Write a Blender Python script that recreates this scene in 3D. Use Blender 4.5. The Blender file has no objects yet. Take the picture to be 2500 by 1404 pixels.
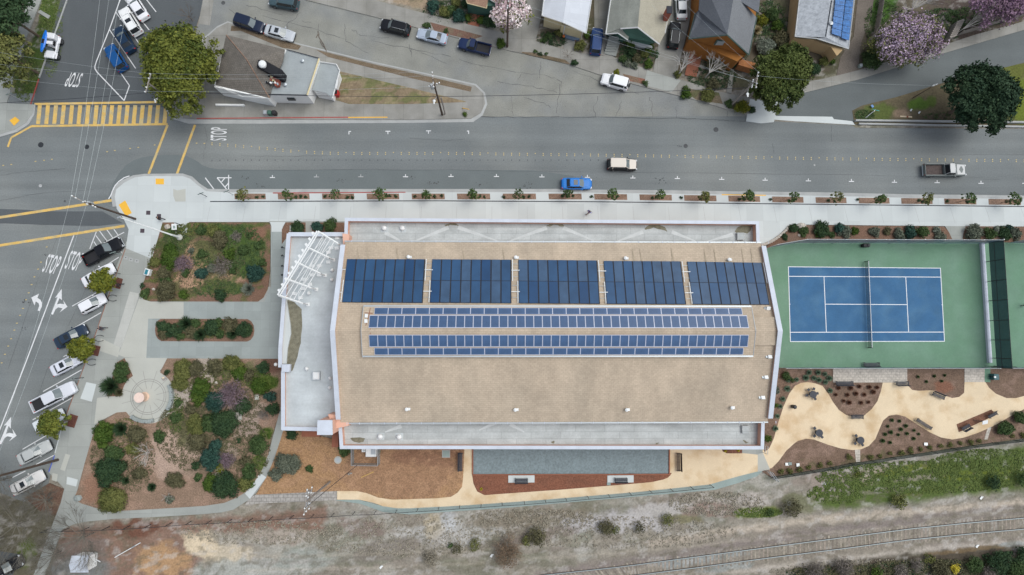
import bpy, bmesh, math, random
import numpy as np
from mathutils import Vector, Matrix
R = math.radians
random.seed(7); RNG = np.random.default_rng(11)
SC = bpy.context.scene
COL = SC.collection

# ---------------------------------------------------------------- camera, sky, sun, exposure
CAM_H = 87.0; FOC = 1389.0; CX, CY = 1250.0, 702.0; NX, NY = 1225.0, 825.0
_f = np.array([(CX - NX) / FOC, (NY - CY) / FOC, -1.0]); _f /= np.linalg.norm(_f)
_r = np.cross(_f, [0, 1, 0]); _r /= np.linalg.norm(_r); _u = np.cross(_r, _f)
cd = bpy.data.cameras.new('camera'); cam = bpy.data.objects.new('camera', cd); COL.objects.link(cam)
cd.sensor_fit = 'HORIZONTAL'; cd.sensor_width = 36.0; cd.lens = FOC / 2500 * 36.0
cd.clip_start = 0.5; cd.clip_end = 4000
cam.matrix_world = Matrix(((_r[0], _u[0], -_f[0], 0), (_r[1], _u[1], -_f[1], 0), (_r[2], _u[2], -_f[2], CAM_H), (0, 0, 0, 1)))
SC.camera = cam
SUN_EL, SUN_AZ = R(62), R(70)            # azimuth measured from +Y (top of the picture) clockwise
w = bpy.data.worlds.new('World'); SC.world = w; w.use_nodes = True
nt = w.node_tree; nt.nodes.clear()
sky = nt.nodes.new('ShaderNodeTexSky'); sky.sky_type = 'NISHITA'; sky.sun_disc = False
sky.sun_elevation = SUN_EL; sky.sun_rotation = SUN_AZ; sky.altitude = 0; sky.air_density = 1.0; sky.dust_density = 3.0; sky.ozone_density = 1.0
bg = nt.nodes.new('ShaderNodeBackground'); bg.inputs[1].default_value = 0.13
wo = nt.nodes.new('ShaderNodeOutputWorld'); hs = nt.nodes.new('ShaderNodeHueSaturation'); hs.inputs['Saturation'].default_value = .5   # overcast: a whiter sky
nt.links.new(sky.outputs[0], hs.inputs['Color']); nt.links.new(hs.outputs[0], bg.inputs[0]); nt.links.new(bg.outputs[0], wo.inputs[0])
sd = bpy.data.lights.new('sun', 'SUN'); sd.energy = 1.1; sd.angle = R(45); sd.color = (0.98, 1.0, 0.97)
sun = bpy.data.objects.new('sun', sd); COL.objects.link(sun)
_sv = Vector((math.sin(SUN_AZ) * math.cos(SUN_EL), math.cos(SUN_AZ) * math.cos(SUN_EL), math.sin(SUN_EL)))
sun.rotation_euler = _sv.to_track_quat('Z', 'Y').to_euler(); sun.location = (0, 0, 120)
SC.view_settings.view_transform = 'Standard'; SC.view_settings.look = 'None'
SC.view_settings.exposure = 0.42; SC.view_settings.gamma = 1.0; SC.view_settings.use_curve_mapping = False

# ---------------------------------------------------------------- helpers
def U(px, py, z=0.0):
    """ground position (at height z) of a point measured on the survey picture"""
    d = _f * FOC + _r * (px - CX) - _u * (py - CY); t = (z - CAM_H) / d[2]
    return Vector((d[0] * t, d[1] * t, z))
def UA(px, py, z=0.0):
    px = np.asarray(px, float); py = np.asarray(py, float)
    d = _f[None] * FOC + _r[None] * (px - CX)[:, None] - _u[None] * (py - CY)[:, None]
    t = (z - CAM_H) / d[:, 2]; return np.stack([d[:, 0] * t, d[:, 1] * t], 1)
def PX(x, y, z=0.0):
    q = np.stack([x, y, np.full_like(x, z - CAM_H)], -1); k = q @ _f
    return CX + FOC * (q @ _r) / k, CY - FOC * (q @ _u) / k
def UL(pts, z=0.0): return [U(a, b, z) for a, b in pts]
def tag(o, label=None, cat=None, group=None, kind=None):
    if label: o['label'] = label
    if cat: o['category'] = cat
    if group: o['group'] = group
    if kind: o['kind'] = kind
    return o
def empty(name, loc, label, cat, group=None, rz=0):
    o = bpy.data.objects.new(name, None); COL.objects.link(o); o.location = loc; o.rotation_euler = (0, 0, rz)
    o.empty_display_size = 0.3
    return tag(o, label, cat, group)
def link(name, me, parent=None, loc=(0, 0, 0), mats=None):
    if mats:
        for m in mats: me.materials.append(m)
    o = bpy.data.objects.new(name, me); COL.objects.link(o); o.location = loc
    if parent: o.parent = parent
    return o
def cname(n): return n

class MB:
    """collects shapes; build() links them as ONE mesh object"""
    def __init__(s): s.v = []; s.f = []; s.m = []; s.mats = []
    def mi(s, m):
        if m not in s.mats: s.mats.append(m)
        return s.mats.index(m)
    def add(s, vs, fs, m):
        n = len(s.v); k = s.mi(m); s.v += [tuple(p) for p in vs]
        for f in fs: s.f.append([n + i for i in f]); s.m.append(k)
        return s
    def box(s, c, d, m, rz=0, rx=0, ry=0, taper=1.0, bev=0):
        M = Matrix.Rotation(rz, 3, 'Z') @ Matrix.Rotation(ry, 3, 'Y') @ Matrix.Rotation(rx, 3, 'X'); c = Vector(c)
        x, y, z = d[0] / 2, d[1] / 2, d[2] / 2
        if bev:
            b = bev; rings = []
            for zz, q in ((-z, b), (-z + b, 0), (z - b, 0), (z, b)):
                X, Y = x - q, y - q; e = b if q == 0 else 0.001
                rings.append([(-X + e, -Y, zz), (X - e, -Y, zz), (X, -Y + e, zz), (X, Y - e, zz), (X - e, Y, zz), (-X + e, Y, zz), (-X, Y - e, zz), (-X, -Y + e, zz)])
            vs = [c + M @ Vector(p) for r in rings for p in r]; fs = [list(range(7, -1, -1)), list(range(24, 32))]
            for k in range(3):
                for i in range(8): j = (i + 1) % 8; fs.append([k * 8 + i, k * 8 + j, k * 8 + 8 + j, k * 8 + 8 + i])
            return s.add(vs, fs, m)
        t = taper
        P = [(-x, -y, -z), (x, -y, -z), (x, y, -z), (-x, y, -z), (-x * t, -y * t, z), (x * t, -y * t, z), (x * t, y * t, z), (-x * t, y * t, z)]
        return s.add([c + M @ Vector(p) for p in P], [(0, 3, 2, 1), (4, 5, 6, 7), (0, 1, 5, 4), (1, 2, 6, 5), (2, 3, 7, 6), (3, 0, 4, 7)], m)
    def prism(s, pts, z0, z1, m, top=None):
        """pts: (x,y); z0/z1 numbers or lists"""
        n = len(pts)
        ar = sum(pts[i][0] * pts[(i + 1) % n][1] - pts[(i + 1) % n][0] * pts[i][1] for i in range(n))
        if ar < 0: pts = pts[::-1]; z0 = z0[::-1] if isinstance(z0, list) else z0; z1 = z1[::-1] if isinstance(z1, list) else z1
        a = z0 if isinstance(z0, list) else [z0] * n; b = z1 if isinstance(z1, list) else [z1] * n
        vs = [(p[0], p[1], a[i]) for i, p in enumerate(pts)] + [(p[0], p[1], b[i]) for i, p in enumerate(pts)]
        s.add(vs, [[i, (i + 1) % n, n + (i + 1) % n, n + i] for i in range(n)] + [list(range(n))[::-1]], m)
        return s.add(vs[n:], [list(range(n))], top or m)
    def quad(s, a, b, c, d, m): return s.add([a, b, c, d], [(0, 1, 2, 3)], m)
    def slab(s, a, b, c, d, t, m):
        """thick quad: corners given for the top face, thickness t downwards"""
        P = [Vector(p) for p in (a, b, c, d)]; Q = [p - Vector((0, 0, t)) for p in P]
        return s.add(P + Q, [(0, 1, 2, 3), (7, 6, 5, 4), (0, 4, 5, 1), (1, 5, 6, 2), (2, 6, 7, 3), (3, 7, 4, 0)], m)
    def tube(s, a, b, r, m, r2=None, n=8, cap=True):
        a, b = Vector(a), Vector(b); d = b - a
        if d.length < 1e-6: return s
        r2 = r if r2 is None else r2; q = d.to_track_quat('Z', 'Y').to_matrix()
        ring = [q @ Vector((math.cos(2 * math.pi * i / n), math.sin(2 * math.pi * i / n), 0)) for i in range(n)]
        vs = [a + p * r for p in ring] + [b + p * r2 for p in ring]
        fs = [(i, (i + 1) % n, n + (i + 1) % n, n + i) for i in range(n)]
        if cap: fs += [tuple(range(n))[::-1], tuple(range(n, 2 * n))]
        return s.add(vs, fs, m)
    def path(s, pts, r, m, n=6):
        for a, b in zip(pts, pts[1:]): s.tube(a, b, r, m, n=n)
        return s
    def lathe(s, c, prof, m, n=20):
        c = Vector(c); vs = []; fs = []
        for r, z in prof: vs += [c + Vector((r * math.cos(2 * math.pi * i / n), r * math.sin(2 * math.pi * i / n), z)) for i in range(n)]
        for k in range(len(prof) - 1):
            for i in range(n): j = (i + 1) % n; fs.append((k * n + i, k * n + j, k * n + n + j, k * n + n + i))
        fs += [tuple(range(n))[::-1], tuple(range((len(prof) - 1) * n, len(prof) * n))]
        return s.add(vs, fs, m)
    def build(s, name, parent=None, loc=None, smooth=False, own=(0, 0, 0), rz=0):
        """own: subtracted from the vertices (the parent's place, or the thing's base when top-level)"""
        o_ = Vector(own)
        me = bpy.data.meshes.new(name)
        vs = [tuple(Vector(p) - o_) for p in s.v]
        me.from_pydata(vs, [], s.f); me.update()
        for m in s.mats: me.materials.append(m)
        if len(s.mats) > 1: me.polygons.foreach_set('material_index', s.m)
        if smooth: me.polygons.foreach_set('use_smooth', [True] * len(s.f))
        o = bpy.data.objects.new(name, me); COL.objects.link(o)
        if parent: o.parent = parent; o.location = loc or (0, 0, 0)
        else: o.location = loc if loc is not None else o_
        o.rotation_euler = (0, 0, rz)
        return o

# ---------------------------------------------------------------- noise + polygon tools (numpy)
_LAT = RNG.random((256, 256))
def vnoise(x, y):
    xi = np.floor(x).astype(int); yi = np.floor(y).astype(int); fx = x - xi; fy = y - yi
    fx = fx * fx * (3 - 2 * fx); fy = fy * fy * (3 - 2 * fy); g = lambda a, b: _LAT[a & 255, b & 255]
    return (g(xi, yi) * (1 - fx) + g(xi + 1, yi) * fx) * (1 - fy) + (g(xi, yi + 1) * (1 - fx) + g(xi + 1, yi + 1) * fx) * fy
def fbm(x, y, o=4):
    t = 0; a = 1; n = 0
    for k in range(o): t = t + a * vnoise(x * 2 ** k + 17 * k, y * 2 ** k + 31 * k); n += a; a *= .55
    return t / n
def inside(px, py, poly):
    c = np.zeros(px.shape, bool); n = len(poly)
    for i in range(n):
        x1, y1 = poly[i]; x2, y2 = poly[(i + 1) % n]
        if y1 == y2: continue
        c ^= ((y1 > py) != (y2 > py)) & (px < (x2 - x1) * (py - y1) / (y2 - y1) + x1)
    return c
def nearest(px, py, poly):
    best = np.full(px.shape, 1e18); bx = px.copy(); by = py.copy(); n = len(poly)
    for i in range(n):
        x1, y1 = poly[i]; x2, y2 = poly[(i + 1) % n]; dx, dy = x2 - x1, y2 - y1
        t = np.clip(((px - x1) * dx + (py - y1) * dy) / max(dx * dx + dy * dy, 1e-9), 0, 1)
        qx = x1 + t * dx; qy = y1 + t * dy; d = (qx - px) ** 2 + (qy - py) ** 2; k = d < best
        best[k] = d[k]; bx[k] = qx[k]; by[k] = qy[k]
    return bx, by, np.sqrt(best)
def smooth_poly(pts, it=2, closed=True):
    for _ in range(it):
        out = []
        n = len(pts)
        for i in range(n if closed else n - 1):
            a, b = pts[i], pts[(i + 1) % n]
            out += [(a[0] * .75 + b[0] * .25, a[1] * .75 + b[1] * .25), (a[0] * .25 + b[0] * .75, a[1] * .25 + b[1] * .75)]
        if not closed: out = [pts[0]] + out + [pts[-1]]
        pts = out
    return pts
def paint(px, py, base, ops):
    """natural ground colour at survey points: a base plus patches of other soil, gravel, litter or grass"""
    c = np.tile(np.array(base, float), (len(px), 1))
    for op in ops:
        k = op[0]
        if k == 'b':      # blob cx,cy,rx,ry,ang,color,alpha,ragged
            _, cx, cy, rx, ry, an, col, al, rg = op
            wx = (fbm(px / 22 + cx, py / 22 + cy) - .5) * rg * 2; wy = (fbm(px / 22 + cy + 50, py / 22 + cx) - .5) * rg * 2
            x = px + wx * rx - cx; y = py + wy * ry - cy; ca, sa = math.cos(R(an)), math.sin(R(an))
            d = np.sqrt(((x * ca + y * sa) / rx) ** 2 + ((-x * sa + y * ca) / ry) ** 2)
            m = np.clip((1.15 - d) / .35, 0, 1) * al
        elif k == 'p':    # polygon pts,color,alpha,soft,ragged
            _, pts, col, al, soft, rg = op
            qx = px + (fbm(px / 18, py / 18) - .5) * rg * 2; qy = py + (fbm(px / 18 + 40, py / 18 + 9) - .5) * rg * 2
            ins = inside(qx, qy, pts)
            if soft:
                _, _, d = nearest(qx, qy, pts); m = np.clip(.5 + np.where(ins, d, -d) / (2 * soft), 0, 1) * al
            else: m = ins * al
        elif k == 'n':    # noise patches scale,threshold,soft,color,alpha,seed
            _, sc, th, so, col, al, sd_ = op
            m = np.clip((fbm(px / sc / 1.7 + sd_, (py + .1 * px) / sc + sd_ * 1.7) - th) / so, 0, 1) * al
        c = c * (1 - m[:, None]) + np.array(col)[None] * m[:, None]
    return c
def set_cols(me, c):
    a = me.color_attributes.new('Col', 'FLOAT_COLOR', 'POINT'); a.data.foreach_set('color', np.concatenate([c, np.ones((len(c), 1))], 1).astype(np.float32).ravel())
def mesh_np(name, V, F):
    me = bpy.data.meshes.new(name); V = np.asarray(V, np.float32); F = np.asarray(F, np.int32); k = F.shape[1]
    me.vertices.add(len(V)); me.vertices.foreach_set('co', V.ravel()); me.loops.add(F.size); me.loops.foreach_set('vertex_index', F.ravel())
    me.polygons.add(len(F)); me.polygons.foreach_set('loop_start', np.arange(0, F.size, k)); me.polygons.foreach_set('loop_total', np.full(len(F), k))
    me.update(calc_edges=True); return me
def patch(name, poly, z, base, ops, mat, res=.3, parent=None, rough=.0, kind='structure', skirt=.12):
    """a bed with natural painted ground, cut exactly along its outline (poly given in survey points)"""
    W = UA([p[0] for p in poly], [p[1] for p in poly], z); wp = [tuple(p) for p in W]
    x0, y0 = W.min(0) - res; x1, y1 = W.max(0) + res; nx = int((x1 - x0) / res) + 2; ny = int((y1 - y0) / res) + 2
    gx, gy = np.meshgrid(x0 + np.arange(nx) * res, y0 + np.arange(ny) * res); gx = gx.ravel(); gy = gy.ravel()
    ins = inside(gx, gy, wp); idx = np.arange(nx * ny).reshape(ny, nx)
    F = np.stack([idx[:-1, :-1], idx[:-1, 1:], idx[1:, 1:], idx[1:, :-1]], -1).reshape(-1, 4)
    keep = ins[F].any(1); F = F[keep]; used = np.unique(F); out = used[~ins[used]]
    bx, by, _ = nearest(gx[out], gy[out], wp); gx[out] = bx; gy[out] = by
    re = np.full(nx * ny, -1); re[used] = np.arange(len(used)); F = re[F]; X, Y = gx[used], gy[used]
    px, py = PX(X, Y, z); Z = fbm(X / .9, Y / .9) * rough
    onb = np.isin(used, out); Z[onb] = 0
    V = np.stack([X, Y, Z + z], 1)
    # skirt down round the outline
    n = len(wp); B0 = len(V); SV = np.array([[p[0], p[1], z] for p in wp] + [[p[0], p[1], z - skirt] for p in wp])
    SF = np.array([[B0 + i, B0 + (i + 1) % n, B0 + n + (i + 1) % n, B0 + n + i] for i in range(n)])
    V = np.concatenate([V, SV]); F = np.concatenate([F, SF]); c = np.concatenate([paint(px, py, base, ops), np.tile(np.array(base), (2 * n, 1))])
    me = mesh_np(name, V, F); set_cols(me, c); me.materials.append(mat)
    o = link(name, me, parent); o['kind'] = kind
    return o

# ---------------------------------------------------------------- materials
def mat(name, col, rough=.8, var=.12, vs=1.5, fine=.1, fs=14, bump=0, metal=0, col2=None, c2s=.5, c2t=.55, c2w=.15, attr=False, spec=.3, alpha=None, streak=None, brick=None, coat=0, bd=.02):
    m = bpy.data.materials.new(name); m.use_nodes = True; n = m.node_tree; L = n.links; b = n.nodes['Principled BSDF']
    b.inputs['Roughness'].default_value = rough; b.inputs['Metallic'].default_value = metal; b.inputs['Specular IOR Level'].default_value = spec
    if coat: b.inputs['Coat Weight'].default_value = coat; b.inputs['Coat Roughness'].default_value = .06
    tc = n.nodes.new('ShaderNodeTexCoord'); co = tc.outputs['Object']
    def noise(s, det=4, vec=None):
        t = n.nodes.new('ShaderNodeTexNoise'); t.inputs['Scale'].default_value = s; t.inputs['Detail'].default_value = det; L.new(vec or co, t.inputs['Vector']); return t.outputs['Fac']
    def rng(src, a, b_, lo, hi):
        t = n.nodes.new('ShaderNodeMapRange'); t.inputs[1].default_value = a; t.inputs[2].default_value = b_; t.inputs[3].default_value = lo; t.inputs[4].default_value = hi; L.new(src, t.inputs[0]); return t.outputs[0]
    def mix(a, c, f=None, mode='MIX', fv=1.0):
        t = n.nodes.new('ShaderNodeMix'); t.data_type = 'RGBA'; t.blend_type = mode; t.inputs[0].default_value = fv
        if f is not None: L.new(f, t.inputs[0])
        for sl, q in ((6, a), (7, c)):
            if isinstance(q, tuple): t.inputs[sl].default_value = (*q, 1)
            else: L.new(q, t.inputs[sl])
        return t.outputs[2]
    cur = tuple(col)
    if attr:
        at = n.nodes.new('ShaderNodeAttribute'); at.attribute_name = 'Col'; cur = at.outputs['Color']
    if col2: cur = mix(cur, tuple(col2), rng(noise(c2s, 5), c2t - c2w, c2t + c2w, 0, 1))
    if brick:   # joint pattern: (w,h,mortar,colour mult)
        t = n.nodes.new('ShaderNodeTexBrick'); t.inputs['Scale'].default_value = 1; t.inputs['Brick Width'].default_value = brick[0]; t.inputs['Row Height'].default_value = brick[1]
        t.inputs['Mortar Size'].default_value = brick[2]; t.inputs['Mortar Smooth'].default_value = .3; t.offset = brick[4] if len(brick) > 4 else .5
        k = brick[3]; t.inputs['Color1'].default_value = (1, 1, 1, 1); t.inputs['Color2'].default_value = (.9, .9, .9, 1); t.inputs['Mortar'].default_value = (k, k, k, 1)
        L.new(co, t.inputs['Vector']); cur = mix(cur, t.outputs['Color'], None, 'MULTIPLY')
    def mul(v):
        nonlocal cur
        h = n.nodes.new('ShaderNodeCombineColor'); [L.new(v, h.inputs[i]) for i in range(3)]; cur = mix(cur, h.outputs[0], None, 'MULTIPLY')
    if var: mul(rng(noise(1 / vs, 5), .25, .75, 1 - var, 1 + var))
    if fine: mul(rng(noise(fs, 2), .2, .8, 1 - fine, 1 + fine))
    if streak:  # (sx, sy, amount)
        mp = n.nodes.new('ShaderNodeMapping'); mp.inputs['Scale'].default_value = (streak[0], streak[1], 1); L.new(co, mp.inputs[0]); mul(rng(noise(1, 3, mp.outputs[0]), .25, .75, 1 - streak[2], 1 + streak[2]))
    if isinstance(cur, tuple): b.inputs['Base Color'].default_value = (*cur, 1)
    else: L.new(cur, b.inputs['Base Color'])
    if bump:
        bp = n.nodes.new('ShaderNodeBump'); bp.inputs['Strength'].default_value = bump; bp.inputs['Distance'].default_value = bd; L.new(noise(fs, 3), bp.inputs['Height']); L.new(bp.outputs[0], b.inputs['Normal'])
    if alpha is not None: b.inputs['Alpha'].default_value = alpha
    return m
def plain(name, col, rough=.5, metal=0, coat=0, spec=.5, var=.04): return mat(name, col, rough, var, 1, 0, metal=metal, coat=coat, spec=spec)
M = {}
M['asphalt'] = mat('asphalt', (.160, .176, .176), .9, .12, 9, .14, 5, col2=(.195, .208, .20), c2s=.06, c2w=.10, streak=(.015, .55, .13))
M['asphalt_dark'] = mat('asphalt_dark', (.088, .098, .103), .9, .10, 6, .12, 6, streak=(.9, .05, .04))
M['asphalt_blue'] = mat('asphalt_patch', (.135, .155, .155), .9, .06, 3, .1, 6)
M['asphalt_old'] = mat('asphalt_old', (.235, .237, .21), .95, .14, 3, .16, 6, col2=(.20, .21, .205), c2s=.12, c2w=.1)
M['asphalt_ramp'] = mat('asphalt_ramp', (.12, .135, .135), .9, .12, 5, .12, 6, streak=(.1, .6, .06))
M['conc_new'] = mat('concrete_new', (.52, .555, .545), .85, .06, 5, .03, 12, brick=(2.55, 2.6, .014, .80, 0))
M['conc_smooth'] = mat('concrete_smooth', (.52, .555, .545), .85, .06, 3, .03, 12)
M['conc_mid'] = mat('concrete_mid', (.325, .34, .315), .9, .09, 3, .06, 10, brick=(3.2, 3.2, .02, .75, 0))
M['conc_blue'] = mat('concrete_blue', (.295, .328, .315), .9, .07, 2.5, .05, 10, brick=(1.35, 1.35, .018, .84, 0))
M['conc_old'] = mat('concrete_old', (.29, .285, .26), .95, .14, 2.2, .1, 8, brick=(3.1, 3.4, .03, .72, 0), col2=(.23, .225, .2), c2s=.4)
M['kerb'] = mat('kerb_concrete', (.36, .37, .36), .9, .10, 1.2, .07, 8, streak=(.6, .6, .06))
M['circle'] = mat('plaza_concrete', (.42, .425, .38), .9, .06, 3, .05, 10)
M['red_paint'] = mat('red_kerb_paint', (.33, .07, .06), .7, .2, .5, .1, 8)
M['yellow'] = mat('yellow_paint', (.60, .40, .12), .7, .12, 1, .14, 6, col2=(.48, .38, .19), c2s=.9, c2t=.55, c2w=.08)
M['tactile'] = mat('tactile_yellow', (.75, .42, .05), .7, .04, 1, .05, 8)
M['white_paint'] = mat('white_road_paint', (.62, .63, .63), .7, .10, 1, .12, 8)
M['blue_paint'] = plain('blue_kerb_paint', (.05, .09, .45))
M['faint_paint'] = mat('faded_road_paint', (.36, .37, .37), .8, .2, .4, .2, 8)
M['dot'] = plain('lane_marker_yellow', (.60, .45, .16)); M['dotdark'] = plain('worn_marker_scar', (.09, .095, .10), .9)
M['seal'] = mat('crack_sealant', (.075, .078, .08), .8, .2, 1, .1, 9)
M['ground'] = mat('painted_ground', (.3, .3, .3), 1, .14, 2.2, .24, 3.6, attr=True, bump=.6, bd=.06)
M['mulch'] = mat('mulch', (.3, .3, .3), 1, .10, 1.6, .42, 6, attr=True, bump=.8, bd=.05)
M['sand'] = mat('sand_path', (.66, .54, .37), 1, .07, 3.5, .08, 9, col2=(.54, .40, .24), c2s=.35, c2t=.56, c2w=.1)
M['green_strip'] = mat('green_concrete', (.26, .32, .30), .95, .1, 2, .08, 8)
M['paver'] = mat('stone_paver', (.50, .46, .40), .9, .12, .8, .25, 3.5, brick=(.6, .4, .04, .7))
M['paver_grey'] = mat('grey_stone_paver', (.36, .34, .31), .9, .14, .8, .22, 3.5, brick=(.7, .5, .05, .65))
M['court_green'] = mat('court_green', (.125, .235, .155), .85, .10, 3, .07, 5, col2=(.15, .255, .185), c2s=.25)
M['court_blue'] = mat('court_blue', (.042, .125, .245), .85, .12, 2.5, .08, 6, col2=(.065, .155, .26), c2s=.35, c2t=.6, c2w=.15)
M['court_line'] = plain('court_line_paint', (.72, .74, .76), .7)
M['bocce'] = mat('bocce_surface', (.19, .235, .245), 1, .07, 2, .25, 4)
M['wood_red'] = mat('redwood_edging', (.26, .10, .06), .8, .15, .8, .1, 8)
M['roof_tan'] = mat('tan_shingle', (.49, .40, .30), .95, .11, 5, .12, 5, brick=(.6, .28, .022, .78), streak=(.9, .10, .08), col2=(.40, .335, .255), c2s=.16, c2t=.56, c2w=.2)
M['roof_white'] = mat('white_roof_membrane', (.46, .50, .51), .8, .15, 3, .07, 4, streak=(.12, 1.2, .07))
M['roof_felt'] = mat('grey_roof_felt', (.46, .49, .485), .9, .17, 2.0, .08, 4, brick=(4.2, .95, .03, .68), streak=(.15, 1.6, .10))
M['cap'] = mat('white_parapet_cap', (.52, .56, .62), .55, .09, 1.5, .04, 5)
M['pink'] = mat('salmon_stucco', (.66, .40, .30), .9, .05, 2, .04, 9)
M['wallwhite'] = mat('white_stucco', (.78, .79, .77), .9, .05, 2, .04, 8)
M['white_steel'] = plain('white_painted_steel', (.72, .74, .73), .4)
M['silver'] = plain('galvanised_metal', (.5, .53, .54), .4, .6)
M['dark_metal'] = plain('dark_metal', (.03, .034, .038), .5, .3)
M['gutter'] = plain('gutter_metal', (.42, .46, .48), .4, .3)
M['slot'] = plain('dark_slot', (.02, .022, .03), .8)
M['collector'] = mat('pool_heating_panel', (.020, .064, .140), .35, .22, 2.2, .05, 9, spec=.4)
M['collector_sheen'] = mat('pool_heating_panel_sky_sheen', (.036, .078, .145), .38, .25, 1.6, .07, 9, spec=.4)  # sky reflection on the panels, painted as a greyer base colour
M['collector_deep'] = mat('pool_heating_panel_deep', (.012, .050, .125), .33, .18, 2.2, .05, 9, spec=.4)
M['pv'] = mat('photovoltaic_cells', (.036, .074, .148), .32, .22, 1.2, 0, brick=(.16, .16, .014, 2.2, 0), spec=.5)
M['pvframe'] = plain('aluminium_frame', (.55, .58, .68), .4, .2)
M['stain'] = mat('algae_silt', (.19, .18, .13), 1, .3, .5, .2, 8)
M['glass'] = plain('window_glass', (.015, .02, .024), .08, 0, 0, .6)
M['glass_sheen'] = plain('windscreen_glass_sheen', (.13, .16, .165), .1, 0, 0, .8)  # pale base colour stands in for sky reflected in the windscreen
M['tyre'] = plain('tyre_rubber', (.018, .018, .02), .8)
M['rim'] = plain('alloy_rim', (.35, .36, .37), .3, .8)
M['lamp_w'] = plain('headlight_glass', (.55, .58, .6), .15); M['lamp_r'] = plain('tail_light_red', (.4, .02, .015), .25)
M['black'] = plain('black_plastic', (.015, .015, .017), .6)
M['bark'] = mat('bark', (.13, .10, .075), .95, .2, .5, .2, 9); M['pale_bark'] = mat('pale_bark', (.42, .40, .37), .95, .15, .5, .1, 9)
M['pole'] = mat('weathered_pole_wood', (.085, .062, .048), .9, .2, .5, .15, 9); M['pole_grey'] = mat('grey_pole_wood', (.26, .235, .21), .9, .15, .5, .1, 9)
M['wire'] = plain('cable_black', (.02, .022, .03), .5); M['wire_light'] = plain('cable_bare_metal', (.45, .5, .5), .4, .3)
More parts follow.
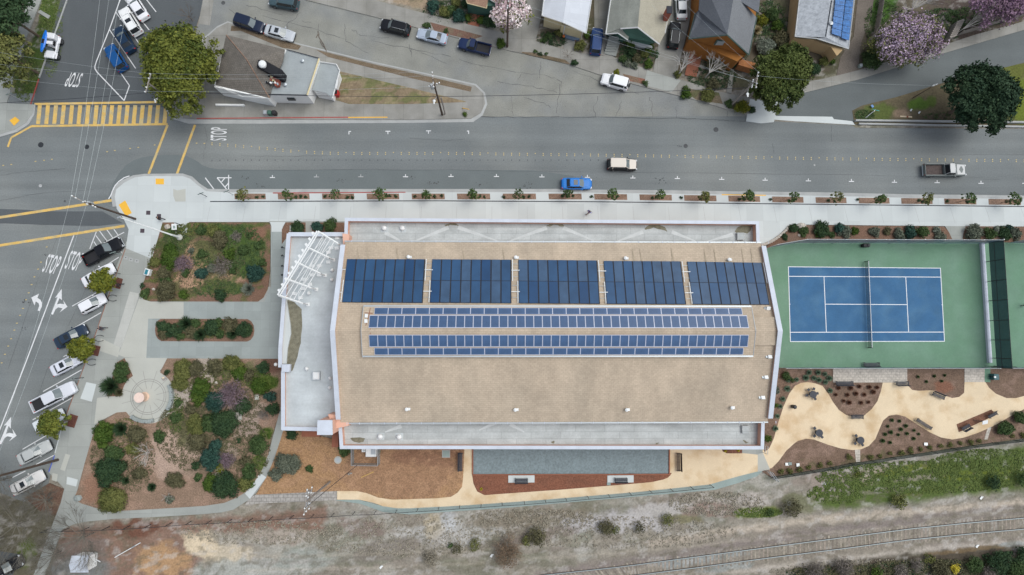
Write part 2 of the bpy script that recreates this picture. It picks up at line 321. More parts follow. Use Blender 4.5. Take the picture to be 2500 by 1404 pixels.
# ================================================================= GROUND
DIRT = (.255, .232, .19); MULCH = (.175, .105, .072); BARKC = (.30, .165, .085); GRASS = (.065, .105, .022); GRASS2 = (.10, .125, .02); GREYD = (.34, .33, .29); SANDC = (.52, .42, .28); TAN = (.38, .24, .155); DKSOIL = (.085, .062, .045)
terrain_ops = [
 ('n', 60, .46, .2, GREYD, .7, 3), ('n', 25, .52, .18, (.20, .17, .14), .6, 9),
 # top left verge and gardens
 ('p', [(-300, -300), (90, -300), (70, 0), (-10, 250), (-300, 300)], (.06, .055, .035), 1, 8, 6),
 ('p', [(100, -60), (175, -60), (165, 0), (82, 250), (15, 262), (100, 40)], GRASS, 1, 3, 3), ('b', 60, 175, 22, 26, 0, (.17, .14, .09), .7, .5), ('b', 45, 225, 16, 16, 0, (.14, .13, .07), .6, .5),
 # the houses' plots along the top
 ('p', [(900, -300), (2700, -300), (2700, 60), (2300, 110), (1990, 195), (1830, 240), (1500, 140), (1000, 10)], (.10, .085, .06), 1, 4, 4),
 ('p', [(960, -60), (1050, -60), (1045, 30), (940, 0)], (.33, .25, .17), .9, 3, 5), ('n', 40, .54, .1, (.06, .08, .03), .35, 21),
 ('p', [(2128, -40), (2215, -40), (2160, 60), (2115, 70)], (.055, .12, .02), 1, 3, 6), ('b', 2350, 40, 90, 60, 0, (.075, .055, .05), .8, .4), ('b', 2090, 110, 30, 75, 15, (.10, .085, .062), .9, .4), ('b', 2300, 70, 30, 25, 0, (.07, .08, .025), .7, .5),
 # lower left corner
 ('p', [(-400, 1190), (60, 1215), (150, 1240), (120, 1420), (-400, 1600)], (.10, .09, .06), 1, 6, 8), ('b', 62, 1350, 26, 40, 20, (.08, .11, .02), .9, .5), ('b', 140, 1230, 40, 30, 0, (.15, .085, .06), .7, .5), ('b', 110, 1210, 45, 20, 20, (.13, .075, .05), .8, .6),
 ('p', [(150, 1290), (420, 1270), (800, 1240), (790, 1300), (700, 1330), (520, 1300), (460, 1420), (250, 1420), (120, 1420)], (.205, .125, .09), .9, 8, 14), ('b', 330, 1290, 60, 26, -6, (.14, .065, .042), .9, .5), ('b', 200, 1350, 80, 40, 0, (.19, .155, .135), .7, .6),
 ('b', 190, 1390, 80, 30, 0, (.155, .165, .16), .9, .4), ('b', 400, 1370, 70, 42, 0, (.36, .225, .12), .95, .5), ('b', 490, 1330, 42, 34, 20, (.53, .44, .31), 1, .6), ('b', 560, 1350, 50, 30, 10, (.50, .43, .32), .8, .6), ('b', 600, 1395, 120, 30, 0, (.33, .34, .31), .8, .5),
 ('b', 740, 1370, 70, 30, 0, (.26, .275, .245), .8, .5), ('b', 660, 1310, 150, 20, 0, (.36, .33, .28), .7, .6), ('b', 880, 1290, 60, 24, 10, (.19, .145, .12), .8, .6), ('b', 1100, 1300, 120, 30, 0, (.40, .39, .365), .8, .6), ('b', 1090, 1275, 26, 26, 0, (.42, .43, .43), .8, .5), ('b', 1060, 1290, 24, 28, 0, (.34, .29, .20), .8, .6),
 ('b', 950, 1340, 110, 24, -8, (.19, .165, .14), .7, .6), ('b', 1300, 1265, 150, 22, -5, (.205, .175, .13), .85, .6), ('b', 1500, 1275, 120, 28, 0, (.40, .385, .38), .85, .6), ('b', 1620, 1245, 90, 18, -8, (.42, .40, .38), .8, .6), ('b', 1300, 1310, 120, 16, -10, (.20, .165, .14), .8, .6),
 ('b', 1780, 1230, 110, 22, -8, (.38, .345, .31), .8, .6), ('b', 1740, 1245, 60, 20, 0, (.20, .14, .11), .8, .6), ('b', 1850, 1251, 60, 13, -4, (.115, .15, .02), 1, .4), ('b', 1960, 1230, 50, 24, 0, (.12, .13, .06), .7, .6), ('b', 1660, 1270, 50, 12, -4, (.18, .165, .09), .8, .6),
 # green bank on the right
 ('p', [(2060, 1170), (2150, 1150), (2300, 1122), (2480, 1090), (2700, 1060), (2700, 1180), (2500, 1195), (2300, 1215), (2210, 1225), (2040, 1245), (1980, 1230), (2080, 1200)], (.080, .115, .028), 1, 8, 8),
 ('b', 2180, 1150, 120, 10, -8, (.14, .16, .02), .7, .5), ('b', 2400, 1160, 110, 14, -3, (.125, .155, .02), .8, .5), ('b', 2440, 1110, 50, 6, -8, (.22, .23, .17), .5, .6), ('b', 2240, 1165, 70, 8, -6, (.24, .21, .17), .7, .6), ('b', 2120, 1165, 22, 20, 0, (.33, .28, .22), .9, .6), ('b', 2130, 1150, 32, 6, 0, (.33, .28, .22), .9, .6), ('b', 2010, 1170, 70, 16, -5, (.27, .225, .19), .8, .5), ('b', 2020, 1181, 12, 5, 0, (.5, .5, .5), .9, .3),
 ('b', 2160, 1197, 60, 7, -4, (.17, .16, .11), .8, .6), ('b', 2250, 1200, 90, 6, -8, (.08, .10, .02), .8, .5),
 # rail yard
 ('p', [(1230, 1420), (1560, 1340), (1800, 1298), (2000, 1262), (2250, 1235), (2700, 1195), (2700, 1330), (2300, 1335), (1900, 1385), (1600, 1420)], (.225, .20, .162), 1, 8, 10),
 ('p', [(1560, 1325), (1780, 1290), (1960, 1266), (2250, 1240), (2700, 1205), (2700, 1216), (2250, 1256), (1960, 1280), (1780, 1306), (1580, 1336)], (.42, .36, .29), .85, 6, 8),
 ('p', [(1300, 1400), (1560, 1358), (1760, 1325), (1990, 1290), (2260, 1262), (2260, 1278), (2000, 1312), (1760, 1348), (1500, 1392), (1330, 1412)], (.20, .17, .155), .85, 6, 8),
 ('p', [(2230, 1256), (2700, 1215), (2700, 1221), (2230, 1268)], (.17, .145, .13), .7, 3, 4), ('p', [(2300, 1268), (2700, 1228), (2700, 1234), (2300, 1277)], (.17, .145, .13), .6, 3, 4), ('p', [(2260, 1330), (2700, 1296), (2700, 1302), (2260, 1338)], (.18, .15, .13), .6, 3, 4), ('p', [(2240, 1340), (2700, 1306), (2700, 1311), (2240, 1348)], (.20, .17, .15), .6, 3, 4),
 ('p', [(1700, 1400), (1880, 1380), (2080, 1356), (2300, 1330), (2700, 1300), (2700, 1315), (2300, 1345), (2080, 1368), (1880, 1395)], (.40, .36, .31), .75, 5, 6),
 ('p', [(600, 1358), (1100, 1344), (1500, 1316), (1900, 1278), (2300, 1242), (2300, 1246), (1900, 1283), (1500, 1321), (1100, 1350), (600, 1364)], (.36, .32, .26), .45, 3, 4), ('p', [(600, 1372), (1100, 1358), (1500, 1330), (1900, 1292), (2300, 1256), (2300, 1260), (1900, 1297), (1500, 1335), (1100, 1364), (600, 1378)], (.18, .155, .13), .45, 3, 4), ('p', [(600, 1390), (1100, 1376), (1500, 1348), (1900, 1310), (2300, 1274), (2300, 1278), (1900, 1315), (1500, 1353), (1100, 1382), (600, 1396)], (.36, .32, .26), .45, 3, 4), ('p', [(600, 1404), (1100, 1390), (1500, 1362), (1900, 1324), (2300, 1288), (2300, 1292), (1900, 1329), (1500, 1367), (1100, 1396), (600, 1410)], (.19, .17, .14), .45, 3, 4),
 ('p', [(1600, 1370), (1800, 1345), (1830, 1352), (1630, 1392)], (.25, .265, .255), .9, 4, 5), ('b', 1770, 1385, 70, 12, -7, (.25, .265, .25), .8, .4),
 ('p', [(1880, 1420), (1960, 1385), (2150, 1360), (2340, 1340), (2450, 1333), (2700, 1325), (2700, 1600), (1800, 1600)], (.075, .062, .045), 1, 7, 10),
 ('b', 2360, 1342, 110, 6, -6, (.15, .105, .055), .8, .5), ('b', 2100, 1395, 30, 30, 0, (.25, .22, .18), .6, .7), ('b', 2260, 1385, 40, 20, 0, (.23, .20, .165), .6, .7), ('b', 2440, 1385, 50, 24, 0, (.05, .07, .03), .8, .6), ('b', 2470, 1328, 34, 6, -3, (.28, .30, .29), .8, .4),
 ('n', 14, .60, .06, (.42, .40, .37), .4, 33), ('n', 10, .62, .05, (.12, .11, .075), .45, 45),
]
# outer ground to the horizon, then the detailed sheet under the picture
mb = MB(); mb.box((0, 0, -1.1), (3000, 3000, 1.9), mat('far_ground', (.24, .225, .18), 1, .25, 8, .3, 2, col2=(.12, .125, .06), c2s=.05)); g0 = mb.build('ground', own=(0, 0, 0)); g0['kind'] = 'structure'
patch('terrain', [(-420, -330), (2920, -330), (2920, 1650), (-420, 1650)], -.08, DIRT, terrain_ops, M['ground'], res=.22, rough=.05)

M['gravel'] = mat('gravel_drive', (.15, .13, .11), 1, .16, 1.5, .25, 5)
# ---- roads
def sheet(name, pts, z, m, parent=None, depth=.05, sm=0, kind='structure'):
    if sm: pts = smooth_poly(pts, sm)
    b = MB(); b.prism([(p.x, p.y) for p in UL(pts, z)], z - depth, z, m); o = b.build(name, parent)
    if kind: o['kind'] = kind
    return o
road = sheet('road', [(-700, 235), (420, 225), (470, 270), (1190, 262), (1300, 270), (1835, 272), (1890, 296), (2080, 306), (2090, 312), (2900, 317), (2900, 500), (2010, 484), (1500, 478), (520, 480), (470, 470), (330, 470), (340, 600), (270, 740), (185, 960), (128, 1140), (118, 1180), (60, 1226), (0, 1203), (-700, 1040)], .004, M['asphalt'])
sheet('road', [(78, 262), (172, -90), (172, -330), (640, -330), (500, 0), (470, 90), (420, 200), (410, 262)], .008, M['asphalt_dark'])
OLD = [(500, -120), (640, -120), (700, -10), (747, 0), (822, 18), (930, 45), (1000, 63), (1096, 87), (1249, 125), (1294, 134), (1385, 156), (1460, 181), (1553, 207), (1631, 227), (1699, 244), (1779, 268), (1830, 284), (1165, 285), (1178, 270), (1190, 250), (1180, 225), (1160, 212), (1060, 190), (900, 155), (803, 130), (730, 112), (646, 84), (556, 58), (530, 72), (470, 110), (484, 58), (505, 0)]
sheet('road', OLD, .012, M['asphalt_old'])
sheet('road', [(1894, 284), (1897, 245), (1905, 240), (1961, 224), (2093, 192), (2236, 147), (2386, 103), (2500, 70), (2900, -40), (2900, 40), (2500, 156), (2304, 205), (2189, 240), (2104, 262), (2084, 272), (2084, 300), (2036, 293)], .016, M['asphalt_ramp'])
sheet('road', [(-200, 1336), (0, 1346), (51, 1354), (24, 1420), (-200, 1800)], .004, M['asphalt_dark'])
# darker repaving round the bulb-out and the trench strip at the left
sheet('asphalt_patch', [(262, 505), (268, 460), (300, 408), (335, 386), (380, 379), (450, 378), (480, 392), (500, 408), (545, 415), (1000, 414), (1400, 416), (1400, 470), (500, 470), (440, 440), (330, 450), (296, 480)], .010, M['asphalt_blue'], sm=1)
sheet('asphalt_patch', [(-300, 520), (0, 510), (60, 512), (120, 516), (250, 516), (300, 545), (240, 552), (120, 549), (0, 545), (-300, 550)], .012, M['asphalt_dark'])
sheet('gutter_strip', [(503, -40), (528, -40), (512, 62), (484, 58)], .020, M['conc_old'])
road_main = road
# longitudinal paving seams and the crack line between old and new asphalt; sealed cracks in the old street
b = MB()
def crack(pts, wd, z=.022, m='seal', jit=2.2, n=5):
    out = []
    for a, c in zip(pts, pts[1:]):
        for k in range(n):
            t = k / n; out.append((a[0] + (c[0] - a[0]) * t + random.uniform(-jit, jit), a[1] + (c[1] - a[1]) * t + random.uniform(-jit, jit)))
    out.append(pts[-1])
    for a, c in zip(out, out[1:]):
        A, B = U(*a, z), U(*c, z); d = (B - A); L_ = d.length
        if L_ < 1e-4: continue
        d /= L_; nn = Vector((-d.y, d.x, 0)) * wd * random.uniform(.3, 1) / 2; b.quad(A - nn, B - nn - Vector((0, 0, 0)), B + nn, A + nn, M[m])
crack([(1165, 286), (1300, 286), (1500, 287), (1700, 290), (1820, 296)], .12, jit=1.5, n=9)
for c in ([(1247, 232), (1250, 262), (1254, 282)], [(1368, 205), (1362, 255), (1358, 276)], [(1460, 236), (1450, 262), (1453, 285)], [(1518, 246), (1503, 285)], [(1585, 237), (1592, 255), (1592, 287)], [(1649, 260), (1652, 288)], [(1776, 270), (1776, 286)], [(1160, 156), (1240, 172), (1330, 185), (1368, 196), (1370, 215)], [(1213, 200), (1300, 212), (1360, 226)], [(1280, 240), (1330, 252), (1345, 262)], [(776, 58), (780, 90), (792, 118), (800, 132)], [(600, 12), (640, 22), (690, 36)], [(560, 20), (600, 60)], [(1000, 110), (1006, 140)], [(1030, 130), (1090, 155)], [(860, 70), (880, 88), (950, 92)], [(1400, 175), (1500, 212), (1560, 230)], [(1270, 180), (1265, 195)], [(735, 52), (760, 56)], [(1004, 118), (1004, 128)], [(1120, 145), (1180, 165)], [(710, 92), (700, 60), (735, 30)], [(840, 60), (845, 100), (900, 130)], [(1320, 150), (1318, 190)], [(905, 100), (1000, 118), (1100, 138)], [(640, 40), (760, 70), (850, 98)]): crack(c, .07)
for c in ([(500, 311), (506, 340), (497, 370), (498, 398)], [(0, 428), (60, 420), (160, 411)], [(0, 490), (80, 474), (230, 462)], [(590, 381), (700, 382), (800, 380)], [(1000, 337), (1090, 343), (1130, 341)], [(1886, 350), (1890, 375)], [(2030, 306), (2030, 345)], [(2100, 312), (2500, 309)], [(2300, 378), (2500, 378)], [(560, 416), (800, 414), (1100, 415), (1500, 421), (2000, 426), (2400, 433)], [(2400, 438), (2440, 439)], [(0, 545), (120, 549), (230, 552)], [(150, 560), (90, 690), (20, 900)], [(235, 650), (170, 790), (115, 900), (40, 1120)]): crack(c, .045, jit=1)
for (x, y, s) in ((1607, 442, 1), (600, 432, .6), (834, 440, .7), (1060, 448, .8), (1170, 450, .6), (1290, 452, .8), (640, 456, .7), (1002, 433, .5), (110, 622, .3), (62, 735, .7), (60, 800, .5), (1667, 356, .4)):
    for k in range(int(14 * s)):
        X, Y = x + random.gauss(0, 12 * s), y + random.gauss(0, 5 * s); q = U(X, Y, .02); r_ = random.uniform(.04, .13); a0 = random.random() * 6
        b.add([(q.x + r_ * math.cos(a0 + t) * random.uniform(.6, 1.3), q.y + r_ * math.sin(a0 + t), .021 + k * .0002) for t in (0, 1.2, 2.4, 3.7, 5)], [(0, 1, 2, 3, 4)], M['seal'])
for k in range(420):   # small tar spots and dirt flecks
    if k % 3: X, Y = random.uniform(500, 2500), random.uniform(310, 465)
    else: X, Y = random.uniform(1180, 1800), random.uniform(150, 280)
    q = U(X, Y, .024); r_ = random.uniform(.02, .06); b.add([(q.x + r_ * math.cos(t), q.y + r_ * math.sin(t), .0235) for t in (0, 1.5, 3, 4.4)], [(0, 1, 2, 3)], M['seal'])
tag(b.build('crack_sealant', road_main), kind='structure')
for x, y, r_, mm in ((99.5, 353.5, .42, 'dark_metal'), (212, 358.5, .36, 'dark_metal'), (545, 7, .32, 'seal'), (1748, 316.5, .4, 'seal'), (1674, 356.5, .34, 'seal'), (1988.5, 403, .15, 'kerb'), (158, 491, .16, 'seal'), (98.5, 453.5, .25, 'faint_paint')):
    b = MB(); q = U(x, y, .02); b.lathe(q, [(r_, -.01), (r_, .006), (r_ * .85, .009), (r_ * .83, .006), (r_ * .2, .006)], M[mm], 20); tag(b.build('manhole_cover', own=q), 'round iron manhole cover set in the asphalt near %s' % {99.5: 'the upper left pavement corner', 212: 'the middle of the left crossing', 545: 'the old street gutter', 1748: 'the seam of the old street', 1674: 'the yellow lane dots', 1988.5: 'the white drop on the main street', 158: 'the upper yellow line at the left', 98.5: 'the left intersection, a pale ring'}[x], 'manhole cover', 'manhole covers in the roads')

# ---- markings
def strip(b, a, c, wd, m, z=.03):
    A, B = U(*a, z), U(*c, z); d = (B - A).normalized(); n_ = Vector((-d.y, d.x, 0)) * wd / 2; b.prism([tuple((A - n_)[:2]), tuple((B - n_)[:2]), tuple((B + n_)[:2]), tuple((A + n_)[:2])], z - .012, z, M[m])
def poly(b, pts, m, z=.03): b.prism([tuple(U(*p, z)[:2]) for p in pts], z - .012, z, M[m])
def mark(name, b): return tag(b.build(name, road_main), kind='structure')
b = MB(); strip(b, (84, 254), (400, 249), .34, 'yellow', .031); strip(b, (77, 308), (409, 303), .34, 'yellow', .031)
for k, x in enumerate((400, 485, 568, 650, 735, 820, 905, 990, 1072, 1152, 1232, 1312, 1392, 1470, 1550, 1630, 1712)):
    X = x / 4.255; strip(b, (X + 3.2, 257), (X - 1.2, 303), .60, 'yellow', .027)
mark('crosswalk', b)
b = MB(); strip(b, (409, 305), (363, 424.5), .36, 'yellow'); strip(b, (476, 305), (432, 424.5), .36, 'yellow'); strip(b, (77, 308), (27, 336), .3, 'yellow', .026); strip(b, (27, 336), (19, 359), .3, 'yellow', .03)
mark('crosswalk', b)
b = MB(); strip(b, (-120, 549), (277, 488.5), .40, 'yellow'); strip(b, (-120, 618), (304, 551.5), .40, 'yellow'); mark('crosswalk', b)
b = MB()
for i in range(105):   # double yellow raised dots down the middle of the main street
    x = 517.6 + i * 19.25
    y = 351 + (x - 517) * .0905 if x < 650 else 363 + (x - 650) * .096 if x < 728 else 370.5 + (x - 728) * .045 if x < 822 else 374.6 if x < 1100 else 374.6 + (x - 1100) * .0115 if x < 1500 else 379.2 + (x - 1500) * .0165 if x < 2010 else 387.6 + (x - 2010) * .0102
    for dy in (-2.2, 2.2):
        if i % 6 == 5 and dy > 0: continue
        q = U(x, y + dy, .03); b.box((q.x, q.y, .022), (.13, .13, .03), M['dot'])
    if x < 1470: q = U(x, 391 - (max(0, 560 - x)) * -.03, .02); b.box((q.x, q.y, .013), (.13, .2, .02), M['dotdark'])
for x, y in ((114, 603), (100, 640), (93, 657), (84, 676), (77, 695), (70, 715), (63.5, 732), (56, 753), (49, 770), (41, 789), (35, 806), (27, 827), (20, 845), (12, 865), (4, 886), (8, 404), (27.5, 401.5), (86.5, 394), (107.5, 391.5), (126.5, 389), (261.5, 370.5), (280, 367.5), (317.5, 362.5), (337.5, 360), (377.5, 354), (480, 349.5), (499, 350)):
    q = U(x, y, .03); b.box((q.x, q.y, .022), (.24, .10, .03), M['dot'], rz=.1)
mark('lane_marker', b)
b = MB()
for x, y, m_ in ((665, 433.5, 'white_paint'), (772.6, 432, 'faint_paint'), (880.7, 431.6, 'faint_paint'), (990, 431.6, 'white_paint'), (1101, 431, 'white_paint'), (1212, 431, 'white_paint'), (1323, 432, 'white_paint'), (1434, 433, 'white_paint'), (1545, 434.7, 'white_paint'), (1653.8, 436, 'white_paint'), (1762, 438, 'white_paint'), (1868, 440, 'white_paint'), (1973.6, 441.7, 'white_paint'), (2078.7, 443, 'white_paint'), (2183.7, 445, 'white_paint'), (2288, 446, 'white_paint'), (2395, 447.6, 'white_paint'), (2502, 447.6, 'white_paint')):
    strip(b, (x - 6.3, y), (x + 6.3, y), .13, m_); strip(b, (x, y - 1.2), (x, y - 6), .13, m_)
for x, y, a_, c_ in ((851, 321, 0, 6), (947, 320.5, -6, 6), (1046, 319.5, -6, 6), (1145, 320, -5, 0)):
    strip(b, (x + a_, y), (x + c_, y), .14, 'white_paint'); xx = x if a_ and c_ else (x + .8 if not a_ else x - .8); strip(b, (xx, y + 1.1), (xx, y + 7), .14, 'white_paint')
mark('parking_tick', b)
b = MB()
for a_, c_ in (((501, 434), (523, 463)), ((530, 434), (554, 463)), ((558, 427), (558, 463)), ((530, 434), (565, 434)), ((549, 434.5), (541, 444)), ((558, 447), (549, 457))): strip(b, a_, c_, .15, 'white_paint', .03 + .0007 * len(b.f) / 6)
mark('no_parking_hatch', b)
b = MB(); edge = [(310, -60), (293, 0), (267, 72), (236, 148), (231.5, 162), (232, 168), (236, 175), (303, 245.6), (316, 209)]
for i, (a_, c_) in enumerate(zip(edge, edge[1:])): strip(b, a_, c_, .15, 'white_paint', .03 + i * .0006)
for i, (a_, c_) in enumerate((((253, 118), (316, 209)), ((267, 72), (331, 167)), ((282, 29), (345, 113)), ((305, 0), (364, 73)), ((335, -30), (381, 29)))): strip(b, a_, c_, .13, 'white_paint', .026 - i * .0004)
mark('parking_line', b)
b = MB(); strip(b, (180, 575), (61, 890), .16, 'white_paint'); strip(b, (61, 890), (-12, 1078), .16, 'white_paint', .0305)
for a_, c_ in (((303, 567), (245, 598)), ((290, 628), (240, 660)), ((241, 711.6), (176, 747.5)), ((247, 763), (153, 817)), ((174, 860), (155, 871)), ((199, 903), (105, 956)), ((182, 968), (80, 1025)), ((115, 1062), (55, 1097)), ((131, 1112), (88, 1134)), ((235, 566), (219, 608)), ((62, 1150), (30, 1166)), ((75, 1212), (60, 1222))): strip(b, a_, c_, .13, 'white_paint', .03 + .0005 * len(b.f) / 6 % .004)
for a_, c_ in (((243, 564), (261, 588)), ((261, 561), (276, 582)), ((278, 560), (289, 575)), ((234, 575), (248, 594)), ((229, 590), (236, 600)), ((306, 628), (288, 604))): strip(b, a_, c_, .12, 'white_paint', .026)
arc = [(316, 429.5), (303, 434), (290, 443), (281, 453), (275, 465), (270, 478), (265, 486)]
for i, (a_, c_) in enumerate(zip(arc, arc[1:])): strip(b, a_, c_, .16, 'white_paint', .135 + i * .0006)
mark('parking_line', b)
def z3(p, oy=560): return [(x / 4.255, oy + y / 4.255) for x, y in p]
b = MB(); poly(b, z3([(325, 708), (405, 668), (388, 712), (420, 732), (437, 765), (435, 800), (412, 850), (390, 842), (408, 795), (402, 770), (372, 748), (358, 790)]), 'white_paint'); mark('turn_arrow', b)
ARR = [(640, 620), (643, 735), (617, 715), (590, 780), (625, 772), (668, 778), (655, 735), (700, 805), (620, 862), (650, 820), (605, 810), (575, 832), (550, 887), (532, 880), (598, 705), (570, 712)]
b = MB(); poly(b, z3(ARR), 'white_paint'); mark('turn_arrow', b)
b = MB(); poly(b, z3([(115, 800), (112, 920), (88, 893), (62, 975), (100, 965), (140, 975), (128, 925), (172, 995), (92, 1055), (126, 1010), (75, 1000), (45, 1022), (12, 1085), (-10, 1078), (70, 885), (40, 890)], 830), 'white_paint'); mark('turn_arrow', b)
def road_text(txt, px, py, wd, hg, ang, shear=0.0):
    cu = bpy.data.curves.new('t', 'FONT'); cu.body = txt; cu.align_x = 'CENTER'; cu.align_y = 'CENTER'; cu.size = 1; cu.space_character = 1.12; cu.offset = .012
    to = bpy.data.objects.new('t', cu); COL.objects.link(to); bpy.context.view_layer.update()
    dg = bpy.context.evaluated_depsgraph_get(); me = bpy.data.meshes.new_from_object(to.evaluated_get(dg)); bpy.data.objects.remove(to)
    co = np.array([v.co[:] for v in me.vertices]); mn, mx = co.min(0), co.max(0); q = U(px, py, .03)
    x = (co[:, 0] - (mn[0] + mx[0]) / 2) / (mx[0] - mn[0]) * wd; y = (co[:, 1] - (mn[1] + mx[1]) / 2) / (mx[1] - mn[1]) * hg; x = x + y * shear
    X = q.x + x * math.cos(ang) - y * math.sin(ang); Y = q.y + x * math.sin(ang) + y * math.cos(ang)
    me.vertices.foreach_set('co', np.stack([X, Y, np.full(len(X), .034)], 1).astype(np.float32).ravel()); me.materials.clear(); me.materials.append(M['white_paint']); me.update()
    o = link('stop_lettering', me, road_main); o['kind'] = 'structure'
road_text('STOP', 180, 195, 2.15, 2.35, R(176), .25); road_text('STOP', 534, 327, 2.1, 2.5, R(90)); road_text('STOP', 127, 645, 2.1, 2.9, R(-12), .12); road_text('STOP', 182, 637, 2.1, 2.9, R(-12), .12)

# ---- pavements
M['conc_band'] = mat('pale_concrete_band', (.46, .465, .43), .9, .07, 2, .05, 8, brick=(3, 2.2, .02, .8))
def slabp(name, pts, z, m, sm=0, kerb=None):
    return sheet(name, pts, z, M[m], depth=z + .12, sm=sm)
KERBN = [(275, 505), (271, 479), (276, 458), (297, 440), (325, 428), (352, 424.5), (446, 423.5), (469, 431), (486, 447), (507, 461), (560, 462), (640, 461.5), (1360, 461.5), (1450, 463), (1640, 464.5), (1780, 467), (2010, 469.5), (2222, 474.5), (2400, 476), (2900, 484)]
slabp('kerb', KERBN + [(2900, 500), (500, 500), (325, 500)], .12, 'kerb')
WALK = [(285, 510), (280, 480), (284, 462), (303, 446), (329, 433), (352, 430), (446, 430), (464, 436), (480, 450), (503, 467), (560, 470), (1360, 469), (1450, 470.5), (1640, 473), (1780, 475), (2010, 478), (2222, 483), (2400, 484.5), (2900, 492), (2900, 556), (2500, 553), (2307, 552), (1927, 548), (1922, 563), (1906, 576), (1885, 586), (1857, 600), (1857, 640), (700, 640), (690, 542), (461, 542), (455, 568), (449, 577), (438, 580), (430, 575), (397, 542), (371, 632), (307, 606), (314, 560), (302, 535)]
slabp('pavement', WALK, .145, 'conc_new')
LW = [(308, 590), (302, 606), (272, 680), (258, 739), (226, 834), (193, 924), (162, 1013), (140, 1085), (132, 1110), (118, 1152), (157, 1193), (148, 1228), (120, 1301), (82, 1404), (20, 1600), (60, 1600), (108, 1404), (152, 1290), (185, 1210), (207, 1130), (240, 1030), (285, 885), (304, 870), (340, 725), (371, 630), (330, 600)]
slabp('pavement', LW, .137, 'conc_mid')
# kerb faces of the slanted pavement: old red paint, then blue
b = MB(); 
for i, (a_, c_) in enumerate((((306, 607), (258, 742)), ((257, 745), (226, 836)), ((224, 842), (194, 925)), ((193, 928), (163, 1010)))): strip(b, a_, c_, .09, 'wood_red', .155)
strip(b, (157, 1020), (134, 1106), .12, 'conc_smooth', .155); strip(b, (133, 1112), (119, 1152), .14, 'blue_paint', .155); tag(b.build('kerb_paint', own=U(220, 850)), kind='structure')
PLZ = [(304, 870), (343, 720), (352, 700), (350, 728), (372, 737), (630, 737), (654, 712), (661, 600), (661, 542), (640, 530), (850, 530), (850, 880), (678, 876), (408, 876), (330, 890)]
slabp('plaza', [(285, 890), (345, 715), (661, 700), (661, 548), (656, 540), (850, 540), (850, 900), (400, 900)], .149, 'conc_mid')
slabp('plaza', [(449, 737), (645, 737), (661, 700), (661, 566), (720, 566), (720, 876), (357, 876), (362, 778), (449, 778)], .153, 'conc_blue')
slabp('plaza', [(659, 542), (697, 542), (690, 554), (690, 566), (663, 566), (663, 553)], .157, 'conc_smooth')
for p in ([(211, 933), (235, 938), (224, 981), (196, 973)], [(246, 826), (293, 848), (288, 872), (238, 855)], [(160, 1108), (171, 1111), (158, 1150), (147, 1146)], [(164, 1164), (190, 1171), (186, 1188), (162, 1182)], [(128, 1155), (141, 1158), (138, 1176), (126, 1172)]): slabp('pavement', p, .15, 'conc_smooth' if p[0][0] in (211, 164) else 'circle')
slabp('pavement', [(433, 465), (453, 461), (453, 492), (428, 492), (423, 478), (423, 461)], .155, 'circle')
b = MB()
for p, c in (([(380, 436), (400, 436), (400, 450), (380, 450)], 'tactile'), ([(289.5, 500), (305.5, 489.5), (321.5, 520), (307, 528)], 'tactile'), ([(23, 294), (37, 285), (48, 294), (34, 307)], 'tactile')):
    bb = MB(); bb.prism([tuple(U(*q, .165)[:2]) for q in p], .14, .165, M[c]); q0 = U(*p[0], .15)
    lab = {380: 'yellow bumpy ramp pad facing the main street crossings', 289.5: 'long yellow bumpy ramp pad beside the wooden pole foot', 23: 'yellow bumpy ramp pad on the upper left corner pavement'}[p[0][0]]
    tag(bb.build('tactile_pad', own=q0), lab, 'tactile pad', 'tactile pads')
for x, y in ((362, 519.5), (388, 527.5), (347.5, 563.5)):
    bb = MB(); q = U(x, y, .15); bb.box((q.x, q.y, .156), (.62, .62, .02), mat('dark_utility_lid', (.07, .055, .065), .8), rz=.0); tag(bb.build('utility_hatch', own=q), 'dark square utility hatch %s' % {362: 'left of the darkly dressed person, by the pole foot', 388: 'just touching the darkly dressed person', 347.5: 'below the white lamp arm'}[x], 'utility hatch', 'square utility hatches')
slot = MB()
for a_, c_ in (((513, 492), (1060, 490.3)), ((1060, 490.3), (1450, 492.6)), ((1450, 492.6), (2010, 499)), ((2010, 499), (2500, 504.3)), ((2500, 504.3), (2900, 509))): strip(slot, a_, c_, .14, 'slot', .158)
tag(slot.build('trench_drain', own=U(1400, 492)), kind='structure')
b = MB(); poly(b, [(666, 470), (990, 468.3), (990, 470.5), (666, 472.6)], 'red_paint', .156); poly(b, [(1762, 474.3), (1870, 475.8), (1870, 478), (1762, 476.4)], 'tactile', .156); tag(b.build('kerb_paint', own=U(900, 470)), kind='structure')
b = MB()
for k in range(24):
    x = 513 + k * 86; strip(b, (x, 504), (x + (x - 1225) * .012, 545), .04, 'kerb', .1465)
tag(b.build('pavement_joint', own=U(1400, 520)), kind='structure')
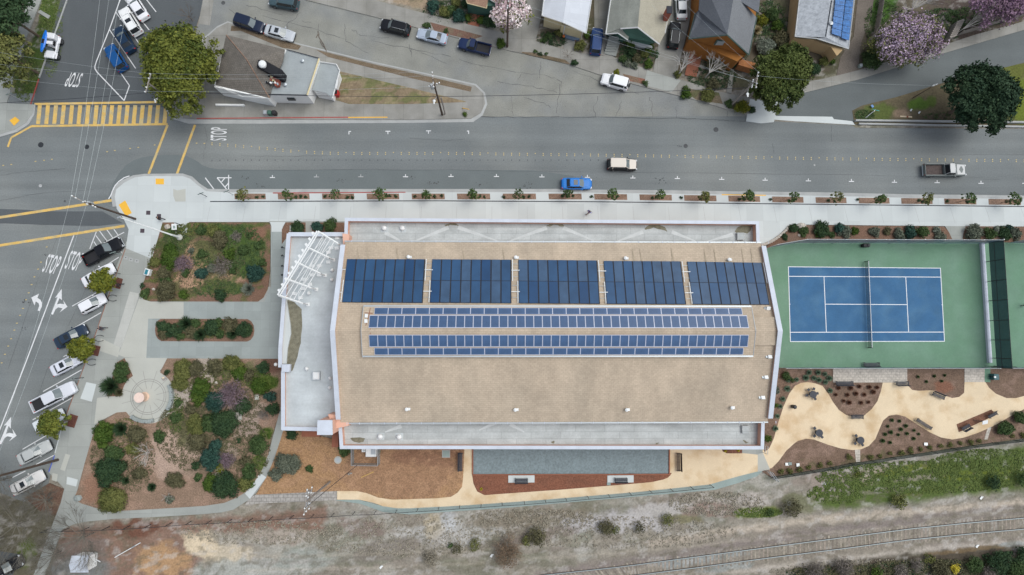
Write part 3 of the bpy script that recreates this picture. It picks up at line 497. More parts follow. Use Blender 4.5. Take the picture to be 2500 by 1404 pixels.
# island of the old corner building
ISL = [(404, 262), (404, 240), (440, 150), (500, 95), (530, 68), (556, 55), (646, 81), (730, 109), (803, 127), (900, 151), (1060, 186), (1160, 209), (1180, 228), (1184, 252), (1174, 275), (1150, 289), (1000, 292), (480, 291), (430, 287)]
slabp('kerb', [(404, 268), (398, 240), (440, 150), (500, 90), (530, 64), (556, 52), (646, 78), (730, 106), (803, 124), (900, 148), (1060, 183), (1162, 205), (1184, 226), (1190, 254), (1178, 282), (1155, 298), (1000, 300), (620, 302), (460, 302), (420, 290)], .03, 'kerb')
slabp('pavement', ISL, .14, 'conc_old')
b = MB(); poly(b, [(480, 288), (850, 285), (850, 287.5), (480, 290.5)], 'red_paint', .15); poly(b, [(850, 285.5), (946, 285), (946, 287.2), (850, 288)], 'tactile', .15); tag(b.build('kerb_paint', own=U(700, 288)), kind='structure')
VG = [('n', 12, .5, .1, (.17, .13, .09), .8, 5)]
patch('verge', [(565, 62), (646, 84), (735, 112), (728, 122), (690, 117), (587, 75), (563, 76)], .15, (.14, .105, .07), VG, M['mulch'])
patch('verge', [(771, 121), (900, 154), (1060, 190), (1152, 212), (1149, 224), (1000, 190), (965, 181), (801, 139)], .15, (.15, .115, .075), VG, M['mulch'])
patch('lawn', [(829, 174), (1000, 214), (1143, 249), (1000, 254), (852, 254), (815, 243)], .15, (.20, .155, .10), [('n', 16, .48, .1, (.12, .135, .05), .8, 8), ('n', 9, .58, .06, (.28, .22, .14), .6, 3)], M['ground'], rough=.05)
# pavements along the houses
TK = [(640, -60), (747, 0), (822, 18), (930, 45), (1000, 63), (1096, 87), (1249, 125), (1294, 134), (1385, 156), (1460, 181), (1553, 207), (1631, 227), (1699, 244), (1779, 268), (1828, 282)]
TU = [(1837, 240), (1755, 223), (1643, 188), (1593, 174), (1497, 139), (1423, 130), (1376, 120), (1310, 101), (1202, 73), (1141, 59), (1070, 41), (1000, 23), (909, -2), (700, -60)]
slabp('pavement', TK + TU, .13, 'conc_old')
for p, c in (([(1050, 54), (1095, 66), (1180, 88), (1150, 98), (1060, 75)], (.17, .10, .075)), ([(1260, 126), (1300, 128), (1380, 146), (1395, 158), (1300, 136)], (.12, .095, .06)), ([(1520, 180), (1590, 197), (1586, 209), (1530, 196)], (.22, .10, .07)), ([(1660, 214), (1755, 226), (1765, 254), (1700, 244)], (.10, .10, .05)), ([(1773, 246), (1828, 250), (1822, 276), (1780, 264)], (.09, .085, .05))): patch('verge', p, .14, c, VG, M['mulch'])
slabp('pavement', [(1831, 242), (1899, 247), (1894, 284), (1889, 298), (1859, 301), (1822, 296), (1824, 278), (1845, 275), (1828, 261)], .142, 'conc_smooth')
slabp('pavement', [(1889, 283), (2032, 285), (2036, 291), (2081, 296), (2088, 305), (1940, 296), (1889, 292)], .03, 'conc_smooth')
slabp('pavement', [(1961, 227), (2093, 195), (2236, 150), (2386, 106), (2500, 73), (2900, -35), (2900, -60), (2500, 52), (2383, 84), (2288, 115), (2093, 172), (2029, 188), (1950, 205), (1935, 218), (1945, 228)], .12, 'conc_old')
slabp('driveway', [(1580, 172), (1662, 196), (1640, 225), (1572, 208)], .145, 'conc_mid'); slabp('driveway', [(1594, 174), (1650, 191), (1705, -40), (1640, -40)], .04, 'conc_old'); slabp('driveway', [(1452, 130), (1497, 142), (1500, -40), (1450, -40)], .04, 'conc_old')
slabp('driveway', [(1240, 86), (1308, 101), (1330, 0), (1330, -60), (1290, -60)], .04, 'conc_old'); slabp('path', [(1142, 59), (1168, 66), (1190, 18), (1155, 12)], .06, 'wood_red'); slabp('path', [(1672, 183), (1700, 188), (1722, 110), (1690, 106)], .08, 'wood_red'); slabp('path', [(1376, 120), (1402, 127), (1404, 96), (1382, 90)], .06, 'conc_old'); slabp('path', [(1774, 226), (1786, 228), (1792, 170), (1783, 168)], .06, 'conc_old')
slabp('path', [(1480, 132), (1504, 137), (1517, 92), (1490, 86)], .2, 'conc_mid')
slabp('driveway', [(2042, 186), (2096, 172), (2100, 110), (2128, 40), (2140, -60), (2100, -60), (2084, 90), (2052, 140)], .0, 'gravel')
# upper left pavement
slabp('pavement', [(-60, 340), (0, 327), (36, 316), (62, 300), (78, 278), (82, 255), (16, 252), (60, 100), (100, 0), (125, -90), (98, -90), (50, 60), (-20, 225), (-200, 262), (-200, 370)], .13, 'conc_mid')
slabp('kerb', [(-60, 348), (0, 334), (42, 322), (70, 303), (84, 278), (86, 254), (70, 262), (-60, 320)], .09, 'kerb')
b = MB(); poly(b, [(93, 192), (96, 193), (76, 256), (73, 255)], 'red_paint', .1); tag(b.build('kerb_paint', own=U(85, 225)), kind='structure')
b = MB(); b.prism([tuple(U(*q)[:2]) for q in [(163, 0), (166, 0), (98, 190), (95, 190)]], -.05, .12, M['kerb']); tag(b.build('kerb', own=U(130, 90)), kind='structure')
slabp('pavement', [(92, 30), (98, 24), (122, 38), (118, 46)], .1, 'conc_mid')
# wedge with the big oak
patch('verge', [(2081, 270), (2104, 258), (2189, 237), (2304, 202), (2500, 153), (2900, 40), (2900, 315), (2086, 303)], .05, (.12, .10, .06), [('b', 2150, 275, 40, 22, 0, (.09, .12, .03), .9, .5), ('b', 2245, 255, 25, 14, 0, (.08, .15, .02), .9, .5), ('b', 2275, 248, 14, 14, 0, (.08, .13, .02), .8, .5), ('b', 2200, 277, 20, 12, 0, (.26, .19, .13), .9, .6), ('b', 2480, 240, 60, 60, 0, (.11, .14, .02), 1, .5), ('b', 2460, 180, 80, 20, -15, (.10, .12, .02), .8, .5), ('b', 2110, 285, 26, 16, 0, (.05, .06, .025), .9, .5), ('b', 2350, 290, 120, 14, 0, (.09, .07, .05), .8, .5)], M['ground'], rough=.08)

# ---- garden beds
def mulch(name, pts, base, ops, z=.16, rough=.06, res=.25): return patch(name, pts, z, base, ops, M['mulch'], res=res, rough=rough)
G = (.055, .10, .022); G2 = (.075, .115, .02)
mulch('garden_bed', [(397, 543), (456, 543), (457, 571), (450, 579), (436, 581), (427, 575)] and [(397, 543), (425, 543), (428, 570), (438, 581), (448, 581), (457, 573), (461, 543), (656, 542.5), (661, 553), (659, 661), (654, 706), (643, 727), (630, 736.5), (367, 736), (350, 731), (343, 720), (342, 713), (371, 630)], MULCH,
 [('b', 470, 640, 40, 55, 20, TAN, 1, .5), ('b', 480, 680, 60, 18, -5, TAN, 1, .5), ('b', 560, 675, 50, 14, 0, TAN, .9, .6), ('b', 460, 690, 30, 14, 30, TAN, .9, .5), ('b', 425, 590, 45, 35, -30, G, .85, .6), ('b', 560, 565, 90, 20, 0, G2, .85, .6), ('b', 590, 620, 55, 55, 0, G, .9, .6), ('b', 590, 575, 60, 28, 0, G, .7, .7), ('b', 540, 700, 50, 20, 0, G, .8, .7), ('b', 500, 620, 30, 30, 0, G, .7, .7), ('b', 560, 650, 50, 20, 0, G, .6, .8), ('b', 450, 715, 25, 14, 0, G, .6, .7), ('n', 14, .58, .06, G, .55, 12), ('b', 625, 570, 26, 18, 0, (.22, .115, .08), .9, .5)])
OV = [(392, 778.5), (604, 779), (613, 784), (619, 794), (621, 807), (619, 820), (612, 830), (603, 834), (394, 833), (385, 827), (380, 818), (378.5, 806), (380, 792), (385, 783)]
mulch('garden_bed', OV, MULCH, [('n', 14, .55, .08, (.22, .13, .09), .5, 4)])
mulch('garden_bed', [(697, 543), (746, 543), (746, 572), (706, 572), (688, 596), (688, 560)], MULCH, []); mulch('garden_bed', [(762, 543), (842, 543), (842, 572), (762, 572)], MULCH, [], z=.1601)
mulch('garden_bed', [(285, 885), (304, 874), (325, 918), (312, 927), (303, 942), (298, 956), (297, 967.5), (261, 968), (268, 945)], MULCH, [])
CIR = [(362 + 64.5 * math.cos(t), 968.7 + 65.5 * math.sin(t)) for t in [R(a) for a in range(-64, 151, 7)]]   # garden side of the round plaza
GB = [(408, 875), (678, 876), (690, 905), (690, 960), (686, 990), (677, 1026), (661, 1073), (655, 1109), (641, 1145), (622, 1175), (599, 1202), (578, 1215), (547, 1228), (500, 1235), (427, 1240), (300, 1247), (249, 1245), (198, 1229), (180, 1218), (190, 1195), (207, 1130), (230, 1050), (237, 1035), (285, 1007)] + CIR[::-1]
mulch('garden_bed', GB, (.225, .155, .108),
 [('n', 18, .52, .1, (.30, .20, .145), .6, 8), ('b', 430, 1110, 75, 60, -20, (.37, .27, .21), 1, .5), ('b', 440, 970, 26, 60, 25, (.38, .33, .28), .9, .6), ('b', 505, 900, 22, 40, -15, (.36, .31, .26), .9, .6), ('b', 600, 1020, 45, 50, 0, (.30, .235, .19), .9, .6), ('b', 545, 1110, 40, 30, 0, (.27, .22, .17), .7, .6), ('b', 635, 925, 45, 20, 20, G2, .95, .6), ('b', 570, 900, 50, 22, 0, G, .6, .7), ('b', 440, 1040, 20, 45, -15, (.09, .10, .035), .8, .6), ('b', 480, 1080, 40, 30, 0, (.10, .10, .05), .6, .6), ('b', 630, 1130, 25, 20, 20, G2, .85, .6), ('b', 600, 1180, 30, 14, 0, (.10, .11, .03), .7, .6), ('b', 652, 1058, 18, 14, 0, G2, .8, .7), ('b', 500, 1140, 60, 30, 0, (.16, .12, .08), .6, .6), ('b', 240, 1190, 40, 40, 0, (.24, .13, .085), .7, .6), ('b', 665, 890, 30, 20, 0, (.13, .07, .05), .9, .4)])
slabp('plaza', [(317, 712), (341, 717), (296, 849), (277, 842)], .1515, 'conc_band'); slabp('plaza', [(343, 719), (350, 731), (367, 737), (448, 738), (448, 778), (362, 778), (357, 875), (304, 872), (288, 866), (296, 849)], .1505, 'circle')
# round plaza
b = MB(); c0 = U(362, 968.7, .165); rad = 64.5 / 1389 * 87
cen = (c0.x, c0.y)
b.prism([(c0.x + rad * math.cos(a), c0.y + rad * math.sin(a)) for a in [2 * math.pi * i / 72 for i in range(72)]], 0, .165, M['circle'])
b.prism([tuple(U(*p, .16)[:2]) for p in [(304, 874), (408, 874), (394, 901), (370, 930), (330, 930)]], 0, .161, M['circle']); b.prism([tuple(U(*p, .16)[:2]) for p in [(297, 967), (261, 968), (237, 972), (230, 1036), (285, 1007), (320, 1010), (330, 965)]], 0, .159, M['circle'])
b.build('plaza')['kind'] = 'structure'
b = MB()
for r_ in (41, 36.5, 55):
    q = r_ / 1389 * 87; n_ = 60
    for i in range(n_):
        if r_ == 55 and i % 60 not in range(40, 55): continue
        a0, a1 = 2 * math.pi * i / n_, 2 * math.pi * (i + 1) / n_
        P = lambda a, rr: (c0.x + rr * math.cos(a), c0.y + rr * math.sin(a), .169)
        b.quad(P(a0, q), P(a1, q), P(a1, q + .08), P(a0, q + .08), M['conc_old'])
for k in range(12):
    a = 2 * math.pi * k / 12 + .25; n_ = Vector((-math.sin(a), math.cos(a), 0)) * .02; A = Vector((c0.x, c0.y, .1695)) + Vector((math.cos(a), math.sin(a), 0)) * 1.2; B = Vector((c0.x, c0.y, .1695)) + Vector((math.cos(a), math.sin(a), 0)) * rad * .98
    b.quad(A - n_ * 1.4, B - n_ * 1.4, B + n_ * 1.4, A + n_ * 1.4, M['conc_old'])
tag(b.build('plaza_joint', own=c0), kind='structure')
# curved path and the ground south of the hall
CP = [(207, 1130), (180, 1218), (198, 1229), (249, 1245), (300, 1247), (427, 1240), (500, 1235), (547, 1228), (578, 1215), (599, 1202), (622, 1175), (641, 1145), (655, 1109), (664.5, 1074), (677, 1026), (686, 990), (700, 985), (700, 1040), (690, 1054), (684.5, 1074), (669, 1121), (650, 1166), (627, 1201), (608, 1220), (570.5, 1244), (542, 1251), (500, 1255), (385, 1262), (277, 1267), (208, 1274), (180, 1280), (152, 1293), (130, 1285)]
mulch('bark_yard', [(686, 1040), (760, 1060), (850, 1080), (1000, 1080), (1135, 1080), (1131, 1163), (1128, 1189), (1117, 1203), (1101, 1213), (1059, 1217), (958, 1220), (923, 1215), (895, 1204), (871, 1199), (823, 1199), (625, 1208), (650, 1160)], (.33, .20, .105), [('b', 980, 1150, 160, 70, 0, (.27, .16, .095), .85, .6), ('b', 1050, 1110, 80, 30, 0, (.20, .11, .07), .7, .6), ('n', 9, .55, .08, (.36, .22, .13), .5, 2)], z=.06)
slabp('path', CP, .13, 'conc_mid')
slabp('path', [(634, 1155), (650, 1165), (610, 1218), (598, 1205), (622, 1177)], .135, 'conc_smooth')
slabp('path', [(622, 1208), (822, 1199), (822, 1221), (640, 1229), (598, 1232), (606, 1220)], .08, 'paver_grey')
slabp('path', [(815, 1221), (876, 1220), (935, 1236), (970, 1241), (1117, 1235), (1329, 1220), (1560, 1201), (1732, 1183), (1802, 1163), (1850, 1150), (1862, 1150), (1848, 1163), (1800, 1180), (1745, 1196), (1560, 1212), (1329, 1232), (1235, 1240), (1117, 1248), (1000, 1256), (935, 1250), (880, 1230)], .05, 'green_strip')
SAND = [(1132, 1080), (1132, 1097), (1131, 1163), (1128, 1189), (1117, 1203), (1101, 1213), (1059, 1217), (958, 1220), (923, 1215), (895, 1204), (871, 1199), (823, 1199), (823, 1220), (876, 1220), (911, 1227), (935, 1236), (970, 1241), (1000, 1241), (1117, 1235), (1235, 1227), (1329, 1220), (1560, 1201), (1732, 1183), (1802, 1163), (1850, 1151), (1866, 1148), (1885, 1142), (1901, 1126), (1920, 1100), (1940, 1082), (1949, 1076), (1968, 1071), (1987, 1073), (2022, 1086), (2053, 1095), (2081, 1099), (2102, 1097), (2121, 1089), (2137, 1072), (2147, 1048), (2156, 1027), (2170, 1015), (2189, 1012), (2210, 1017), (2236, 1034), (2269, 1055), (2297, 1068), (2325, 1073), (2351, 1069), (2387, 1057), (2422, 1042), (2469, 1015), (2500, 999), (2600, 950), (2600, 925), (2560, 950), (2500, 967), (2480, 972), (2457, 972), (2431, 961), (2415, 947), (2406, 933), (2355, 933), (2354, 959), (2342, 969), (2325, 972), (2304, 965), (2285, 955), (2269, 953), (2241, 954), (2227, 952), (2217, 942), (2215, 925), (2157, 925), (2151, 954), (2142, 980), (2128, 999), (2109, 1015), (2090, 1018), (2067, 1014), (2048, 1001), (2034, 982), (2022, 961), (2008, 942), (1990, 936), (1972, 933), (1955, 935), (1941, 942), (1927, 961), (1913, 992), (1901, 1029), (1889, 1071), (1878, 1095), (1866, 1104), (1860, 1080), (1634, 1080), (1636, 1160), (1631, 1165), (1619, 1170), (1591, 1176), (1560, 1179), (1376, 1194), (1235, 1204), (1183, 1208), (1165, 1199), (1156, 1180), (1154, 1163), (1153, 1080)]
mulch('mulch_ground', [(1850, 900), (2560, 895), (2760, 900), (2760, 1020), (2530, 1066), (2421, 1082), (2322, 1096), (2223, 1111), (2124, 1126), (2026, 1142), (1929, 1158), (1886, 1168), (1850, 1145)], (.165, .112, .080), [('n', 12, .55, .08, (.25, .17, .13), .6, 7), ('b', 2300, 945, 22, 16, 0, (.20, .09, .055), .8, .6), ('b', 2250, 1105, 300, 7, -8, (.11, .10, .05), .6, .6)], z=.035, rough=.02)
slabp('path', SAND, .065, 'sand')
mulch('mulch_ground', [(1152, 1156), (1640, 1155), (1636, 1161), (1631, 1166), (1619, 1171), (1591, 1177), (1560, 1180), (1376, 1195), (1235, 1205), (1183, 1209), (1165, 1200), (1156, 1181)], (.20, .085, .052), [('n', 12, .55, .08, (.15, .07, .045), .5, 7)], z=.08)
mulch('mulch_ground', [(1756, 1085), (1812, 1085), (1812, 1107), (1774, 1107), (1765, 1102)], (.16, .075, .05), [], z=.08)
slabp('path', [(1812, 1085), (1862, 1085), (1862, 1104), (1850, 1110), (1812, 1106)], .07, 'conc_mid'); slabp('path', [(1850, 1108), (1862, 1104), (1880, 1146), (1850, 1152)], .069, 'circle')
slabp('path', [(2034, 900), (2215, 900), (2215, 934), (2034, 934)], .1, 'paver'); slabp('path', [(2355, 900), (2404, 900), (2404, 933), (2355, 933)], .1, 'paver'); slabp('path', [(2404, 900), (2418, 900), (2418, 933), (2404, 933)], .101, 'court_green')
slabp('path', [(2087, 1098), (2100, 1098), (2100, 1128), (2090, 1128)], .07, 'paver'); slabp('path', [(2411, 1046), (2421, 1041), (2411, 1073), (2403, 1073)], .07, 'paver')
mulch('garden_bed', [(2335.5, 1036), (2420.6, 1000), (2432, 1013), (2341, 1055)], (.17, .085, .055), [], z=.09)
NB = [('n', 14, .5, .1, (.17, .115, .085), .7, 6)]
mulch('garden_bed', [(1927, 549), (2305, 553), (2317, 567), (2325, 584), (2300, 590), (1940, 588), (1900, 600), (1868, 606), (1885, 588), (1906, 578), (1922, 565)], MULCH, NB); mulch('garden_bed', [(2358, 552), (2560, 554), (2760, 560), (2760, 596), (2350, 590), (2352, 570)], MULCH, NB)
slabp('path', [(2307, 552), (2358, 552), (2352, 570), (2350, 584), (2325, 584), (2317, 567)], .152, 'conc_mid')
# low dry-stone edging beside the hall's corner
b = MB()
for k in range(16):
    t = k / 15; x = 1861 + 66 * t; y = 598 - 15 * t - 30 * t * t; q = U(x, y, .3); b.box((q.x, q.y, .28), (.42, .38, .3), M['paver'], rz=random.random(), bev=.06)
tag(b.build('stone_wall', own=U(1890, 585)), 'low curved wall of pale stones where the pavement meets the hall', 'wall')

# ---- tennis court
slabp('court', [(1850, 606), (1875, 603), (1941, 593), (2402, 590), (2760, 594), (2760, 897), (1850, 899)], .1, 'court_green')
b = MB(); poly(b, [(1924.3, 650.5), (2296.5, 654), (2306.6, 833.8), (1929.4, 834.5)], 'court_blue', .106); tag(b.build('court', own=U(2100, 740)), kind='structure')
b = MB()
for i, (a_, c_) in enumerate((((1924.3, 651.3), (2296.5, 654.8)), ((1929.4, 834), (2306.6, 833.3)), ((1924.8, 650.8), (1929.8, 834.3)), ((2296, 654.3), (2306, 833.8)), ((1925, 674.7), (2298, 676.6)), ((1929, 811.3), (2305, 810.8)), ((2011.7, 675), (2017.6, 811)), ((2211.4, 676.6), (2218.5, 810.8)), ((2015, 742.6), (2215, 743.8)), ((1927, 742.4), (1929.6, 742.5)), ((2299, 744.3), (2302, 744.4)))):
    strip(b, a_, c_, .10, 'court_line', .113 + i * .0005)
tag(b.build('court_line', own=U(2100, 740)), kind='structure')
# ---- bocce court
bc = MB(); bc.prism([tuple(U(*p, .1)[:2]) for p in [(1155, 1080), (1634, 1080), (1633, 1157), (1155, 1158)]], 0, .10, M['bocce']); tag(bc.build('bocce_court', own=U(1400, 1120)), kind='structure')
b = MB(); 
def edge(a_, c_, wd=.16, h=.26):
    A, B = U(*a_, h), U(*c_, h); d = (B - A).normalized(); n_ = Vector((-d.y, d.x, 0)) * wd / 2; b.prism([tuple((A - n_)[:2]), tuple((B - n_)[:2]), tuple((B + n_)[:2]), tuple((A + n_)[:2])], 0, h, M['wood_red'])
edge((1154, 1159.5), (1635, 1158.5)); edge((1154, 1082), (1154, 1158)); edge((1634.5, 1082), (1634.5, 1157)); tag(b.build('timber_edging', own=U(1400, 1158)), 'red timber boards edging the blue grey bocce court', 'edging')
for x in (1273, 1515): slabp('path', [(x - 32, 1161), (x + 32, 1160.5), (x + 32, 1178), (x - 32, 1178.5)], .19, 'conc_smooth')
# ---- planter strips of the street trees
def ykerb(x): return 472.7 if x < 1400 else 472.7 + (x - 1400) * .0115 if x < 1600 else 475 + (x - 1600) * .0167 if x < 2000 else 481.7 + (x - 2000) * .0095
for i, (a_, c_) in enumerate(((572, 648), (678, 755), (786, 864), (895, 974), (1005, 1085), (1115.6, 1196), (1227.5, 1308), (1339, 1419.5), (1450.5, 1530.5), (1561, 1639.7), (1670, 1748.5), (1778, 1855), (1884.8, 1961), (1991, 2066), (2095.8, 2171), (2200, 2276), (2305, 2383), (2413, 2492))):
    ya, yb = ykerb(a_), ykerb(c_); patch('planting_strip', [(a_, ya), (c_, yb), (c_ + 1, yb + 14), (a_ + 1, ya + 14)], .155, (.24, .16, .115), [('n', 8, .55, .08, (.16, .10, .07), .6, 3 + i)], M['mulch'])
for p in ([(286, 677), (300, 681), (293, 706), (270, 700)], [(225, 841), (246, 846), (239, 870), (220, 866)], [(172, 1010), (191, 1016), (181, 1045), (162, 1040)]): mulch('garden_bed', p, (.13, .055, .04), [], z=.155)
patch('verge', [(60, 1215), (120, 1180), (157, 1195), (150, 1230), (100, 1250)], .1, (.14, .085, .06), VG, M['mulch'])
# ================================================================= THE HALL
EZ, RZ = 7.2, 11.0                       # eaves and ridge height
pe = U(1300, 600, EZ).y; pr = U(1300, 808, RZ).y; ps = U(1300, 1022, EZ).y
XL = U(811, 807, RZ).x; XR = U(1904, 809, RZ).x
def rz_(y): return EZ + (RZ - EZ) * (pe - y) / (pe - pr) if y > pr else EZ + (RZ - EZ) * (y - ps) / (pr - ps)
def onroof(px, py, dz=0.0):
    z = 9.0
    for _ in range(12): z = rz_(U(px, py, z).y) + dz
    return U(px, py, z)
hall = empty('community_hall', (0, 0, 0), 'big hall with tan gabled roof, solar panels and white parapets', 'building')
SZ = 4.75; PH = 1.2                                  # deck of the side strips
def W2(pts, z): return [tuple(U(a, b_, z)[:2]) for a, b_ in pts]
# walls
b = MB(); b.prism([(XL, ps), (XR, ps), (XR, pe), (XL, pe)], 0, EZ - .25, M['pink'])
b.prism([(XL + .02, ps), (XL + .3, ps), (XL + .3, pe), (XL + .02, pe)], 0, EZ - .05, M['pink'])
for x0, x1 in ((XL, XL + .3), (XR - .3, XR)):
    b.add([(x, y, z) for x in (x0, x1) for y, z in ((ps, EZ - .3), (pe, EZ - .3), (pr, RZ + .35))], [(0, 2, 1), (3, 4, 5), (0, 1, 4, 3), (1, 2, 5, 4), (2, 0, 3, 5)], M['pink'])
b.build('wall', hall)
# gable roof slabs with shingles
b = MB()
for y0, y1 in ((pe + .5, pr), (ps - .5, pr)):
    b.slab((XL + .3, y0, rz_(pe) - .05 - .5 * (RZ - EZ) / (pe - pr)), (XR - .3, y0, rz_(pe) - .05 - .5 * (RZ - EZ) / (pe - pr)), (XR - .3, y1, RZ), (XL + .3, y1, RZ), .3, M['roof_tan'])
roof = b.build('roof', hall)
b = MB(); b.slab((XR - 3.5, pr + 1.9, RZ - .3), (XR - .3, pr + 1.9, RZ - .3), (XR - .3, pr, RZ + .1), (XR - 3.5, pr, RZ + .1), .3, M['roof_tan']); b.slab((XR - 3.5, pr - 1.9, RZ - .3), (XR - .3, pr - 1.9, RZ - .3), (XR - .3, pr, RZ + .1), (XR - 3.5, pr, RZ + .1), .3, M['roof_tan']); b.build('ridge_saddle', roof)
# gable parapets with white caps
for x0, s_ in ((XL, -1), (XR, 1)):
    b = MB(); c = MB()
    for (ya, za), (yb, zb) in (((pe, EZ + .45), (pr, RZ + .45)), ((ps, EZ + .45), (pr, RZ + .45))):
        for t in (0,):
            xa, xb = (x0 - .05, x0 + .40) if s_ < 0 else (x0 - .40, x0 + .05)
            c.slab((xa - .1, ya, za + .06), (xb + .1, ya, za + .06), (xb + .1, yb, zb + .06), (xa - .1, yb, zb + .06), .14, M['cap'])
            b.slab((xa, ya, za - .08), (xb, ya, za - .08), (xb, yb, zb - .08), (xa, yb, zb - .08), .85, M['pink'])
    b.build('gable_parapet', hall); c.build('parapet_cap', hall)
# side strips
def strip_roof(N, pts_out, name):
    """pts_out: px corners of the outer parapet top (clockwise), deck inside, hall side open"""
    P = [U(a, b_, SZ + PH) for a, b_ in pts_out]
    b = MB(); b.prism([(p.x, p.y) for p in P], 0, SZ, M['pink'], top=M['roof_felt']); b.build('side_wing', hall)
    b = MB(); c = MB(); n_ = len(P)
    for i in range(n_ - 1):
        A, B = P[i], P[i + 1]; d = (B - A); d.z = 0; L_ = d.length; d /= L_; nn = Vector((-d.y, d.x, 0)) * N
        b.prism([tuple(q[:2]) for q in (A, B, B + nn * .36, A + nn * .36)], SZ - .01, SZ + PH - .09 + .003 * i, M['pink'])
        e = .08; c.prism([tuple(q[:2]) for q in (A - d * e - nn * e, B + d * e - nn * e, B + d * e + nn * .40, A - d * e + nn * .40)], SZ + PH - .09, SZ + PH + .003 * i, M['cap'])
    b.build('parapet', hall); c.build('parapet_cap', hall)
pN0 = U(843, 533, SZ + PH); pN1 = U(1852, 541, SZ + PH)
strip_roof(-1, [(841, 606), (843, 533), (1852, 541), (1854, 606)], 'n')
strip_roof(1, [(826, 1016), (831, 1095), (1864, 1096), (1866, 1018)], 's')
# gutters
for y in (pe + .62, ps - .62):
    b = MB(); b.box(((XL + XR) / 2, y, EZ - .30), (XR - XL - .4, .16, .14), M['gutter'])
    for k in range(36): b.box((XL + 1.2 + k * 1.7, y, EZ - .2), (.07, .3, .05), M['cap'])
    b.build('gutter', roof)
# silt and algae stains on the felt where water stands
def stain(pts, z, nm='roof_stain', m_='stain'):
    pts = smooth_poly(pts, 1); b = MB(); P = [U(a, c, z) for a, c in pts]; P = [p + Vector((random.uniform(-.12, .12), random.uniform(-.12, .12), 0)) for p in P]; b.prism([(p.x, p.y) for p in P], z - .003, z, M[m_]); b.build(nm, hall)
SZs = SZ + .012
for pts in ([(1098, 543), (1106, 541), (1118, 549), (1128, 553), (1112, 552), (1100, 549), (1090, 554), (1084, 552)], [(1330, 553), (1341, 546), (1354, 542), (1370, 546), (1379, 554), (1362, 551), (1350, 549), (1340, 554)], [(1572, 562), (1580, 551), (1598, 546), (1618, 552), (1634, 566), (1620, 562), (1600, 556), (1585, 558)], [(1792, 566), (1806, 552), (1836, 549), (1836, 560), (1824, 572), (1815, 566), (1800, 570)], [(852, 1068), (890, 1068), (890, 1078), (874, 1083), (862, 1078)], [(1341, 1078), (1358, 1078), (1350, 1085)], [(1815, 1072), (1828, 1080), (1824, 1083), (1812, 1076)], [(1604, 1080), (1608, 1082), (1606, 1086), (1600, 1083)]): stain(pts, SZs)
M['pale'] = mat('pale_flashing', (.54, .57, .565), .8, .08, 1, .06, 6)
for a_, c_ in (((1095, 555), (1005, 592)), ((1118, 555), (1225, 592)), ((1335, 556), (1235, 592)), ((1375, 556), (1450, 588)), ((1570, 566), (1500, 592)), ((1640, 566), (1700, 590)), ((940, 568), (985, 592)), ((1790, 572), (1725, 590)), ((980, 1040), (940, 1055)), ((1215, 1030), (1170, 1050)), ((1245, 1035), (1280, 1055))):
    b = MB(); A, B = U(*a_, SZs + .01), U(*c_, SZs + .01); d = (B - A).normalized(); n_ = Vector((-d.y, d.x, 0)); b.prism([tuple(q[:2]) for q in (A - n_ * .3, B - n_ * .08, B + n_ * .08, A + n_ * .3)], SZs - .004, SZs + .004, M['pale']); b.build('felt_seam', hall)
def dome(px, py, z, r_, nm='roof_vent', par=hall, base=True):
    b = MB(); q = U(px, py, z); b.lathe(q, [(r_ * .75, -.02), (r_ * .75, .25), (r_, .27), (r_ * .95, .38), (r_ * .6, .5), (.05, .55)], M['white_steel'], 18)
    if base: b.box((q.x, q.y, z + .015), (r_ * 3, r_ * 2.8, .03), M['roof_white'])
    b.build(nm, par, smooth=False)
for x, y in ((939, 558), (983, 558), (929, 1065), (975, 1066)): dome(x, y, SZ, .36)
for x, y in ((1806, 578), (1818, 1048)):
    b = MB(); q = U(x, y, SZ); b.box((q.x, q.y, SZ + .2), (1.05, 1.1, .4), M['roof_felt'], bev=.04); b.build('roof_hatch', hall)
WZ = 4.6
# vents on the shingles
for x, y in ((998, 628), (1259, 629), (1526, 631), (1778, 634.5), (994, 998.6), (1258, 1000), (1529, 1000), (1785, 995)):
    b = MB(); q = onroof(x, y, 0); b.lathe(q, [(.14, -.2), (.14, .35), (.26, .36), (.24, .46), (.05, .55)], M['white_steel'], 12); b.box((q.x + .25, q.y, q.z + .12), (.4, .35, .12), M['white_steel'], rx=.3 if y < 800 else -.3); b.build('roof_vent', roof)
for x, y in ((1875, 753), (1879, 871), (1870, 921), (1862, 970.5)):
    b = MB(); q = onroof(x, y, 0); b.box((q.x, q.y, q.z + .1), (.55, .48, .22), M['white_steel'], rx=-.3 if y > 800 else .3, bev=.03); b.box((q.x - .4, q.y, q.z + .03), (.3, .3, .06), M['gutter'], rx=-.3 if y > 800 else .3); b.build('roof_vent', roof)
M['runoff'] = mat('shingle_dirt', (.455, .375, .285), .95, .12, 1, .14, 5, brick=(.6, .28, .022, .78))
# soft rain streaks down the north slope
M['streak'] = mat('shingle_algae', (.36, .30, .22), .95, .2, .6, .2, 6)
for x in (873, 897, 969, 1130, 1228, 1563, 1720, 1744, 1812, 1834, 1545, 2, 1640):
    if x < 100: continue
    b = MB(); A = onroof(x - 1, 607, .012); B = onroof(x + 4, 640, .012); w_ = random.uniform(.07, .16); b.quad(A + Vector((-.04, 0, 0)), A + Vector((.04, 0, 0)), B + Vector((w_, 0, 0)), B - Vector((w_, 0, 0)), M['streak']); b.build('algae_streak', roof)

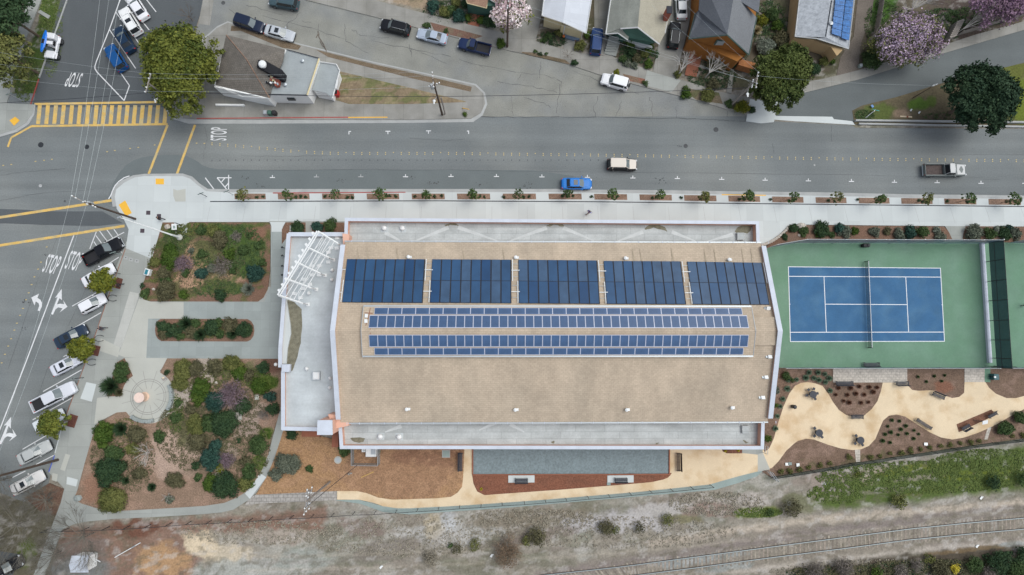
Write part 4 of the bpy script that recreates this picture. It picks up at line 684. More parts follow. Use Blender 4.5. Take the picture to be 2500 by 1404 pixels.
# --- entrance wing at the left
b = MB(); wing = W2([(703, 569), (842, 571), (842, 600), (834, 800), (845, 1050), (689, 1048), (688, 908), (681, 896), (681, 850), (692, 720)], WZ + .6)
b.prism(wing, 0, WZ, M['pink'], top=M['roof_white']); b.build('entrance_wing', hall)
b = MB(); c = MB()
for i, (a_, d_, wd) in enumerate((((842, 572), (704, 572), .5), ((705, 570), (693, 722), .5), ((694, 718), (684, 852), .45), ((684, 850), (684, 897), .45), ((691, 905), (691, 1050), .45), ((689, 1046), (778, 1048), .45))):
    A, B = U(*a_, WZ + .6), U(*d_, WZ + .6); dd = (B - A).normalized(); n_ = Vector((-dd.y, dd.x, 0)) * wd / 2
    b.prism([tuple(q[:2]) for q in (A - n_ * .85, B - n_ * .85, B + n_ * .85, A + n_ * .85)], WZ - .01, WZ + .52 + i * .004, M['pink'])
    c.prism([tuple(q[:2]) for q in (A - n_ * 1.2, B - n_ * 1.2, B + n_ * 1.2, A + n_ * 1.2)], WZ + .52, WZ + .6 + i * .004, M['cap'])
b.build('parapet', hall); c.build('parapet_cap', hall)
b = MB(); b.prism(W2([(688, 728), (699, 728), (709, 795), (710, 815), (702, 850), (699, 888), (684, 888)], WZ + .3), WZ, WZ + .3, M['conc_smooth']); b.build('sloping_ledge', hall)
stain([(700, 728), (715, 732), (728, 745), (737, 757), (738, 790), (735, 830), (728, 860), (718, 900), (706, 910), (697, 895), (704, 850), (711, 815)], WZ + .012)
b = MB(); b.box(Vector(U(697, 899, WZ + .9)) - Vector((0, 0, .35)), (1.15, 1.1, .7), M['cap'], bev=.05); b.build('corner_cap', hall)
for x, y in ((812, 660), (811, 683), (755, 716), (750, 900), (807, 923), (806, 946)): dome(x, y, WZ, .26, base=False)
b = MB(); q = U(774, 917, WZ); b.box((q.x, q.y, WZ + .25), (1.1, 1.2, .5), M['gutter']); b.box((q.x, q.y, WZ + .55), (.95, 1.05, .12), M['white_steel'], taper=.7); b.build('skylight', hall)
b = MB(); q = U(673, 890, 2.8); b.lathe((q.x, q.y, 2.5), [(.03, 0), (.2, .08), (.27, .27), (.2, .46), (.03, .55)], M['white_steel'], 16); b.tube((q.x, q.y, 2.6), (q.x + .8, q.y, 2.7), .04, M['silver']); b.build('globe_lamp', hall)
# tall salmon block between wing and hall
b = MB(); P = W2([(776, 1027), (810, 1027), (811, 1061), (775, 1061)], 9.0); b.prism(P, 0, 8.85, M['pink']); P1 = W2([(775, 1026), (811, 1026), (812, 1062), (774, 1062)], 9.0); b.prism(P1, 8.85, 9.0, M['cap']); b.build('tower_block', hall)
b = MB(); b.prism(W2([(800, 1012), (850, 1015), (850, 1040), (812, 1048)], 7.2), 0, 7.0, M['pink']); b.build('tower_block', hall)
b = MB(); b.prism(W2([(836, 570), (852, 572), (852, 602), (838, 602)], 6.4), 0, 6.4, M['pink']); b.build('wall', hall)
# louvred recesses in the west corner
for x, y, w_, h_ in ((838, 1066, .9, 2.6), (765, 1056, 2.6, .8)):
    b = MB(); q = U(x - 14 if w_ < 1 else x, y, 1.2); b.box((q.x, q.y, 1.2), (w_, h_, 2.4), M['wood_red']);
    for k in range(6): b.box((q.x, q.y, .4 + k * .35), (w_ + .05, h_ + .05, .06), M['dark_metal'])
    b.build('louvre', hall)
# white pads on the wing roof
pads = [(824, 581), (808, 605.5), (823, 606), (802, 616), (802, 640), (763, 649.5), (779.5, 649.5), (762, 671.5), (779.5, 671.5), (741, 682), (757, 694.5), (740.5, 704.5), (719, 717), (734, 727)]
for i, (x, y) in enumerate(pads):
    b = MB(); q = U(x, y, WZ); padl = ['topmost right pad, by the hall gable', 'left of the upper pair by the gable', 'right of the upper pair by the gable', 'just below the upper pair by the gable', 'alone below the second rafter foot', 'left of the middle pair of pads', 'right of the middle pair of pads', 'left of the pair below the middle pair', 'right of the pair at the middle rafter foot', 'leftmost, between the two lowest rafters', 'at the fourth rafter foot', 'just above the lowest rafter', 'lowest but one, crossed by the lowest rafter', 'lowest of all, at the foot of the lowest rafter'][i]; b.box((q.x, q.y, WZ + .08), (.62, .45, .16), M['white_steel'], rz=random.uniform(-.15, .15)); tag(b.build('roof_pad', own=(q.x, q.y, WZ)), 'white pad on the wing roof, ' + padl, 'roof pad', 'white pads under the roof pergola')
# pergola over the entrance
tz = 7.6; pg = empty('pergola', U(757, 650, WZ), 'white steel pergola set at a slant over the entrance wing roof', 'pergola'); po = pg.location
ptop = [((776, 565), (825, 595)), ((752, 605), (802, 629)), ((727, 642), (781, 668)), ((701, 682), (759, 703)), ((680, 721), (738, 741))]
for a_, c_ in ptop:
    b = MB(); A, B = U(*a_, tz), U(*c_, tz - .6); d = (B - A); L_ = d.length; b.tube(A, B, .15, M['white_steel'], n=4); b.tube(B, (B.x, B.y, WZ), .1, M['white_steel']); b.box((B.x, B.y, WZ + .06), (.5, .5, .12), M['white_steel']); b.build('rafter', pg, own=po)
for t, r_ in ((-.04, .12), (.05, .10), (.28, .05), (.45, .05), (.62, .05), (.82, .06)):
    b = MB(); A = U(*[ptop[0][0][k] * (1 - t) + ptop[0][1][k] * t for k in (0, 1)], tz - .6 * max(t, 0) + .12); B = U(*[ptop[4][0][k] * (1 - t) + ptop[4][1][k] * t for k in (0, 1)], tz - .6 * max(t, 0) + .12); b.tube(A, B, r_, M['white_steel'], n=6); b.build('purlin', pg, own=po)
for k in range(11):
    t = .06 + k * .088; b = MB(); A = U(775 - 94 * t, 562 + 159 * t, tz + .1); b.box((A.x - .3, A.y + .12, A.z), (.42, .32, .1), M['white_steel'], rz=-1.0); b.build('bracket', pg, own=po)
for a_, c_ in (((790, 578), (735, 700)), ((795, 590), (728, 722)), ((806, 600), (700, 705)), ((785, 590), (690, 700)), ((815, 600), (745, 690))):
    b = MB(); b.tube(U(*a_, tz - .5), U(*c_, tz - .7), .035, M['white_steel'], n=5); b.build('tie_rod', pg, own=po)

# --- solar collectors on the north slope
def lerp(a_, b_, t): return a_ + (b_ - a_) * t
coll_lab = ['leftmost block of dark blue pool heating panels on the north slope', 'second block from the left of pool heating panels on the north slope', 'middle block of the five pool heating panel blocks on the north slope', 'fourth block from the left of pool heating panels, nearly above the tie bars', 'rightmost block of pool heating panels, beside the right gable parapet']
blocks = [((848, 632.5), (1038.5, 633), (1031.5, 738.6), (834, 737)), ((1056, 633), (1249, 634), (1248, 739.5), (1048.5, 738)), ((1266.5, 634), (1459, 636), (1464, 741), (1266, 739.5)), ((1475, 637), (1663, 638), (1674.5, 742), (1480.5, 741)), ((1678.5, 638.5), (1860, 641.5), (1880, 743), (1691, 742))]
for i, (a_, b_, c_, d_) in enumerate(blocks):
    A, B, C_, D = [onroof(*p, .16) for p in (a_, b_, c_, d_)]; A.x = D.x = (A.x + D.x) / 2; B.x = C_.x = (B.x + C_.x) / 2
    ar = empty('solar_collector_block', A, coll_lab[i], 'solar panels', 'pool heating panel blocks on the hall roof')
    for r_ in range(2):
        for k in range(8):
            u0, u1 = k / 8 + .003, (k + 1) / 8 - .013; v0, v1 = (0, .494) if r_ == 0 else (.506, 1)
            f_ = lambda u_, v_: lerp(lerp(A, B, u_), lerp(D, C_, u_), v_)
            m = MB(); m.slab(f_(u0, v1), f_(u1, v1), f_(u1, v0), f_(u0, v0), .08, M[random.choice(['collector', 'collector', 'collector_sheen' if i > 0 else 'collector', 'collector_deep' if i < 3 else 'collector_sheen'])]); m.build('solar_panel', ar, own=A)  # random tones; right blocks lean greyer, a painted sky reflection
    m = MB(); m.slab(lerp(D, A, -.01) - Vector((0, 0, .06)), lerp(C_, B, -.01) - Vector((0, 0, .06)), B - Vector((0, 0, .06)), A - Vector((0, 0, .06)), .03, M['slot']); m.build('backing', ar, own=A)
    up = Vector((0, 0, .06)); ps_ = [([lerp(B, C_, 0) + up + Vector((.15, 0, 0)), lerp(B, C_, .5) + up + Vector((.15, 0, 0))], .06), ([lerp(A, D, .5) + up - Vector((.13, 0, 0)), D + up - Vector((.13, 0, 0))], .06)]
    if i < 4: ps_ += [([lerp(B, C_, v_), lerp(B, C_, v_) + Vector((1.15, 0, 0))], .06) for v_ in (.25, .745)] + [([lerp(B, C_, v_) + Vector((.1, 0, -.06)), lerp(B, C_, v_) + Vector((.9, 0, -.06))], .03) for v_ in (.1, .4, .6, .88)]
    if i == 0: ps_ += [([lerp(A, D, .25) + up, lerp(A, D, .25) + up - Vector((.9, 0, 0)), lerp(A, D, .75) + up - Vector((1.0, .2, 0)), lerp(A, D, .75) + up - Vector((.2, .2, 0))], .05)]
    for pp_, r__ in ps_: m = MB(); m.path(pp_, r__, M['white_steel'] if r__ > .04 else M['gutter']); m.build('pipe', ar, own=A)
# --- raised monitor with photovoltaic rows
MZ = .55
mA, mB, mC, mD = onroof(889, 749, MZ), onroof(1829, 752, MZ), onroof(1829, 870, MZ), onroof(890, 868, MZ)
x0, x1 = (mA.x + mD.x) / 2, (mB.x + mC.x) / 2; y0, y1 = mA.y, mD.y; zt0, zt1 = rz_(y0) + MZ, rz_(y1) + MZ
b = MB(); xl, xr = x0 - .2, x1 + .45
b.add([(xl, y0, zt0 - MZ), (xr, y0, zt0 - MZ), (xl, y0, zt0), (xr, y0, zt0), (xl, pr, RZ + MZ), (xr, pr, RZ + MZ), (xl, y1, zt1), (xr, y1, zt1), (xl, y1, zt1 - MZ), (xr, y1, zt1 - MZ)], [(0, 2, 3, 1), (2, 4, 5, 3), (4, 6, 7, 5), (6, 8, 9, 7), (0, 8, 6, 4, 2), (1, 3, 5, 7, 9)], M['roof_tan']); b.build('ridge_monitor', hall)
b = MB(); b.path([(xl, y0, zt0), (xl, pr, RZ + MZ + .02), (xl, y1, zt1)], .05, M['gutter']); b.path([(xr, y0, zt0), (xr, pr, RZ + MZ + .02), (xr, y1, zt1)], .05, M['gutter']); b.box(((xl + xr) / 2, y0 + .12, zt0 - .08), (xr - xl, .2, .1), M['gutter']); b.box(((xl + xr) / 2, y1 - .12, zt1 - .08), (xr - xl, .2, .1), M['gutter'])
b.build('ridge_flashing', hall)
PVC = {}
for i, (ya, yb, xa, xb, n_, lab) in enumerate(((751, 767.5, 914, 1812, 27, 'topmost row of blue photovoltaic panels, laid lengthwise on the ridge monitor'), (769.5, 800.5, 901, 1826, 44, 'second row of upright photovoltaic panels, just above the bare ridge strip'), (817.5, 847, 901, 1827, 44, 'third row of upright photovoltaic panels, just below the bare ridge strip'), (849.5, 866.5, 914, 1815, 27, 'lowest row of photovoltaic panels, laid lengthwise along the monitor gutter'))):
    ym = (ya + yb) / 2; A, B = onroof(xa, ya, MZ + .14), onroof(xb, ya, MZ + .14); C_, D = onroof(xb, yb, MZ + .14), onroof(xa, yb, MZ + .14); xs0, xs1 = (A.x + D.x) / 2, (B.x + C_.x) / 2
    O = Vector((xs0, D.y, D.z)); ar = empty('solar_panel_row', O, lab, 'solar panels', 'photovoltaic rows on the roof ridge'); pw = (xs1 - xs0) / n_; key = (n_, i)
    dy, dz = A.y - D.y, A.z - D.z
    m1 = MB(); m1.slab((0.01, 0, 0), (pw - .01, 0, 0), (pw - .01, dy, dz), (.01, dy, dz), .05, M['pvframe'])
    m2 = MB(); e = .045; t_ = .045; nz = .004
    P = [(0.01 + e, dy * t_ if n_ == 44 else dy * .05), (pw - .01 - e, dy * (t_ if n_ == 44 else .05)), (pw - .01 - e, dy * (1 - (t_ if n_ == 44 else .05))), (.01 + e, dy * (1 - (t_ if n_ == 44 else .05)))]
    m2.add([(p[0], p[1], dz * p[1] / dy + nz) for p in P], [(0, 1, 2, 3)], M['pv'])
    f1 = m1.build('solar_panel', ar, loc=(0, 0, 0)); f2 = m2.build('cells', f1)
    for k in range(1, n_):
        c = f1.copy(); COL.objects.link(c); c.parent = ar; c.location = (k * pw, 0, 0); d = f2.copy(); COL.objects.link(d); d.parent = c
for x, y in ((895, 771), (894, 784)):
    b = MB(); q = onroof(x, y, MZ); b.box((q.x, q.y, q.z + .12), (.4, .5, .24), M['white_steel'], bev=.02); b.build('inverter_box', hall)
b = MB(); A = onroof(904, 752, MZ + .03); B = onroof(901, 770, MZ + .03); C_ = onroof(893, 795, MZ + .03); b.path([A, B], .04, M['wood_red']); b.path([B, C_], .04, M['wood_red']); b.path([onroof(890, 764, MZ + .03), onroof(910, 765, MZ + .03)], .05, M['wood_red']); b.path([onroof(904, 802, MZ + .03), onroof(904, 816, MZ + .03)], .04, M['wood_red']); b.build('conduit', hall)
b = MB(); b.path([onroof(1838, 803, MZ + .02), onroof(1841, 812, .2), onroof(1840, 820, .1)], .06, M['wood_red']); b.build('conduit', hall)

# ================================================================= HOUSES
M['shingle_dark'] = mat('dark_wood_shingle', (.165, .15, .13), .95, .16, 1, .2, 5, brick=(.35, .28, .03, .7)); M['shingle_brown'] = mat('brown_shingle', (.32, .20, .14), .95, .14, 1, .2, 6, brick=(.3, .25, .02, .75))
M['shingle_green'] = mat('green_grey_shingle', (.235, .245, .215), .95, .14, 1.6, .14, 6, streak=(.9, .15, .12)); M['shingle_tan'] = mat('sage_tan_shingle', (.33, .31, .245), .95, .12, 1.5, .14, 6)
M['roof_slate'] = mat('slate_grey_shingle', (.115, .125, .14), .95, .08, 2, .2, 6); M['roof_slate2'] = mat('slate_grey_shingle_light', (.16, .17, .18), .95, .08, 2, .2, 6)
M['roof_pale'] = mat('pale_roof_membrane', (.55, .58, .62), .8, .05, 2, .04, 8, brick=(3, .95, .012, .85)); M['roof_grey'] = mat('mottled_grey_roll_roof', (.36, .385, .41), .9, .10, 1.2, .2, 4, col2=(.26, .28, .30), c2s=1.5, c2t=.6)
M['roof_tar'] = mat('blue_grey_flat_roof', (.30, .33, .335), .9, .09, 1.5, .08, 6); M['orange'] = mat('ochre_wall', (.30, .125, .03), .9, .1, 1, .1, 6); M['cream'] = mat('cream_wall', (.60, .52, .32), .9, .05, 1, .05, 8); M['sage'] = mat('green_wall', (.06, .13, .10), .8); M['yellowwall'] = mat('pale_ochre_wall', (.42, .30, .16), .9, .06); M['trim'] = plain('white_trim', (.6, .61, .60)); M['fascia'] = plain('green_fascia', (.06, .10, .085)); M['brick'] = mat('red_brick', (.30, .09, .06), .9, .15, .4, .1, 8); M['soot'] = mat('charred_black', (.018, .019, .022), .95, .2, .4, .2, 8); M['fence_wood'] = mat('cedar_fence', (.33, .14, .055), .9, .2, .4, .1, 8); M['deck_blue'] = mat('blue_grey_porch', (.13, .18, .25), .8)
def prismz(b, pts, z0, z1, m, top=None, zt=None): b.prism(W2(pts, zt if zt is not None else z1), z0, z1, m, top)
def facet(b, pts, m, th=.15):
    """roof facet from (px,py,z) corners"""
    P = [U(*p) for p in pts]; n_ = len(P); nm = sum((P[i].x * P[(i + 1) % n_].y - P[(i + 1) % n_].x * P[i].y) for i in range(n_))
    if nm < 0: P = P[::-1]
    Q = [p - Vector((0, 0, th)) for p in P]; b.add(P + Q, [list(range(n_)), list(range(2 * n_ - 1, n_ - 1, -1))] + [[i, n_ + i, n_ + (i + 1) % n_, (i + 1) % n_] for i in range(n_)], m)
def edge_trim(b, pts, m, r_=.07):
    for a_, c_ in zip(pts, pts[1:]): b.tube(U(*a_), U(*c_), r_, m, n=4)
def win(b, px, py, z, w_, h_, m='glass', yoff=0):
    q = U(px, py, z); b.box((q.x, q.y + yoff, z), (w_, .08, h_), M[m])

# H1 old corner shop with a charred chimney
h = empty('corner_shop', U(680, 200), 'old white corner building with dark hipped roof, flat grey roof and charred chimney', 'building'); ho = h.location
b = MB(); prismz(b, [(522, 212), (552, 92), (700, 122), (780, 146), (750, 232), (656, 230), (652, 240)], 0, 3.3, M['wallwhite'], zt=3.3); b.build('wall', h, own=ho)
b = MB(); prismz(b, [(655, 231), (700, 121), (778.5, 142), (749, 232)], 3.3, 3.42, M['roof_tar']); b.build('flat_roof', h, own=ho)
b = MB(); e0 = 3.3; ap = (601, 144, 5.6)
W_ = (526, 208, e0); NW = (552, 85, e0); NE = (695, 121, 4.2); SE = (658, 240, e0); mid = (690, 125, 4.4)
facet(b, [W_, ap, NW], M['shingle_dark']); facet(b, [NW, ap, (640, 140, 5.4), NE], M['shingle_dark']); facet(b, [W_, SE, (605, 150, 5.55), ap], M['shingle_dark']); facet(b, [(605, 150, 5.55), SE, (663, 215, 3.9), (690, 150, 4.0), NE, (640, 140, 5.4), ap], M['shingle_dark'])
b.build('hipped_roof', h, own=ho)
b = MB(); edge_trim(b, [NW[:2] + (e0 + .05,), ap, (605, 150, 5.6), SE], M['shingle_brown'], .06); edge_trim(b, [W_, (590, 235, e0 - .1), SE], M['trim'], .07); b.build('ridge_trim', h, own=ho)
b = MB(); edge_trim(b, [(700, 121, 3.6), (779, 142, 3.6), (750, 232, 3.6), (656, 230, 3.6)], M['slot'], .06); edge_trim(b, [(779, 143, 3.75), (750, 232, 3.75)], M['cream'], .14); b.build('roof_edge', h, own=ho)
b = MB(); prismz(b, [(632, 147), (650, 150), (690, 172), (687, 190), (672, 186), (628, 165)], 3.6, 5.5, M['soot'], zt=5.3); b.build('charred_hood', h, own=ho)
b = MB(); q = U(638.5, 154.5, 6.4); b.lathe((q.x, q.y, 5.3), [(.35, 0), (.35, .7), (.58, .75), (.55, .95), (.35, 1.15), (.05, 1.2)], M['white_steel'], 18); b.build('roof_ventilator', h, own=ho)
b = MB(); prismz(b, [(642, 184), (651, 180), (682, 195), (680, 208), (672, 210), (666, 200)], 3.6, 4.3, M['brick'])
for k in range(16): q = U(random.uniform(644, 680), random.uniform(182, 207), 4.4); b.box(q, (.3, .24, .2), M[random.choice(['brick', 'wallwhite', 'soot', 'cream', 'gutter'])], rz=random.random() * 3)
b.build('broken_chimney', h, own=ho)
for x, y in ((740, 150), (698, 208)): b = MB(); q = U(x, y, 3.4); b.lathe(q, [(.2, 0), (.2, .3), (.28, .35), (.05, .45)], M['gutter'], 12); b.build('roof_vent', h, own=ho)
b = MB(); prismz(b, [(766, 222), (784, 155), (818, 160), (824, 176), (806, 232), (798, 228)], 0, 2.3, M['wallwhite'], zt=2.6); prismz(b, [(762, 219), (782, 151), (821, 157), (829, 173), (811, 240), (797, 227)], 2.5, 2.7, M['wallwhite'], M['roof_tar']); b.build('canopy', h, own=ho)
b = MB(); edge_trim(b, [(782, 151, 2.85), (821, 157, 2.85), (829, 173, 2.85), (811, 240, 2.85)], M['trim'], .1); q0 = U(823, 207, 2.9); b.box(q0, (.3, 1.4, .5), M['trim'], rz=-.15); b.build('canopy_fascia', h, own=ho)
b = MB()
for k, x in enumerate((536, 550, 566, 590, 615, 712)): q = U(x, 216 + (x - 536) * .24 if x < 700 else 243, 1.8); b.box((q.x, q.y + .05, 1.9), (.9 if x < 700 else 1.1, .3, .7), M['glass'], rz=-.2 if x < 700 else 0)
b.build('window', h, own=ho)
b = MB(); b.prism(W2([(526, 253), (596, 254), (596, 258), (526, 257)], .5), 0, .5, M['wallwhite']); tag(b.build('low_wall', own=U(560, 255)), 'low white wall between the big yellow green tree and the corner shop', 'wall')
b = MB(); q = U(820, 229, .5); b.box((q.x, q.y, .6), (1.0, .9, 1.2), plain('red_paint', (.45, .02, .02)), bev=.08); b.box((q.x, q.y, 1.22), (.8, .7, .06), M['black']); tag(b.build('news_box', own=(q.x, q.y, 0)), 'bright red box standing under the white canopy of the corner shop', 'box')
bn = MB(); q = U(664, 279, .14)
for dx, c_ in ((-.75, 'silver'), (-.1, 'sage'), (.6, 'black')): bn.box((q.x + dx, q.y, .6), (.55, .6, .95), M[c_], bev=.05)
tag(bn.build('newspaper_boxes', own=q), 'row of grey, green and black newspaper racks on the pavement by the red kerb', 'newspaper racks')

# H2 brown shingled house cut off by the top edge
h = empty('house', U(1160, -40), 'house with brown shingled roofs cut off by the top edge, beside the magnolia', 'house'); ho = h.location
b = MB(); prismz(b, [(1140, -60), (1140, 5), (1188, 14), (1225, 14), (1240, -60)], 0, 3, M['sage'], zt=3); b.build('wall', h, own=ho)
b = MB(); facet(b, [(1138, -2, 3.2), (1141, 8, 3.0), (1188, 20, 3.0), (1192, -2, 3.2), (1185, -90, 5)], M['shingle_brown']); facet(b, [(1138, -2, 3.2), (1185, -90, 5), (1130, -100, 4)], M['shingle_brown']); facet(b, [(1195, -4, 3.6), (1226, 18, 3.2), (1240, -20, 3.6), (1215, -90, 5)], M['shingle_brown']); b.build('roof', h, own=ho)
b = MB(); edge_trim(b, [(1138, -1, 3.1), (1141, 8, 3.0), (1188, 20, 3.0), (1190, 0, 3.1)], M['cream'], .07); edge_trim(b, [(1194, -3, 3.6), (1226, 18, 3.2)], M['trim'], .07); b.build('fascia', h, own=ho)
# H3 white roofed house
h = empty('house', U(1385, 50), 'cream house with pale white roof and a blue grey porch', 'house'); ho = h.location
b = MB(); prismz(b, [(1330, 40), (1371, 52), (1372, 60), (1422, 74), (1440, 0), (1440, -60), (1335, -60)], 0, 2.9, M['cream'], zt=2.9); b.build('wall', h, own=ho)
b = MB(); facet(b, [(1323, 38, 3.1), (1375, 54, 3.9), (1396, -90, 4.4), (1340, -100, 3.1)], M['roof_pale']); facet(b, [(1375, 54, 3.9), (1431, 81, 3.1), (1458, -90, 3.1), (1396, -90, 4.4)], M['roof_pale']); b.build('roof', h, own=ho)
b = MB(); edge_trim(b, [(1340, -100, 3.15), (1323, 38, 3.15), (1375, 55, 3.95), (1431, 81, 3.15), (1458, -90, 3.15)], M['trim'], .08); b.build('fascia', h, own=ho)
b = MB(); prismz(b, [(1374, 70), (1422, 80), (1414, 96), (1402, 98), (1380, 90)], 0, .45, M['deck_blue']); b.build('porch', h, own=ho)
for x, y in ((1375, 84), (1419, 90)): b = MB(); q = U(x, y, .4); b.tube((q.x, q.y, 0), (q.x, q.y, 2.9), .09, M['trim'], n=6); b.build('porch_post', h, own=ho)
b = MB(); win(b, 1355, 52, 1.8, 1.9, 1.0); b.build('window', h, own=ho); b = MB(); win(b, 1398, 77, 1.1, 1.1, 1.9, 'brick'); b.build('door', h, own=ho)
for x, y in ((1413.5, 84), (1376, 90), (1404, 96)): b = MB(); q = U(x, y, .3); b.lathe((q.x, q.y, .3 if y < 92 else 0), [(.12, 0), (.2, .1), (.22, .3), (.15, .38)], plain('pot_orange', (.5, .14, .03)), 10); tag(b.build('flower_pot', own=(q.x, q.y, 0)), {1413.5: 'orange flower pot at the right corner of the blue porch', 1376: 'orange flower pot at the left corner of the blue porch', 1404: 'orange flower pot at the foot of the blue porch step'}[x], 'flower pot', 'flower pots on the blue porch')
# H4 bungalow with green gable
h = empty('house', U(1555, 60), 'bungalow with green grey shingles, green gable and two stepped porch roofs', 'house'); ho = h.location
b = MB(); prismz(b, [(1488, 66), (1500, 68), (1516, 78), (1590, 96), (1612, 80), (1635, -60), (1500, -60)], 0, 2.8, M['sage'], zt=2.8); b.build('wall', h, own=ho)
b = MB(); facet(b, [(1479, 83, 3.0), (1516, 69, 4.2), (1557, 67, 5.2), (1574, -100, 5.2), (1505, -100, 3.0)], M['shingle_green']); b.build('left_roof_slope', h, own=ho)
b = MB(); facet(b, [(1557, 67, 5.2), (1610, 107, 3.2), (1624, 81, 3.0), (1635, 40, 3.0), (1650, -100, 3.0), (1574, -100, 5.2)], M['shingle_tan']); b.build('right_roof_slope', h, own=ho)
b = MB(); facet(b, [(1479, 84, 3.05), (1509, 81, 3.7), (1533, 98, 3.0), (1539, 76, 3.2), (1516, 70, 4.2)], M['shingle_green']); b.build('porch_roof', h, own=ho)
b = MB(); P = [U(1518, 72, 3.9), U(1557, 70, 5.0), U(1606, 106, 3.1), U(1535, 92, 2.9)]; b.add([(p.x, min(p.y, P[0].y - .0), p.z) for p in P], [(0, 1, 2, 3)], M['sage']); b.build('gable_wall', h, own=ho)
b = MB(); edge_trim(b, [(1505, -100, 3.05), (1479, 83, 3.05), (1509, 81, 3.8), (1533, 98, 3.05)], M['trim'], .09); edge_trim(b, [(1515, 70, 4.3), (1557, 67, 5.3), (1610, 108, 3.2)], M['trim'], .11); edge_trim(b, [(1650, -100, 3.05), (1624, 81, 3.05)], M['trim'], .07); b.build('barge_board', h, own=ho)
b = MB(); prismz(b, [(1534, 96), (1592, 112), (1593, 117), (1534, 101)], 0, 1.1, M['trim']); b.build('porch_railing', h, own=ho)
b = MB(); q = U(1632, 28, 5); b.box((q.x, q.y, 4.3), (.7, 1.0, 2.2), M['brick']); b.box((q.x, q.y, 5.45), (.85, 1.15, .12), M['slot']); b.build('chimney', h, own=ho)
st = MB()
for k in range(7): q = U(1499 - k * 1.9, 92 + k * 6.0, 1.2 - k * .17); st.box((q.x, q.y, (1.2 - k * .17) / 2), (1.6, .42, 1.2 - k * .17), M['conc_mid'])
st.build('front_steps', h, own=ho)
# H5 ochre house
h = empty('house', U(1760, 80), 'ochre walled house with steep slate grey gabled roof', 'house'); ho = h.location
b = MB(); prismz(b, [(1684, 98), (1700, 40), (1705, -60), (1850, -60), (1845, 40), (1822, 130), (1800, 150)], 0, 3.2, M['orange'], zt=3.2)
P = [U(1683, 95, 3.3), U(1775, 87, 7.2), U(1822, 133, 3.3)]; yb = P[0].y; base = [U(1683, 120, 0), U(1818, 160, 0)]
b.add([P[0], P[1], P[2], (P[2].x, P[2].y, 0), (P[0].x, P[0].y, 0)], [(4, 3, 2, 1, 0)], M['orange']); b.build('wall', h, own=ho)
b = MB(); facet(b, [(1681.5, 95, 3.3), (1775.5, 85, 7.4), (1797, -40, 7.4), (1712, -60, 5.6), (1706, 25, 4.8), (1697, 33, 3.6)], M['roof_slate']); b.build('left_roof_slope', h, own=ho)
b = MB(); facet(b, [(1775.5, 85, 7.4), (1828, 134, 3.4), (1847, 42, 3.4), (1800, -10, 7.0), (1797, -40, 7.4)], M['roof_slate2']); b.build('right_roof_slope', h, own=ho)
b = MB(); facet(b, [(1708, 26, 4.9), (1738, 32, 5.8), (1770, 5, 6.8), (1775, -60, 6.9), (1706, -60, 4.9)], M['roof_slate']); facet(b, [(1803, 0, 6.4), (1852, 31, 5.2), (1862, -60, 5.2), (1810, -60, 6.6)], M['roof_slate']); b.build('dormer_roof', h, own=ho)
b = MB(); edge_trim(b, [(1681.5, 95, 3.35), (1775.5, 85.5, 7.5), (1828, 134, 3.4), (1847, 42, 3.4)], M['fascia'], .12); edge_trim(b, [(1681.5, 95, 3.35), (1697, 33, 3.7)], M['fascia'], .08); b.build('barge_board', h, own=ho)
for x, y, z in ((1758, 102, 5.0), (1768, 127, 2.2)):
    b = MB(); q = U(x, y, z); b.box((q.x, q.y - .12, z), (1.5, .15, 1.3), M['fascia']); wo_ = b.build('window', h, own=ho); b = MB(); b.box((q.x, q.y - .22, z), (1.1, .12, 1.0), M['gutter']); b.build('pane', wo_, own=ho)
b = MB(); q = U(1717, 113, 1.2); b.box((q.x, q.y - .1, 1.2), (1.1, .2, 2.2), M['slot']); b.build('door', h, own=ho); b = MB(); b.prism(W2([(1806, 143), (1848, 155), (1848, 172), (1803, 158)], 1.5), 0, 1.5, M['fence_wood']); b.build('side_porch', h, own=ho)
# H6 grey roofed house with panels
h = empty('house', U(2030, 60), 'ochre house with mottled grey roof and green trim', 'house'); ho = h.location
b = MB(); prismz(b, [(1940, 92), (1990, 98), (2030, 112), (2045, 135), (2058, 122), (2085, -60), (1955, -60)], 0, 2.7, M['yellowwall'], zt=2.9); b.build('wall', h, own=ho)
b = MB(); facet(b, [(1941, 89, 3.0), (2016, 91, 3.9), (2036, -100, 3.9), (1963, -100, 3.0)], M['roof_grey']); b.build('left_roof_slope', h, own=ho)
b = MB(); facet(b, [(2016, 91, 3.9), (1994, 94, 3.6), (2071.6, 118.7, 3.0), (2098, -100, 3.0), (2036, -100, 3.9)], M['roof_grey']); b.build('right_roof_slope', h, own=ho)
b = MB(); edge_trim(b, [(1963, -100, 3.05), (1941, 89, 3.05), (1994, 94, 3.65), (2071.6, 119, 3.05), (2098, -100, 3.05)], M['trim'], .07); edge_trim(b, [(1941, 90, 2.9), (1994, 95, 3.5), (2073, 120, 2.9)], M['fascia'], .09); b.build('fascia', h, own=ho)
b = MB(); edge_trim(b, [(2031, 0, 3.95), (2016, 89, 3.95)], M['slot'], .06); b.build('ridge_seam', h, own=ho)
b = MB(); q = U(2030, 56, 4.1); b.lathe((q.x, q.y, 3.7), [(.2, 0), (.3, .3), (.3, .4), (.05, .5)], M['silver'], 14); b.build('turbine_vent', h, own=ho)
